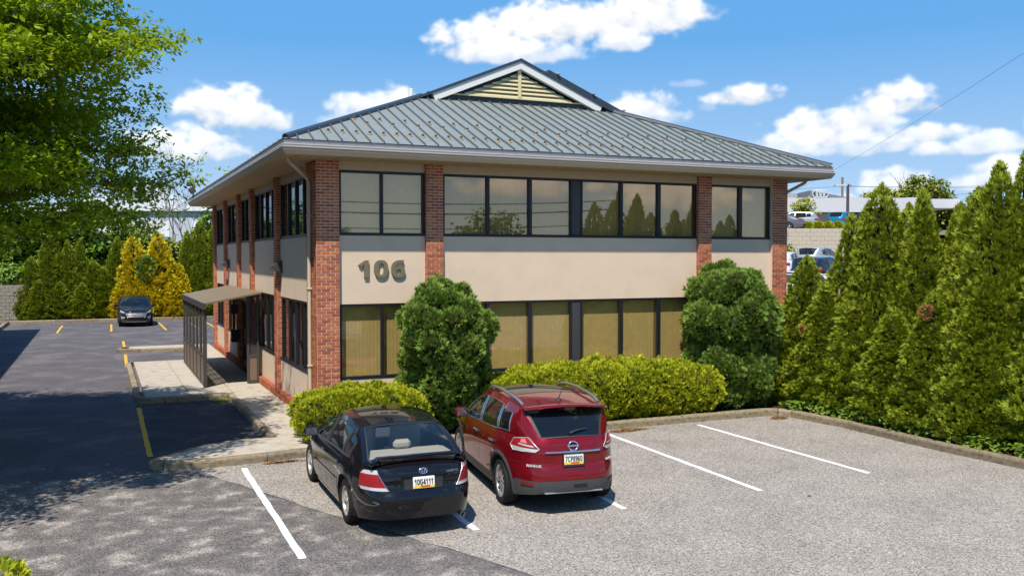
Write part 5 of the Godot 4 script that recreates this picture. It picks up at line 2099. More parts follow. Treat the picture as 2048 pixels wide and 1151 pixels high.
	var swl := [[Vector3(-1.6, 0.5, 0), Vector3(1.5, 0.75, 0.6)], [Vector3(0.6, 0.55, 0), Vector3(1.5, 0.8, 0.6)]]
	obj("foliage", mound(681, swl, 60.0, leaf_templates(682, 8, 0.15, 0.06, 0.12), 0.3, 1.0, -1.0), mats.shrub_leaf, sw)
	obj("twigs", mound_core(swl, 0.8), mats.twig, sw)
	# ---- far trees to the right
	var at := leaf_templates(690, 14, 0.6, 0.24, 0.95)
	var far := [[Vector3(121.0, 5.0, -101.0), 7.0, 10.5, "dark green far tree left of the round one"], [Vector3(127.5, 5.0, -97.0), 7.5, 13.0, "big round yellow-green far tree above the conifer row"], [Vector3(136.0, 5.0, -92.0), 6.0, 10.0, "thin grey-green far tree right of the round one"], [Vector3(146.0, 5.0, -86.0), 8.0, 10.0, "loose far trees at the right of the skyline"], [Vector3(141.0, 5.0, -70.0), 8.0, 9.0, "pale far tree behind the tall arborvitae"]]
	for k in far.size():
		var q = far[k]
		var t := thing("far_tree", q[0], 0.0, q[3], "tree", "trees on the far skyline")
		var w: float = q[1]
		var h: float = q[2]
		var lobes := [[Vector3(0, h * 0.66, 0), Vector3(w * 0.6, h * 0.34, w * 0.6)], [Vector3(-w * 0.55, h * 0.5, 0), Vector3(w * 0.5, h * 0.3, w * 0.5)], [Vector3(w * 0.55, h * 0.48, 0), Vector3(w * 0.5, h * 0.3, w * 0.5)]]
		obj("crown", tree_crown(700 + k, lobes, [900, 1300, 260, 420, 500][k], at, 0.5), mats.far_leaf, t)
		var st := Shape.new()
		var tips := []
		q2.seed = 710 + k
		limb(st, Vector3(0, -1, 0), Vector3.UP, h * 0.45, 0.3, 3, 0.55, 0.4, q2, tips)
		obj("trunk", st, mats.bare_bark, t)
	# ---- planting on the dealership's wall
	var sm := leaf_templates(720, 10, 0.22, 0.08, 0.28)
	var dw := thing("young_tree", Vector3(53.5, 5.9, -44.6), 0.0, "small yellow-green tree in front of the dealership", "tree")
	obj("crown", tree_crown(721, [[Vector3(0, 2.0, 0), Vector3(1.2, 1.2, 1.2)]], 150, sm, 0.5), mats.hedge_gold, dw)
	var ys := Shape.new()
	ys.tube([Vector3(0, -0.2, 0), Vector3(0, 2.0, 0)], [0.06, 0.03], 6)
	obj("trunk", ys, mats.bark, dw)
	var names := ["round golden bush nearest the silver car on the wall", "second round bush along the stone wall", "third round bush along the stone wall", "last round bush beside the conifer tip"]
	for k in 4:
		var p := Vector3(51.3 + k * 0.78, 6.05, -41.6 + k * 0.36)
		var gbh := thing("round_bush", p, 0.0, names[k], "bush", "round bushes on the stone wall")
		var gl2 := [[Vector3(0, 0.3, 0), Vector3(0.42, 0.36, 0.42)]]
		obj("foliage", mound(730 + k, gl2, 150.0, ht, 0.6, 2.2), mats.hedge_gold, gbh)
		obj("twigs", mound_core(gl2, 0.84), mats.twig, gbh)
	var cs := thing("lot_shrub", Vector3(38.2, 2.6, -30.5), 0.0, "loose green shrub in the car lot before the stone wall", "shrub")
	obj("crown", tree_crown(740, [[Vector3(0, 1.7, 0), Vector3(1.4, 1.5, 1.2)]], 260, sm, 0.5), mats.shrub_leaf, cs)
	ys = Shape.new()
	ys.tube([Vector3(0, -0.3, 0), Vector3(0, 1.8, 0)], [0.08, 0.03], 6)
	obj("trunk", ys, mats.bark, cs)
	# ---- trees across the street (mirrored in the glass)
	var streetside := [[6.0, 58.0, 5.0], [14.0, 62.0, 7.5], [22.0, 60.0, 6.0], [31.0, 63.0, 9.0], [41.0, 58.0, 7.0], [52.0, 60.0, 8.0], [-4.0, 64.0, 5.5]]
	var street_crowns := []
	for k in 2:
		street_crowns.append(tree_crown(750 + k, [[Vector3(0, 0.6, 0), Vector3(0.42, 0.36, 0.42)], [Vector3(0.25, 0.42, 0), Vector3(0.3, 0.28, 0.3)], [Vector3(-0.25, 0.42, 0), Vector3(0.3, 0.3, 0.3)]], 420, leaf_templates(755, 12, 0.06, 0.02, 0.08), 0.5))
	for k in streetside.size():
		var q = streetside[k]
		var t := thing("street_tree", Vector3(q[0], -0.2, q[1]), k * 1.3, ["small street tree mirrored low in the window by the number", "street tree mirrored in the second upper window", "low street tree mirrored beside the dark panel", "tallest street tree mirrored in the upper windows", "street tree mirrored in the last middle window", "street tree mirrored in the end window", "street tree across the road, outermost to the left"][k], "tree", "street trees across the road")
		obj("crown", street_crowns[k % 2], mats.shrub_leaf, t).scale = Vector3.ONE * q[2]
		obj("trunk", trunk_mesh, mats.bark, t).scale = Vector3(2.5, q[2] * 0.12, 2.5)
	# leaf tips of a shrub at the very corner of the frame
	var nb := thing("near_shrub", Vector3(-5.35, LOT, 8.35), 0.0, "tips of a leafy shrub in the bottom corner of the picture", "shrub")
	obj("foliage", mound(760, [[Vector3(0, 0.25, 0), Vector3(0.32, 0.28, 0.3)]], 160.0, ht, 0.6, 1.2), mats.hedge_gold, nb)
	var nst := Shape.new()
	nst.tube([Vector3(0, -0.05, 0), Vector3(0, 0.3, 0)], [0.03, 0.015], 6)
	obj("stem", nst, mats.bark, nb)


# ---------------------------------------------------------------- vehicles (front towards -z, origin on the ground)
class Body:
	# a car body described by tables: [where, value] rows read with smooth interpolation
	var t := {}
	var rows := []             # unit outline of half the plan: (x, z), from rear centre to front centre
	var arc := {}              # arc length along the plan from the rear (1) and front (-1) centre

	static func read(tab: Array, x: float) -> float:
		if x <= tab[0][0]:
			return tab[0][1]
		var n := tab.size()
		if x >= tab[n - 1][0]:
			return tab[n - 1][1]
		var k := 0
		while tab[k + 1][0] < x:
			k += 1
		var x0: float = tab[k][0]
		var x1: float = tab[k + 1][0]
		var y0: float = tab[k][1]
		var y1: float = tab[k + 1][1]
		var d := (y1 - y0) / (x1 - x0)
		var m0 := d
		var m1 := d
		if k > 0:
			var dp: float = (y0 - tab[k - 1][1]) / (x0 - tab[k - 1][0])
			m0 = 0.0 if dp * d <= 0.0 else 2.0 * dp * d / (dp + d)
		if k + 2 < n:
			var dn: float = (tab[k + 2][1] - y1) / (tab[k + 2][0] - x1)
			m1 = 0.0 if dn * d <= 0.0 else 2.0 * dn * d / (dn + d)
		var u := (x - x0) / (x1 - x0)
		var h := x1 - x0
		return y0 * (1 + 2 * u) * (1 - u) * (1 - u) + h * m0 * u * (1 - u) * (1 - u) + y1 * u * u * (3 - 2 * u) + h * m1 * u * u * (u - 1)

	func outline() -> void:
		rows = []
		for end in [1.0, -1.0]:
			var n: float = t.nr if end > 0 else t.nf
			var list := []
			# across the end, round the corner
			for k in 26:
				var x := sin(k / 25.0 * PI * 0.5)
				x = lerpf(x, k / 25.0, 0.45) * 0.985
				list.append(Vector2(x, end * pow(1.0 - pow(x, n), 1.0 / n)))
			# along the side
			var z0: float = absf(list[-1].y)
			for k in range(1, 47):
				var z := lerpf(z0, 0.0, k / 46.0)
				list.append(Vector2(pow(1.0 - pow(z, n), 1.0 / n), end * z))
			if end > 0:
				rows = list
			else:
				list.reverse()
				list.pop_front()
				rows.append_array(list)
		for end in [1, -1]:
			var a := [0.0]
			var src := rows.duplicate()
			if end < 0:
				src.reverse()
			for k in range(1, 40):
				var p := at(src[k - 1], 0.7)
				a.append(a[-1] + at(src[k], 0.7).distance_to(p))
			arc[end] = [a, src]

	func at(q: Vector2, y: float) -> Vector3:
		var z := q.y * (read(t.rear, y) if q.y > 0 else -read(t.front, y))
		return Vector3(q.x * read(t.side, y) * read(t.taper, z), y, z)

	# a point on the skin at an end of the car: s metres round from its centre line, positive towards +x
	func skin(end: int, s: float, y: float, off := 0.0) -> Vector3:
		var a: Array = arc[end][0]
		var src: Array = arc[end][1]
		var m := absf(s)
		var k := 0
		while k < a.size() - 2 and a[k + 1] < m:
			k += 1
		var u := clampf((m - a[k]) / (a[k + 1] - a[k]), 0.0, 1.0)
		var q: Vector2 = (src[k] as Vector2).lerp(src[k + 1], u)
		var p := at(q, y)
		if off != 0.0:
			var p2 := at((src[maxi(k - 1, 0)] as Vector2), y)
			var p3 := at((src[k + 2] as Vector2), y)
			var pu := at(q, y + 0.01)
			var g := (p3 - p2).cross(pu - p).normalized()
			if g.dot(p - Vector3(0, y, p.z * 0.5)) < 0.0:
				g = -g
			p += g * off
		if s < 0.0:
			p.x = -p.x
		return p

	# a point on the flank
	func flank(side: float, z: float, y: float, off := 0.0) -> Vector3:
		var zr: float = read(t.rear, y) if z > 0 else -read(t.front, y)
		var n: float = t.nr if z > 0 else t.nf
		var nz := clampf(absf(z / zr), 0.0, 0.9999)
		var x := pow(1.0 - pow(nz, n), 1.0 / n) * read(t.side, y) * read(t.taper, z)
		return Vector3(side * (x + off), y, z)

	func low(z: float) -> float:
		var y: float = read(t.sill, z)
		for c in [t.axle_f, t.axle_r]:
			var d: float = absf(z - c)
			if d < t.arch:
				y = maxf(y, t.hub + sqrt(t.arch * t.arch - d * d))
		return y

	func top_edge(z: float) -> float:
		return read(t.belt, z)

	# roof line beside the windows: (x, y) above the belt at z
	func upper(z: float) -> Vector3:
		var zc: float = t.cowl
		var zd: float = t.deck
		var p := Vector3.ZERO
		if z < t.roof_f:
			var a := flank(1.0, zc, top_edge(zc) - 0.005)
			var b := Vector3(read(t.roof_x, t.roof_f), read(t.roof_y, t.roof_f), t.roof_f)
			p = a.lerp(b, clampf((z - zc) / (t.roof_f - zc), 0, 1))
			p.y += 0.03 * sin(clampf((z - zc) / (t.roof_f - zc), 0, 1) * PI)
		elif z > t.roof_r:
			var a := Vector3(read(t.roof_x, t.roof_r), read(t.roof_y, t.roof_r), t.roof_r)
			var b := flank(1.0, zd, top_edge(zd) - 0.005)
			p = a.lerp(b, clampf((z - t.roof_r) / (zd - t.roof_r), 0, 1))
			p.y += 0.03 * sin(clampf((z - t.roof_r) / (zd - t.roof_r), 0, 1) * PI)
		else:
			p = Vector3(read(t.roof_x, z), read(t.roof_y, z), z)
		p.z = z
		return p

	func cabin(side: float, z: float, h: float, off := 0.0) -> Vector3:
		var a := flank(1.0, z, top_edge(z) - 0.004)
		var b := upper(z)
		var p := a.lerp(b, h)
		p.x += 0.035 * sin(h * PI) * clampf((b.y - a.y) / 0.35, 0.0, 1.0) + off
		p.x *= side
		return p

	# windscreen (end -1) and back window (end 1): u across, v from the foot to the roof
	func screen(end: int, u: float, v: float, off := 0.0) -> Vector3:
		var zb: float = t.cowl if end < 0 else t.deck
		var zt: float = t.roof_f if end < 0 else t.roof_r
		var p := upper(lerpf(zb, zt, v))
		if v <= 0.0:
			p = flank(1.0, zb, top_edge(zb) - 0.005)
		var bow: float = lerpf(t.bow_low[0 if end < 0 else 1], t.bow_top[0 if end < 0 else 1], v)
		p.x *= u
		p.z += end * (bow * (1.0 - u * u))
		p.y += lerpf(0.02, t.roof_crown, v) * (1.0 - u * u) + off
		p.z += end * off * 0.6
		return p

	func roof(u: float, v: float) -> Vector3:
		var z := lerpf(t.roof_f, t.roof_r, v)
		var p := upper(z)
		p.x *= u
		p.z += (1.0 - u * u) * lerpf(-t.bow_top[0], t.bow_top[1], v)
		p.y += t.roof_crown * (1.0 - u * u)
		return p


func strip(rows_f: Callable, u0: float, u1: float, v0: float, v1: float, nu: int, nv: int, centre: Vector3, s: Shape) -> void:
	var rows := []
	for a in nu + 1:
		var row := []
		for b in nv + 1:
			row.append(rows_f.call(lerpf(u0, u1, float(a) / nu), lerpf(v0, v1, float(b) / nv)))
		rows.append(row)
	s.grid_away(rows, centre)


# a four-cornered patch lying on an end of the body; corners are (s, y)
func patch(b: Body, end: int, c: Array, off: float, nu := 8, nv := 5, s: Shape = null) -> Shape:
	if s == null:
		s = Shape.new()
	var f := func(u: float, v: float) -> Vector3:
		var lo: Vector2 = (c[0] as Vector2).lerp(c[1], u)
		var hi: Vector2 = (c[3] as Vector2).lerp(c[2], u)
		var q := lo.lerp(hi, v)
		return b.skin(end, q.x, q.y, off)
	strip(f, 0, 1, 0, 1, nu, nv, Vector3(0, 0.7, 0), s)
	return s


func flank_patch(b: Body, side: float, c: Array, off: float, nu := 8, nv := 3, s: Shape = null) -> Shape:
	if s == null:
		s = Shape.new()
	var f := func(u: float, v: float) -> Vector3:
		var lo: Vector2 = (c[0] as Vector2).lerp(c[1], u)
		var hi: Vector2 = (c[3] as Vector2).lerp(c[2], u)
		var q := lo.lerp(hi, v)
		return b.flank(side, q.x, q.y, off)
	strip(f, 0, 1, 0, 1, nu, nv, Vector3(0, 0.7, 0), s)
	return s


func make_wheel(parent: Node3D, at: Vector3, r: float, width: float, spokes: int, rim_m: String, rim_share: float, twist := 0.0) -> void:
	var w := group_part("wheel", parent, at)
	var side := signf(at.x)
	var turn := Basis(Vector3(0, 1, 0), Vector3(side, 0, 0), Vector3(0, 0, side) if false else Vector3(0, 1, 0).cross(Vector3(side, 0, 0)))
	var h := width * 0.5
	var ri := r * rim_share
	var s := Shape.new()
	s.lathe(Vector3.ZERO, [Vector2(ri, -h * 0.9), Vector2(r * 0.9, -h), Vector2(r * 0.975, -h * 0.86), Vector2(r, -h * 0.6), Vector2(r, -h * 0.3), Vector2(r * 0.985, -h * 0.28), Vector2(r * 0.985, -h * 0.2), Vector2(r, -h * 0.18), Vector2(r, h * 0.18), Vector2(r * 0.985, h * 0.2), Vector2(r * 0.985, h * 0.28), Vector2(r, h * 0.3), Vector2(r, h * 0.6), Vector2(r * 0.975, h * 0.86), Vector2(r * 0.9, h), Vector2(ri, h * 0.9)], 40, turn)
	obj("tyre", s, mats.tyre, w)
	s = Shape.new()
	s.lathe(Vector3.ZERO, [Vector2(ri * 0.9, -h * 0.8), Vector2(ri * 0.9, h * 0.55), Vector2(ri * 0.94, h * 0.82), Vector2(ri * 1.01, h * 0.92), Vector2(ri * 1.01, h * 0.8)], 36, turn)
	for k in spokes:
		var a := TAU * k / spokes
		var dir := Vector3(cos(a), 0, sin(a))
		var dir2 := Vector3(cos(a + twist), 0, sin(a + twist))
		var across := Vector3(-sin(a), 0, cos(a))
		var wi := ri * 0.9 * (0.30 if spokes < 7 else 0.14)
		var wo := ri * 0.9 * (0.24 if spokes < 7 else 0.20)
		var p := [dir * ri * 0.12 - across * wi * 0.5, dir * ri * 0.12 + across * wi * 0.5, dir2 * ri * 0.93 + across * wo * 0.5, dir2 * ri * 0.93 - across * wo * 0.5]
		var hi := Vector3(0, h * 0.66, 0)
		var ho := Vector3(0, h * 0.74, 0)
		var dn := Vector3(0, -0.03, 0)
		s.quad(turn * (p[0] + hi), turn * (p[1] + hi), turn * (p[2] + ho), turn * (p[3] + ho), turn * Vector3.UP)
		s.quad(turn * (p[0] + hi), turn * (p[3] + ho), turn * (p[3] + ho + dn), turn * (p[0] + hi + dn), turn * -across)
		s.quad(turn * (p[1] + hi), turn * (p[2] + ho), turn * (p[2] + ho + dn), turn * (p[1] + hi + dn), turn * across)
	s.lathe(Vector3.ZERO, [Vector2(ri * 0.2, h * 0.55), Vector2(ri * 0.2, h * 0.72), Vector2(ri * 0.13, h * 0.78), Vector2(0.0, h * 0.79)], 16, turn)
	obj("rim", s, mats[rim_m], w)
	s = Shape.new()
	s.lathe(Vector3.ZERO, [Vector2(0.0, h * 0.12), Vector2(ri * 0.62, h * 0.13), Vector2(ri * 0.66, h * 0.05)], 24, turn)
	obj("brake_disc", s, mats.grey_plastic, w)


# builds the shell, cabin, glass and wheels common to all
func build_car(root: Node3D, b: Body, paint_m: String, windows: Array, spec: Dictionary) -> void:
	b.outline()
	var t := b.t
	var mid := Vector3(0, 0.65, 0)
	# shell walls, both sides, cut away over the wheels
	var shell := Shape.new()
	var lower := Shape.new()
	var split: float = spec.get("cladding", 0.0)
	for side in [1.0, -1.0]:
		var grid := []
		var grid2 := []
		for q: Vector2 in b.rows:
			var z0 := b.at(q, 0.6).z
			var yl := b.low(z0)
			var yt := b.top_edge(b.at(q, 0.9).z)
			var row := []
			var cut := maxf(yl, lerpf(spec.get("side_cladding", split), split, smoothstep(1.65, 1.85, z0))) if split > 0.0 else yl
			for k in 19:
				var p := b.at(q, lerpf(cut, yt, k / 18.0))
				p.x *= side
				row.append(p)
			grid.append(row)
			if split > 0.0:
				var row2 := []
				for k in 5:
					var p := b.at(q, lerpf(minf(yl, cut), cut, k / 4.0))
					p.x *= side
					row2.append(p)
				grid2.append(row2)
		shell.grid_away(grid, mid)
		if split > 0.0:
			lower.grid_away(grid2, mid)
	# bonnet and boot
	for end in [1, -1]:
		var grid := []
		for q: Vector2 in b.rows:
			var z := b.at(q, 0.9).z
			if (end > 0 and z < t.deck - 0.02) or (end < 0 and z > t.cowl + 0.02):
				continue
			var yt := b.top_edge(z)
			var edge := b.at(q, yt)
			var row := []
			for k in 17:
				var u := lerpf(-1.0, 1.0, k / 16.0)
				row.append(Vector3(edge.x * u, yt + Body.read(t.crown, z) * (1.0 - pow(absf(u), 2.6)), edge.z))
			grid.append(row)
		if grid.size() > 1:
			shell.grid(grid, Vector3.UP)
	# roof, pillars
	strip(func(u, v): return b.roof(u, v), -1, 1, 0, 1, 16, 14, Vector3(0, 0.3, 0), shell)
	for end in [1, -1]:
		var gl: Array = spec.glass[0 if end < 0 else 1]    # [u edge, v low, v high]
		for side in [-1.0, 1.0]:
			strip(func(u, v): return b.screen(end, u, v), gl[0] * side, side, 0, 1, 2, 12, Vector3(0, 0.3, 0), shell)
		strip(func(u, v): return b.screen(end, u, v), -gl[0], gl[0], 0, gl[1], 14, 2, Vector3(0, 0.3, 0), shell)
		strip(func(u, v): return b.screen(end, u, v), -gl[0], gl[0], gl[2], 1, 14, 2, Vector3(0, 0.3, 0), shell)
		var g := Shape.new()
		strip(func(u, v): return b.screen(end, u, v, -0.006), -gl[0], gl[0], gl[1], gl[2], 16, 10, Vector3(0, 0.3, 0), g)
		obj("windscreen" if end < 0 else "rear_window", g, mats[spec.get("screen_glass", "car_glass") if end < 0 else spec.get("rear_glass", "car_glass")], root)
		# dark seal round the glass
		var seal := Shape.new()
		for side in [-1.0, 1.0]:
			strip(func(u, v): return b.screen(end, u, v, 0.001), gl[0] * side, (gl[0] + 0.022) * side, gl[1] - 0.02, gl[2] + 0.02, 1, 10, Vector3(0, 0.3, 0), seal)
		strip(func(u, v): return b.screen(end, u, v, 0.001), -gl[0], gl[0], gl[1] - 0.03, gl[1], 14, 1, Vector3(0, 0.3, 0), seal)
		strip(func(u, v): return b.screen(end, u, v, 0.001), -gl[0], gl[0], gl[2], gl[2] + 0.025, 14, 1, Vector3(0, 0.3, 0), seal)
		obj("window_seal", seal, mats.black_plastic, root)
	# cabin sides with their windows: [z0, z1, low, high, glass]
	var inside := Vector3(0, 0.9, 0.2)
	for side in [-1.0, 1.0]:
		var f := func(z: float, h: float) -> Vector3: return b.cabin(side, z, h)
		var at: float = t.cowl
		var edges := []
		for w in windows:
			if w[0] > at + 0.001:
				edges.append([at, w[0], []])
			edges.append([w[0], w[1], w])
			at = w[1]
		edges.append([at, t.deck, []])
		for e in edges:
			var n := maxi(int((e[1] - e[0]) / 0.06), 1)
			if e[2].is_empty():
				strip(f, e[0], e[1], 0, 1, n, 6, inside, shell)
				continue
			strip(f, e[0], e[1], 0, e[2][2], n, 2, inside, shell)
			strip(f, e[0], e[1], e[2][3], 1, n, 2, inside, shell)
			var g := Shape.new()
			strip(func(z, h): return b.cabin(side, z, h, -0.008), e[0], e[1], e[2][2], e[2][3], n, 6, inside, g)
			obj("side_window", g, mats[e[2][4]], root)
			# window surround
			var trim := Shape.new()
			var path := []
			for k in 13:
				path.append(b.cabin(side, lerpf(e[0], e[1], k / 12.0), e[2][2], 0.002))
			trim.tube(path, 0.009, 6)
			path = []
			for k in 13:
				path.append(b.cabin(side, lerpf(e[0], e[1], k / 12.0), e[2][3], 0.002))
			trim.tube(path, 0.009, 6)
			for zz in [e[0], e[1]]:
				path = []
				for k in 7:
					path.append(b.cabin(side, zz, lerpf(e[2][2], e[2][3], k / 6.0), 0.001))
				trim.tube(path, 0.014, 6)
			obj("window_trim", trim, mats[spec.get("trim", "black_plastic")], root)
	obj("body", shell, mats[paint_m], root)
	if split > 0.0:
		obj("cladding", lower, mats.grey_plastic, root)
	# wheel housings and underside
	var dark := Shape.new()
	dark.box(Vector3(0, t.floor + 0.05, 0), Vector3(t.half * 1.30, 0.06, (t.rear[2][1] - t.front[2][1]) * 0.86))
	for z in [t.axle_f, t.axle_r]:
		for side in [-1.0, 1.0]:
			var rows := []
			for k in 15:
				var a := lerpf(-0.35, PI + 0.35, k / 14.0)
				var rr: float = t.arch - 0.002
				var p := Vector3(0, t.hub + sin(a) * rr, z + cos(a) * rr)
				var xo := absf(b.flank(1.0, p.z, maxf(p.y, 0.3)).x) - 0.004
				rows.append([Vector3(side * xo, p.y, p.z), Vector3(side * (xo - 0.36), p.y, p.z)])
			dark.grid(rows, Vector3.ZERO)
			dark.box(Vector3(side * (t.half - 0.40), t.hub + 0.16, z), Vector3(0.02, t.arch * 1.3, t.arch * 1.9))
	obj("underbody", dark, mats.underside, root)
	if spec.has("arch_trim"):
		for z in [t.axle_f, t.axle_r]:
			for side in [-1.0, 1.0]:
				var s := Shape.new()
				var rows := []
				for k in 21:
					var a := lerpf(-0.22, PI + 0.22, k / 20.0)
					var row := []
					for q in [[0.0, -0.03], [0.0, 0.012], [0.035, 0.014], [0.07, 0.0]]:
						var rr: float = t.arch + q[0]
						var y := t.hub + sin(a) * rr as float
						var zz := z + cos(a) * rr as float
						row.append(b.flank(side, zz, maxf(y, 0.24), q[1]))
					rows.append(row)
				s.grid_away(rows, Vector3(0, t.hub, z))
				obj("arch_trim", s, mats.grey_plastic, root)
	for z in [t.axle_f, t.axle_r]:
		for side in [-1.0, 1.0]:
			make_wheel(root, Vector3(side * (t.half - t.tyre_w * 0.5 - 0.035), t.tyre_r, z), t.tyre_r, t.tyre_w, spec.spokes, spec.rim, spec.rim_share, spec.get("twist", 0.0))
	# cabin floor, seats, dashboard
	var cloth: String = spec.get("cloth", "seat_dark")
	var s2 := Shape.new()
	s2.span(Vector3(-t.half * 0.82, 0.40, t.cowl), Vector3(t.half * 0.82, 0.44, t.deck - 0.5))
	obj("cabin_floor", s2, mats.seat_dark, root)
	s2 = Shape.new()
	s2.soft(Vector3(0, b.top_edge(t.cowl) - 0.14, t.cowl + 0.22), Vector3(t.half * 1.55, 0.24, 0.5), 0.06)
	obj("dashboard", s2, mats.seat_dark, root)
	for x in [-0.37, 0.37]:
		var seat := group_part("seat", root)
		var zz: float = spec.seat_z
		s2 = Shape.new()
		s2.soft(Vector3(x, 0.62, zz), Vector3(0.5, 0.18, 0.52), 0.06)
		s2.soft(Vector3(x, 0.92, zz + 0.30), Vector3(0.5, 0.62, 0.16), 0.06, Basis(Vector3.RIGHT, 0.2))
		obj("cushion", s2, mats[cloth], seat)
		s2 = Shape.new()
		s2.soft(Vector3(x, 1.27 + spec.get("lift", 0.0), zz + 0.38), Vector3(0.26, 0.17, 0.11), 0.045)
		obj("headrest", s2, mats[cloth], seat)
	var bench := group_part("rear_bench", root)
	s2 = Shape.new()
	s2.soft(Vector3(0, 0.62, spec.seat_z + 0.95), Vector3(t.half * 1.5, 0.2, 0.5), 0.06)
	s2.soft(Vector3(0, 0.74, spec.seat_z + 1.25), Vector3(t.half * 1.5, 0.5 + spec.get("lift", 0.0), 0.16), 0.06, Basis(Vector3.RIGHT, 0.25))
	obj("cushion", s2, mats[cloth], bench)
	for x in spec.get("rear_rests", [-0.42, 0.42]):
		s2 = Shape.new()
		s2.soft(Vector3(x, 1.06 + spec.get("lift", 0.0), spec.seat_z + 1.34), Vector3(0.27, 0.14, 0.11), 0.045)
		obj("headrest", s2, mats[cloth], bench)
	var wheel := Shape.new()
	var ring := []
	for k in 21:
		var a := TAU * k / 20.0
		ring.append(Vector3(-0.37 + cos(a) * 0.18, 0.95 + sin(a) * 0.17, spec.seat_z - 0.42 + sin(a) * 0.06))
	wheel.tube(ring, 0.014, 6, false)
	obj("steering_wheel", wheel, mats.black_plastic, root)
	# door mirrors
	for side in [-1.0, 1.0]:
		var mr := group_part("mirror", root)
		var base := b.cabin(side, t.cowl + 0.36, 0.12)
		s2 = Shape.new()
		s2.soft(base + Vector3(side * 0.12, 0.04, -0.02), Vector3(0.23, 0.155, 0.10), 0.045)
		obj("shell", s2, mats[paint_m], mr)
		s2 = Shape.new()
		s2.quad(base + Vector3(side * 0.03, -0.02, 0.031), base + Vector3(side * 0.21, -0.02, 0.031), base + Vector3(side * 0.21, 0.10, 0.031), base + Vector3(side * 0.03, 0.10, 0.031), Vector3.BACK)
		obj("mirror_glass", s2, mats.chrome, mr)


func car_text(root: Node3D, called: String, text: String, at: Vector3, height: float, m: String, depth := 0.006, wide := 1.0, turn := 0.0, weight := 400) -> MeshInstance3D:
	var font := SystemFont.new()
	font.font_names = PackedStringArray(["Droid Sans"])
	font.font_weight = weight
	var t := TextMesh.new()
	t.text = text
	t.font = font
	t.font_size = 32
	t.pixel_size = height / 23.0
	t.depth = depth
	var o := obj(called, t, mats[m], root)
	o.position = at
	o.scale = Vector3(wide, 1, 1)
	o.rotation.y = turn
	return o


func skin_turn(b: Body, end: int, s: float, y: float) -> float:
	var t := b.skin(end, s + 0.06, y) - b.skin(end, s - 0.06, y)
	return -atan2(t.z, t.x)


func make_plate(root: Node3D, at: Vector3, tilt: float, text: String, frame: bool) -> void:
	var p := group_part("license_plate", root, at)
	p.rotation.x = tilt
	var s := Shape.new()
	s.soft(Vector3.ZERO, Vector3(0.31, 0.158, 0.008), 0.003)
	obj("plate", s, mats.plate_white, p)
	s = Shape.new()
	s.box(Vector3(0, -0.056, 0.005), Vector3(0.30, 0.034, 0.004))
	obj("plate_band", s, mats.plate_yellow, p)
	s = Shape.new()
	s.box(Vector3(0.02, -0.052, 0.008), Vector3(0.13, 0.022, 0.003))
	obj("plate_mark", s, mats.plate_red, p)
	car_text(p, "plate_number", text, Vector3(0, 0.006, 0.008), 0.082, "plate_ink", 0.003, 0.60, 0.0, 600)
	if frame:
		s = Shape.new()
		for e in [[Vector3(0, 0.086, 0.004), Vector3(0.345, 0.018, 0.016)], [Vector3(0, -0.092, 0.004), Vector3(0.345, 0.034, 0.016)], [Vector3(-0.163, -0.005, 0.004), Vector3(0.018, 0.165, 0.016)], [Vector3(0.163, -0.005, 0.004), Vector3(0.018, 0.165, 0.016)]]:
			s.soft(e[0], e[1], 0.004)
		obj("plate_frame", s, mats.black_plastic, p)


func seam(root: Node3D, b: Body, side: float, a: Vector2, c: Vector2, w := 0.007) -> void:  # black strip on the flank, painting the shadow of a groove between panels
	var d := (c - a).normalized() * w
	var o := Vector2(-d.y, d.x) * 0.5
	obj("gap_shade", flank_patch(b, side, [a - o, c - o, c + o, a + o], 0.0012, 14, 1), mats.underside, root)


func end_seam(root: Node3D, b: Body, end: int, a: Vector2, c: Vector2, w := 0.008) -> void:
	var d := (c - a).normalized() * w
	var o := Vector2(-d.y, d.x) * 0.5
	obj("gap_shade", patch(b, end, [a - o, c - o, c + o, a + o], 0.0015, 16, 1), mats.underside, root)


func sedan_body() -> Body:
	var b := Body.new()
	b.t = {
		"nr": 4.6, "nf": 3.6, "half": 0.90,
		"side": [[0.18, 0.845], [0.28, 0.87], [0.45, 0.892], [0.62, 0.90], [0.78, 0.893], [0.92, 0.862], [1.06, 0.80]],
		"rear": [[0.18, 2.30], [0.26, 2.36], [0.42, 2.395], [0.54, 2.405], [0.585, 2.395], [0.63, 2.345], [0.69, 2.325], [0.85, 2.305], [0.97, 2.25]],
		"front": [[0.18, -2.30], [0.26, -2.36], [0.42, -2.40], [0.56, -2.39], [0.68, -2.34], [0.80, -2.22], [1.06, -2.0]],
		"taper": [[-2.4, 0.93], [-1.6, 0.99], [-0.5, 1.0], [1.2, 1.0], [1.9, 0.985], [2.4, 0.955]],
		"sill": [[-2.4, 0.22], [-1.8, 0.19], [1.7, 0.19], [2.1, 0.24], [2.4, 0.27]],
		"belt": [[-2.35, 0.68], [-2.1, 0.76], [-1.6, 0.86], [-1.0, 0.925], [0.0, 0.955], [1.0, 0.975], [1.7, 0.975], [2.1, 0.955], [2.3, 0.935]],
		"crown": [[-2.35, 0.01], [-2.0, 0.05], [-1.3, 0.085], [-0.9, 0.09], [1.7, 0.07], [2.1, 0.06], [2.3, 0.03]],
		"axle_f": -1.44, "axle_r": 1.28, "arch": 0.385, "hub": 0.32, "tyre_r": 0.32, "tyre_w": 0.215, "floor": 0.2,
		"cowl": -1.05, "deck": 1.86, "roof_f": -0.12, "roof_r": 1.12,
		"roof_x": [[-0.2, 0.60], [0.4, 0.63], [1.15, 0.60]],
		"roof_y": [[-0.2, 1.355], [0.15, 1.40], [0.5, 1.405], [1.15, 1.34]],
		"bow_low": [0.20, 0.10], "bow_top": [0.14, 0.10], "roof_crown": 0.055,
	}
	return b


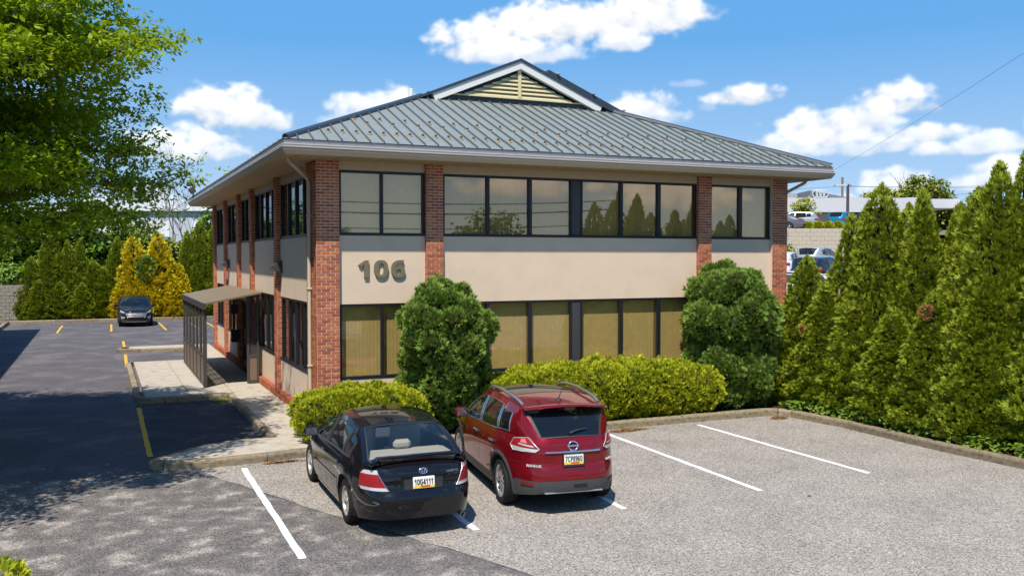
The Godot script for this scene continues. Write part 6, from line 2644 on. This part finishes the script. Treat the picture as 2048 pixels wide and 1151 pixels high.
func suv_body() -> Body:
	var b := Body.new()
	b.t = {
		"nr": 4.0, "nf": 3.4, "half": 0.92,
		"side": [[0.22, 0.87], [0.35, 0.895], [0.55, 0.912], [0.78, 0.922], [0.95, 0.912], [1.08, 0.885], [1.22, 0.835]],
		"rear": [[0.22, 2.19], [0.32, 2.26], [0.45, 2.30], [0.58, 2.31], [0.68, 2.285], [0.76, 2.24], [0.90, 2.235], [1.02, 2.215], [1.22, 2.11]],
		"front": [[0.22, -2.22], [0.35, -2.28], [0.5, -2.31], [0.65, -2.30], [0.80, -2.25], [0.95, -2.13], [1.22, -1.9]],
		"taper": [[-2.3, 0.93], [-1.6, 0.99], [-0.5, 1.0], [1.2, 1.0], [1.8, 0.985], [2.3, 0.955]],
		"sill": [[-2.3, 0.26], [-1.8, 0.24], [1.7, 0.24], [2.1, 0.30], [2.3, 0.34]],
		"belt": [[-2.28, 0.84], [-2.05, 0.92], [-1.6, 1.0], [-1.0, 1.045], [0.0, 1.075], [0.9, 1.115], [1.5, 1.145], [2.05, 1.135]],
		"crown": [[-2.28, 0.01], [-1.95, 0.05], [-1.3, 0.085], [-0.9, 0.09], [1.9, 0.015], [2.2, 0.01]],
		"axle_f": -1.40, "axle_r": 1.305, "arch": 0.415, "hub": 0.355, "tyre_r": 0.355, "tyre_w": 0.235, "floor": 0.26,
		"cowl": -1.02, "deck": 2.10, "roof_f": -0.22, "roof_r": 1.74,
		"roof_x": [[-0.25, 0.645], [0.4, 0.69], [1.2, 0.69], [1.75, 0.665]],
		"roof_y": [[-0.25, 1.545], [0.15, 1.60], [0.6, 1.615], [1.2, 1.59], [1.75, 1.545]],
		"bow_low": [0.22, 0.06], "bow_top": [0.15, 0.10], "roof_crown": 0.05,
	}
	return b


func badge_ring(at: Vector3, rx: float, ry: float, r: float, tilt: float, s: Shape) -> void:
	var path := []
	for k in 25:
		var a := TAU * k / 24.0
		path.append(at + Vector3(cos(a) * rx, sin(a) * ry * cos(tilt), -sin(a) * ry * sin(tilt)))
	s.tube(path, r, 6, false)


func make_sedan(root: Node3D) -> void:
	var b := sedan_body()
	build_car(root, b, "black_paint", [[-0.88, 0.10, 0.05, 0.86, "car_glass"], [0.20, 1.02, 0.05, 0.86, "car_glass"], [1.07, 1.40, 0.06, 0.80, "car_glass_dark"]],
		{"glass": [[0.90, 0.06, 0.95], [0.88, 0.07, 0.93]], "spokes": 7, "rim": "rim_gold", "rim_share": 0.66, "seat_z": -0.15, "cloth": "seat_cloth", "rear_rests": [0.02]})
	var s: Shape
	# parcel shelf
	s = Shape.new()
	s.soft(Vector3(0, 0.965, 1.50), Vector3(1.34, 0.05, 0.62), 0.02)
	obj("parcel_shelf", s, mats.seat_cloth, root)
	# lamps: clear corner, red, clear foot
	for q in [-1.0, 1.0]:
		var lamp := group_part("tail_light", root)
		obj("clear_lens", patch(b, 1, [Vector2(q * 0.632, 0.868), Vector2(q * 0.99, 0.858), Vector2(q * 0.92, 0.905), Vector2(q * 0.66, 0.922)], 0.010), mats.lamp_clear, lamp)
		obj("red_lens", patch(b, 1, [Vector2(q * 0.515, 0.70), Vector2(q * 1.01, 0.69), Vector2(q * 0.99, 0.858), Vector2(q * 0.632, 0.868)], 0.012), mats.lamp_red, lamp)
		obj("clear_lens", patch(b, 1, [Vector2(q * 0.48, 0.655), Vector2(q * 0.96, 0.65), Vector2(q * 1.01, 0.69), Vector2(q * 0.515, 0.70)], 0.010), mats.lamp_clear, lamp)
		s = Shape.new()
		var rim := []
		for c in [[0.48, 0.655], [0.515, 0.70], [0.575, 0.79], [0.632, 0.868], [0.66, 0.922]]:
			rim.append(b.skin(1, q * c[0], c[1], 0.012))
		s.tube(rim, 0.006, 6)
		obj("lens_trim", s, mats.chrome, lamp)
	# boot lid edges, bumper line
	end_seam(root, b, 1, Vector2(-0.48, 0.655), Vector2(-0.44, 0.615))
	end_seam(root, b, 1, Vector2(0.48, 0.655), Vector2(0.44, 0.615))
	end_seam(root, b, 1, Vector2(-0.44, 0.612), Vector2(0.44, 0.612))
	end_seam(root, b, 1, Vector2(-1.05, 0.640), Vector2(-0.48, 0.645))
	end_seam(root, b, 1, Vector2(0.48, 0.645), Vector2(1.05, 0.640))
	# plate recess lip, plate, emblem, model name
	s = Shape.new()
	s.soft(b.skin(1, 0, 0.838, 0.004) + Vector3(0, 0, 0.002), Vector3(0.62, 0.03, 0.035), 0.01)
	obj("lid_garnish", s, mats.black_paint, root)
	obj("plate_recess", patch(b, 1, [Vector2(-0.27, 0.665), Vector2(0.27, 0.665), Vector2(0.29, 0.825), Vector2(-0.29, 0.825)], 0.003), mats.black_plastic, root)
	make_plate(root, b.skin(1, 0, 0.745, 0.02), -0.10, "10G4111", false)
	var em := b.skin(1, 0, 0.893, 0.014)
	s = Shape.new()
	badge_ring(em, 0.058, 0.040, 0.0065, 0.25, s)
	badge_ring(em + Vector3(0, 0, 0.002), 0.020, 0.036, 0.0055, 0.25, s)
	badge_ring(em + Vector3(0, 0.014, 0.0), 0.040, 0.017, 0.0055, 0.25, s)
	obj("emblem", s, mats.chrome, root)
	car_text(root, "model_name", "CAMRY LE", b.skin(1, 0.43, 0.862, 0.012), 0.026, "chrome", 0.006, 1.2, skin_turn(b, 1, 0.43, 0.862))
	# spoiler on the boot lid
	s = Shape.new()
	var rows := []
	for k in 33:
		var u := lerpf(-1.0, 1.0, k / 32.0)
		var rise := 0.105 * (1.0 - smoothstep(0.80, 1.0, absf(u))) - 0.012
		var x := u * 0.70
		var z := 2.10 - 0.05 * u * u
		var y := 0.985 + rise - 0.015 * u * u
		var th := lerpf(0.028, 0.05, smoothstep(0.75, 0.95, absf(u)))
		rows.append([Vector3(x, y - th * 0.5, z - 0.09), Vector3(x, y, z - 0.11), Vector3(x, y + 0.012, z - 0.04), Vector3(x, y + 0.022, z + 0.06), Vector3(x, y + 0.02, z + 0.095), Vector3(x, y + 0.0, z + 0.098), Vector3(x, y - th * 0.5, z + 0.02), Vector3(x, y - th * 0.5, z - 0.09)])
	s.grid_away(rows, Vector3(0, 1.04, 2.09))
	obj("spoiler", s, mats.black_paint, root)
	for x in [-0.62, 0.62]:
		s = Shape.new()
		s.soft(Vector3(x, 1.005, 2.07), Vector3(0.14, 0.09, 0.15), 0.03)
		obj("spoiler_foot", s, mats.black_paint, root)
	s = Shape.new()
	s.soft(Vector3(0, 1.012, 2.08), Vector3(0.42, 0.028, 0.04), 0.01)
	obj("brake_light", s, mats.lamp_red, root)
	# scuffs on the bumper
	for q in [[Vector2(-0.70, 0.50), 0.055, 0.02], [Vector2(-0.36, 0.44), 0.014, 0.012], [Vector2(0.80, 0.33), 0.03, 0.012]]:
		obj("paint_scuff", patch(b, 1, [q[0] + Vector2(-q[1], 0.006), q[0] + Vector2(q[1], -q[2]), q[0] + Vector2(q[1] * 0.8, q[2] * 0.3), q[0] + Vector2(-q[1] * 0.7, q[2])], 0.0015, 5, 3), mats.grey_paint, root)
	# exhaust
	s = Shape.new()
	s.lathe(Vector3(0.56, 0.25, 2.26), [Vector2(0.028, -0.1), Vector2(0.034, -0.1), Vector2(0.036, 0.1), Vector2(0.030, 0.1), Vector2(0.028, -0.08)], 14, Basis(Vector3.RIGHT, PI * 0.5))
	obj("exhaust", s, mats.chrome, root)
	# doors: painted gap shade, handles, side moulding, belt strip
	for q in [-1.0, 1.0]:
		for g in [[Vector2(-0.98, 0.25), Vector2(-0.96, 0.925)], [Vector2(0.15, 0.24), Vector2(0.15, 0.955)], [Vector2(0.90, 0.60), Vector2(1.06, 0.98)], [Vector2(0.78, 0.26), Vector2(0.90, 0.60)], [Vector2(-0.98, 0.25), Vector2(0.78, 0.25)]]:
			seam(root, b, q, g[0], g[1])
		for z in [-0.02, 0.92]:
			s = Shape.new()
			s.soft(b.flank(q, z, 0.83, 0.018), Vector3(0.035, 0.034, 0.20), 0.012)
			obj("door_handle", s, mats.black_paint, root)
		obj("side_moulding", flank_patch(b, q, [Vector2(-0.90, 0.50), Vector2(0.78, 0.53), Vector2(0.78, 0.57), Vector2(-0.90, 0.545)], 0.010), mats.black_paint, root)
		s = Shape.new()
		var path := []
		for k in 15:
			path.append(b.cabin(q, lerpf(-0.9, 1.42, k / 14.0), 0.02, 0.006))
		s.tube(path, 0.011, 6)
		obj("belt_strip", s, mats.chrome_dark, root)
		# fuel door on the near flank
	obj("fuel_door", flank_patch(b, -1.0, [Vector2(1.40, 0.80), Vector2(1.56, 0.80), Vector2(1.56, 0.94), Vector2(1.40, 0.93)], 0.002), mats.black_paint, root)


func make_suv(root: Node3D) -> void:
	var b := suv_body()
	build_car(root, b, "red_paint", [[-0.86, 0.16, 0.05, 0.84, "car_glass"], [0.26, 1.10, 0.05, 0.84, "car_glass_dark"], [1.16, 1.56, 0.07, 0.74, "car_glass_dark"]],
		{"glass": [[0.90, 0.06, 0.95], [0.92, 0.03, 0.88]], "spokes": 10, "rim": "rim_silver", "rim_share": 0.70, "twist": 0.22, "seat_z": -0.15, "lift": 0.1, "rear_glass": "car_glass_dark", "cladding": 0.52, "side_cladding": 0.40, "arch_trim": true, "trim": "chrome"})
	var s: Shape
	# lamps: red body with bright outline, clear foot
	for q in [-1.0, 1.0]:
		var lamp := group_part("tail_light", root)
		obj("red_lens", patch(b, 1, [Vector2(q * 0.52, 0.985), Vector2(q * 1.10, 1.00), Vector2(q * 1.02, 1.10), Vector2(q * 0.70, 1.135)], 0.014, 12, 6), mats.lamp_red, lamp)
		obj("clear_lens", patch(b, 1, [Vector2(q * 0.58, 0.945), Vector2(q * 1.02, 0.935), Vector2(q * 1.10, 1.00), Vector2(q * 0.52, 0.985)], 0.013, 12, 4), mats.lamp_clear, lamp)
		obj("bright_strip", patch(b, 1, [Vector2(q * 0.60, 1.01), Vector2(q * 0.90, 1.03), Vector2(q * 0.90, 1.05), Vector2(q * 0.62, 1.03)], 0.017, 8, 2), mats.lamp_clear, lamp)
		obj("inner_lens", patch(b, 1, [Vector2(q * 0.72, 1.055), Vector2(q * 0.86, 1.06), Vector2(q * 0.84, 1.11), Vector2(q * 0.76, 1.115)], 0.017, 5, 3), mats.lamp_pink, lamp)
		s = Shape.new()
		var rim := []
		for c in [[0.52, 0.985], [0.61, 1.06], [0.70, 1.135], [0.86, 1.12], [1.02, 1.10], [1.10, 1.00], [1.02, 0.935], [0.8, 0.94], [0.58, 0.945], [0.52, 0.985]]:
			rim.append(b.skin(1, q * c[0], c[1], 0.014))
		s.tube(rim, 0.007, 6)
		obj("lens_trim", s, mats.lamp_clear, lamp)
		obj("reflector", patch(b, 1, [Vector2(q * 0.64, 0.46), Vector2(q * 0.88, 0.455), Vector2(q * 0.88, 0.495), Vector2(q * 0.64, 0.49)], 0.014), mats.lamp_red, root)
	# tailgate edges
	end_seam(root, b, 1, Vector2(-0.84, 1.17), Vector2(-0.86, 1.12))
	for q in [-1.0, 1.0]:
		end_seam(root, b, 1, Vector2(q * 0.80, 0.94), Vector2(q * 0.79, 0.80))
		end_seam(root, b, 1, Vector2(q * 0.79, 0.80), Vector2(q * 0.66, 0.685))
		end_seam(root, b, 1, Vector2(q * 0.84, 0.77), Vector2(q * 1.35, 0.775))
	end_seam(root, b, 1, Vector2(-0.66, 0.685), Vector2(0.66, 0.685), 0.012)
	# lower bumper: raised centre section, sill plate, tow slot
	obj("bumper_insert", patch(b, 1, [Vector2(-0.56, 0.36), Vector2(0.56, 0.36), Vector2(0.50, 0.535), Vector2(-0.50, 0.535)], 0.010, 16, 5), mats.grey_plastic, root)
	obj("tow_slot", patch(b, 1, [Vector2(-0.02, 0.435), Vector2(0.20, 0.435), Vector2(0.20, 0.475), Vector2(-0.02, 0.475)], 0.016, 5, 2), mats.underside, root)
	s = Shape.new()
	s.soft(b.skin(1, 0, 0.345, -0.02), Vector3(0.92, 0.022, 0.06), 0.008)
	obj("skid_plate", s, mats.rim_silver, root)
	# handle strip, emblem, plate, names
	s = Shape.new()
	var path := []
	for k in 13:
		path.append(b.skin(1, lerpf(-0.43, 0.43, k / 12.0), 0.945, 0.018))
	s.tube(path, 0.016, 8)
	obj("handle_strip", s, mats.chrome, root)
	obj("plate_recess", patch(b, 1, [Vector2(-0.50, 0.78), Vector2(0.50, 0.78), Vector2(0.42, 0.925), Vector2(-0.42, 0.925)], 0.003), mats.red_paint, root)
	make_plate(root, b.skin(1, 0.0, 0.835, 0.02), -0.06, "7CP8960", true)
	var em := b.skin(1, 0, 1.025, 0.016)
	s = Shape.new()
	badge_ring(em, 0.072, 0.066, 0.012, 0.2, s)
	s.soft(em + Vector3(0, 0, 0.003), Vector3(0.19, 0.026, 0.014), 0.006)
	obj("emblem", s, mats.chrome, root)
	car_text(root, "model_name", "ROGUE", b.skin(1, -0.60, 0.742, 0.016), 0.036, "white_badge", 0.010, 1.45, skin_turn(b, 1, -0.60, 0.742), 700)
	car_text(root, "trim_name", "SL AWD", b.skin(1, 0.62, 0.79, 0.016), 0.030, "white_badge", 0.010, 1.1, skin_turn(b, 1, 0.62, 0.79), 700)
	s = Shape.new()
	s.soft(b.skin(1, 0.02, 0.735, 0.004), Vector3(0.19, 0.035, 0.012), 0.006)
	obj("release_slot", s, mats.underside, root)
	# tailgate spoiler with high brake light, wiper
	s = Shape.new()
	var rows := []
	for k in 21:
		var u := lerpf(-1.0, 1.0, k / 20.0)
		var p := b.screen(1, u, 0.97)
		var q2 := 0.19 * (1.0 - 0.35 * pow(absf(u), 4.0))
		rows.append([p + Vector3(0, 0.0, -0.10), p + Vector3(0, 0.022, 0.0), p + Vector3(0, 0.016, q2), p + Vector3(0, -0.012, q2 + 0.006), p + Vector3(0, -0.03, 0.05)])
	s.grid_away(rows, Vector3(0, 1.50, 1.75))
	obj("tailgate_spoiler", s, mats.red_paint, root)
	s = Shape.new()
	s.tube([b.screen(1, -0.06, 0.06, 0.02), b.screen(1, 0.18, 0.12, 0.03), b.screen(1, 0.52, 0.17, 0.02)], [0.022, 0.014, 0.008], 8)
	obj("rear_wiper", s, mats.black_plastic, root)
	# dark strip beside the rear glass
	for q in [-1.0, 1.0]:
		s = Shape.new()
		strip(func(u, v): return b.screen(1, u, v, 0.002), q * 0.92, q * 0.99, 0.03, 0.88, 2, 8, Vector3(0, 0.3, 0), s)
		obj("glass_finisher", s, mats.black_plastic, root)
	# roof rails, sunroof, aerial
	for q in [-1.0, 1.0]:
		s = Shape.new()
		path = []
		var rad := []
		for k in 17:
			var v := lerpf(0.02, 0.97, k / 16.0)
			var p := b.roof(q * 0.92, v)
			var lift := 0.055 * (1.0 - pow(absf(v * 2.0 - 1.0), 6.0))
			path.append(Vector3(p.x, p.y + lift + 0.004, p.z))
			rad.append(0.026)
		s.tube(path, rad, 8)
		obj("roof_rail", s, mats.rim_silver, root)
	s = Shape.new()
	strip(func(u, v): return b.roof(u, v) + Vector3(0, 0.004, 0), -0.74, 0.74, 0.06, 0.60, 12, 10, Vector3(0, 0.3, 0), s)
	obj("sunroof", s, mats.sunroof, root)
	s = Shape.new()
	strip(func(u, v): return b.roof(u, v) + Vector3(0, 0.007, 0), -0.74, 0.74, 0.315, 0.335, 12, 1, Vector3(0, 0.3, 0), s)
	obj("sunroof_bar", s, mats.underside, root)
	s = Shape.new()
	var ap := b.roof(0.0, 0.88)
	s.lathe(ap, [Vector2(0.05, 0.0), Vector2(0.04, 0.02), Vector2(0.012, 0.035), Vector2(0.0, 0.036)], 12)
	s.tube([ap + Vector3(0, 0.02, 0), ap + Vector3(0.0, 0.17, 0.14)], [0.008, 0.005], 6)
	obj("aerial", s, mats.black_plastic, root)
	# doors
	for q in [-1.0, 1.0]:
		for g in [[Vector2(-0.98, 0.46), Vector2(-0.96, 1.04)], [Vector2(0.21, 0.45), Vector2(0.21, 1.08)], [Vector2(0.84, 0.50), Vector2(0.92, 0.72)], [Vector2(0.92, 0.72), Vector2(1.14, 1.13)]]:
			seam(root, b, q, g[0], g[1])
		for z in [0.06, 0.98]:
			s = Shape.new()
			s.soft(b.flank(q, z, 0.94, 0.02), Vector3(0.04, 0.036, 0.22), 0.014)
			obj("door_handle", s, mats.chrome, root)


# plainer cars for the distance
func make_far_car(root: Node3D, suv: bool, paint_m: String) -> void:
	var b := suv_body() if suv else sedan_body()
	var w := [[-0.86, 0.16, 0.05, 0.84, "car_glass_dark"], [0.26, 1.10, 0.05, 0.84, "car_glass_dark"], [1.16, 1.5, 0.07, 0.74, "car_glass_dark"]] if suv else [[-0.88, 0.10, 0.05, 0.86, "car_glass_dark"], [0.20, 1.02, 0.05, 0.86, "car_glass_dark"]]
	build_car(root, b, paint_m, w, {"glass": [[0.90, 0.06, 0.95], [0.89, 0.06, 0.92]], "spokes": 5, "rim": "rim_silver", "rim_share": 0.66, "seat_z": -0.15, "rear_glass": "car_glass_dark"})
	for q in [-1.0, 1.0]:
		var y := 0.95 if suv else 0.87
		obj("tail_light", patch(b, 1, [Vector2(q * 0.55, y - 0.07), Vector2(q * 0.98, y - 0.07), Vector2(q * 0.96, y + 0.08), Vector2(q * 0.60, y + 0.09)], 0.012), mats.lamp_red, root)
		obj("headlight", patch(b, -1, [Vector2(q * 0.50, y - 0.24), Vector2(q * 0.95, y - 0.2), Vector2(q * 0.95, y - 0.1), Vector2(q * 0.52, y - 0.14)], 0.012), mats.lamp_clear, root)


func make_front_suv(root: Node3D) -> void:
	# a black crossover seen from the front: grille, lamps, bumper
	var b := suv_body()
	build_car(root, b, "night_paint", [[-0.86, 0.16, 0.05, 0.84, "car_glass_dark"], [0.26, 1.10, 0.05, 0.84, "car_glass_dark"], [1.16, 1.56, 0.07, 0.74, "car_glass_dark"]],
		{"glass": [[0.90, 0.06, 0.95], [0.90, 0.06, 0.90]], "spokes": 5, "rim": "rim_silver", "rim_share": 0.68, "seat_z": -0.15, "lift": 0.1, "rear_glass": "car_glass_dark", "cladding": 0.40, "arch_trim": true})
	var s: Shape
	obj("grille", patch(b, -1, [Vector2(-0.46, 0.52), Vector2(0.46, 0.52), Vector2(0.62, 0.80), Vector2(-0.62, 0.80)], 0.006, 14, 6), mats.black_plastic, root)
	for k in 3:
		var y := 0.575 + k * 0.075
		var w := lerpf(0.46, 0.60, (y - 0.52) / 0.28)
		s = Shape.new()
		var path := []
		for q in 13:
			path.append(b.skin(-1, lerpf(-w, w, q / 12.0), y, 0.014))
		s.tube(path, 0.017, 6)
		obj("grille_bar", s, mats.grille_metal, root)
	s = Shape.new()
	var rim := []
	for c in [[-0.46, 0.52], [0.46, 0.52], [0.62, 0.80], [-0.62, 0.80], [-0.46, 0.52]]:
		rim.append(b.skin(-1, c[0], c[1], 0.010))
	s.tube(rim, 0.018, 6)
	obj("grille_frame", s, mats.grille_metal, root)
	s = Shape.new()
	badge_ring(b.skin(-1, 0, 0.68, 0.03), 0.075, 0.042, 0.012, 0.0, s)
	obj("emblem", s, mats.chrome, root)
	for q in [-1.0, 1.0]:
		obj("headlight", patch(b, -1, [Vector2(q * 0.64, 0.77), Vector2(q * 1.06, 0.80), Vector2(q * 1.12, 0.95), Vector2(q * 0.66, 0.83)], 0.012, 10, 4), mats.lamp_clear, root)
		obj("fog_light", patch(b, -1, [Vector2(q * 0.66, 0.49), Vector2(q * 0.98, 0.44), Vector2(q * 1.00, 0.58), Vector2(q * 0.62, 0.565)], 0.010, 8, 3), mats.lamp_clear, root)
	obj("air_intake", patch(b, -1, [Vector2(-0.50, 0.34), Vector2(0.50, 0.34), Vector2(0.56, 0.44), Vector2(-0.56, 0.44)], 0.006, 12, 3), mats.underside, root)
	obj("skid_plate", patch(b, -1, [Vector2(-0.58, 0.275), Vector2(0.58, 0.275), Vector2(0.52, 0.325), Vector2(-0.52, 0.325)], 0.010, 12, 2), mats.rim_silver, root)


func make_vehicles() -> void:
	mat("grille_metal", 0.70, 0.70, 0.71, 0.4, 0.6)
	mat("chrome_dark", 0.16, 0.17, 0.19, 0.2, 0.8)
	mat("lamp_pink", 0.62, 0.16, 0.18, 0.15)
	mat("sunroof", 0.012, 0.013, 0.014, 0.06)
	var c := thing("black_sedan", Vector3(-0.19, LOT + 0.008, 5.49), -0.022, "black sedan with rear spoiler parked facing the building", "car")
	make_sedan(c)
	c = thing("red_suv", Vector3(2.42, LOT + 0.008, 5.52), -0.13, "red crossover with silver roof rails parked beside the black sedan", "car")
	make_suv(c)
	c = thing("parked_suv", Vector3(-2.42, LOT, -37.0), PI, "black crossover parked nose out at the end of the drive", "car")
	make_front_suv(c)
	var lot := [
		[Vector3(21.6, 0, -9.6), 1.9, false, "white_paint", "white sedan nearest the chain-link fence"],
		[Vector3(28.5, 0, -15.6), -1.1, true, "navy_paint", "navy crossover behind the white sedan in the lot"],
		[Vector3(31.2, 0, -21.5), -0.9, true, "white_paint", "white crossover behind the navy one"],
		[Vector3(37.6, 0, -25.5), -1.1, true, "silver_paint", "silver crossover near the stone wall"],
		[Vector3(28.6, 0, -12.2), 2.6, false, "pink_paint", "red sedan half hidden by the conifers"],
		[Vector3(27.0, 0, -18.2), 2.6, false, "grey_paint", "grey sedan beside the brick corner in the lot"],
		[Vector3(34.8, 0, -27.5), 2.4, false, "teal_paint", "teal sedan at the rear of the lot"],
	]
	for q in lot:
		c = thing("lot_car", Vector3(q[0].x, height_at(q[0].x, q[0].z) + 0.055, q[0].z), q[1], q[4], "car", "cars in the lot behind the building")
		make_far_car(c, q[2], q[3])
	var upper := [[Vector3(49.6, 6.02, -43.6), 0.6, false, "grey_paint", "dark grey car on the wall beside the brick corner"], [Vector3(51.3, 6.02, -43.6), 0.9, true, "silver_paint", "silver car on the wall before the dealership"], [Vector3(55.6, 6.02, -42.2), -1.0, true, "teal_paint", "blue crossover on the wall behind the round bushes"]]
	for q in upper:
		c = thing("display_car", q[0], q[1], q[4], "car", "cars on the dealership wall")
		make_far_car(c, q[2], q[3])
	var ul := Shape.new()
	ul.slab(poly([43.6, -44.6, 62.8, -35.9, 140.0, -60.0, 110.0, -140.0, 60.0, -120.0]), 5.6, 6.0)
	struct("dealer_terrace", ul, mats.asphalt_pale)


func make_small_things() -> void:
	var r := RandomNumberGenerator.new()
	r.seed = 808
	# path light in the front bed
	var p := thing("path_light", Vector3(10.6, -0.04, 1.68), 0.0, "small black path light in the bed beside the tall juniper", "garden light")
	var s := Shape.new()
	s.tube([Vector3.ZERO, Vector3(0, 0.2, 0)], 0.012, 8)
	obj("stake", s, mats.black_plastic, p)
	s = Shape.new()
	s.lathe(Vector3(0, 0.2, 0), [Vector2(0.045, 0), Vector2(0.05, 0.08), Vector2(0.075, 0.09), Vector2(0.07, 0.105), Vector2(0.0, 0.12)], 14)
	obj("lamp_head", s, mats.black_plastic, p)
	# drifts of dry leaf litter by the kerb
	var lt := leaf_templates(810, 9, 0.035, 0.012, 0.05)
	for q in [[Vector3(6.35, LOT + 0.02, 2.35), 0.55, 0.14, 260, "brown drift of leaf litter by the front kerb"], [Vector3(10.45, LOT + 0.02, 2.5), 0.25, 0.16, 90, "small litter drift in the kerb corner"], [Vector3(-1.2, LOT + 0.02, 2.42), 0.45, 0.06, 70, "thin line of litter below the island kerb"]]:
		var f := Foliage.new()
		for k in q[3]:
			var a := Vector2(r.randfn() * q[1] * 0.45, r.randfn() * q[2] * 0.6)
			f.put(lt[r.randi() % 8], Transform3D(Basis(Vector3.UP, r.randf() * TAU), q[0] + Vector3(a.x, 0.02 * exp(-a.length_squared() * 8.0), absf(a.y) * 0.8)))
		stuff(tag(obj("leaf_litter", f.mesh(), mats.litter), q[4], "leaf litter"))
	# weeds in the corner of the bay
	var wd := Foliage.new()
	var wt := leaf_templates(812, 8, 0.07, 0.015, 0.05)
	for k in 60:
		wd.put(wt[r.randi() % 8], Transform3D(Basis(Vector3.UP, r.randf() * TAU), Vector3(-1.35 + r.randfn() * 0.1, LOT + 0.03, -5.72 + r.randfn() * 0.1)))
	stuff(tag(obj("weeds", wd.mesh(), mats.ivy_leaf), "weeds in the inner corner of the kerb", "weeds"))
	# a bracket light on the far roof corner
	var fl := thing("roof_floodlight", Vector3(-0.86, 6.02, -18.4), 0.0, "small floodlight on the far gutter corner", "floodlight")
	s = Shape.new()
	s.soft(Vector3(-0.02, 0.30, 0), Vector3(0.22, 0.26, 0.22), 0.03, Basis(Vector3.BACK, 0.6))
	obj("lamp_head", s, mats.bronze_light, fl)
	s = Shape.new()
	s.tube([Vector3(0, -0.02, 0), Vector3(0.03, 0.24, 0)], 0.025, 8)
	obj("bracket", s, mats.bronze_light, fl)
	# a stray stick on the asphalt
	s = Shape.new()
	s.soft(Vector3(6.08, LOT + 0.016, 8.38), Vector3(0.07, 0.012, 0.02), 0.004, Basis(Vector3.UP, 0.1))
	tag(obj("bark_chip", s, mats.twig), "dark bark chip lying on the open asphalt", "debris")
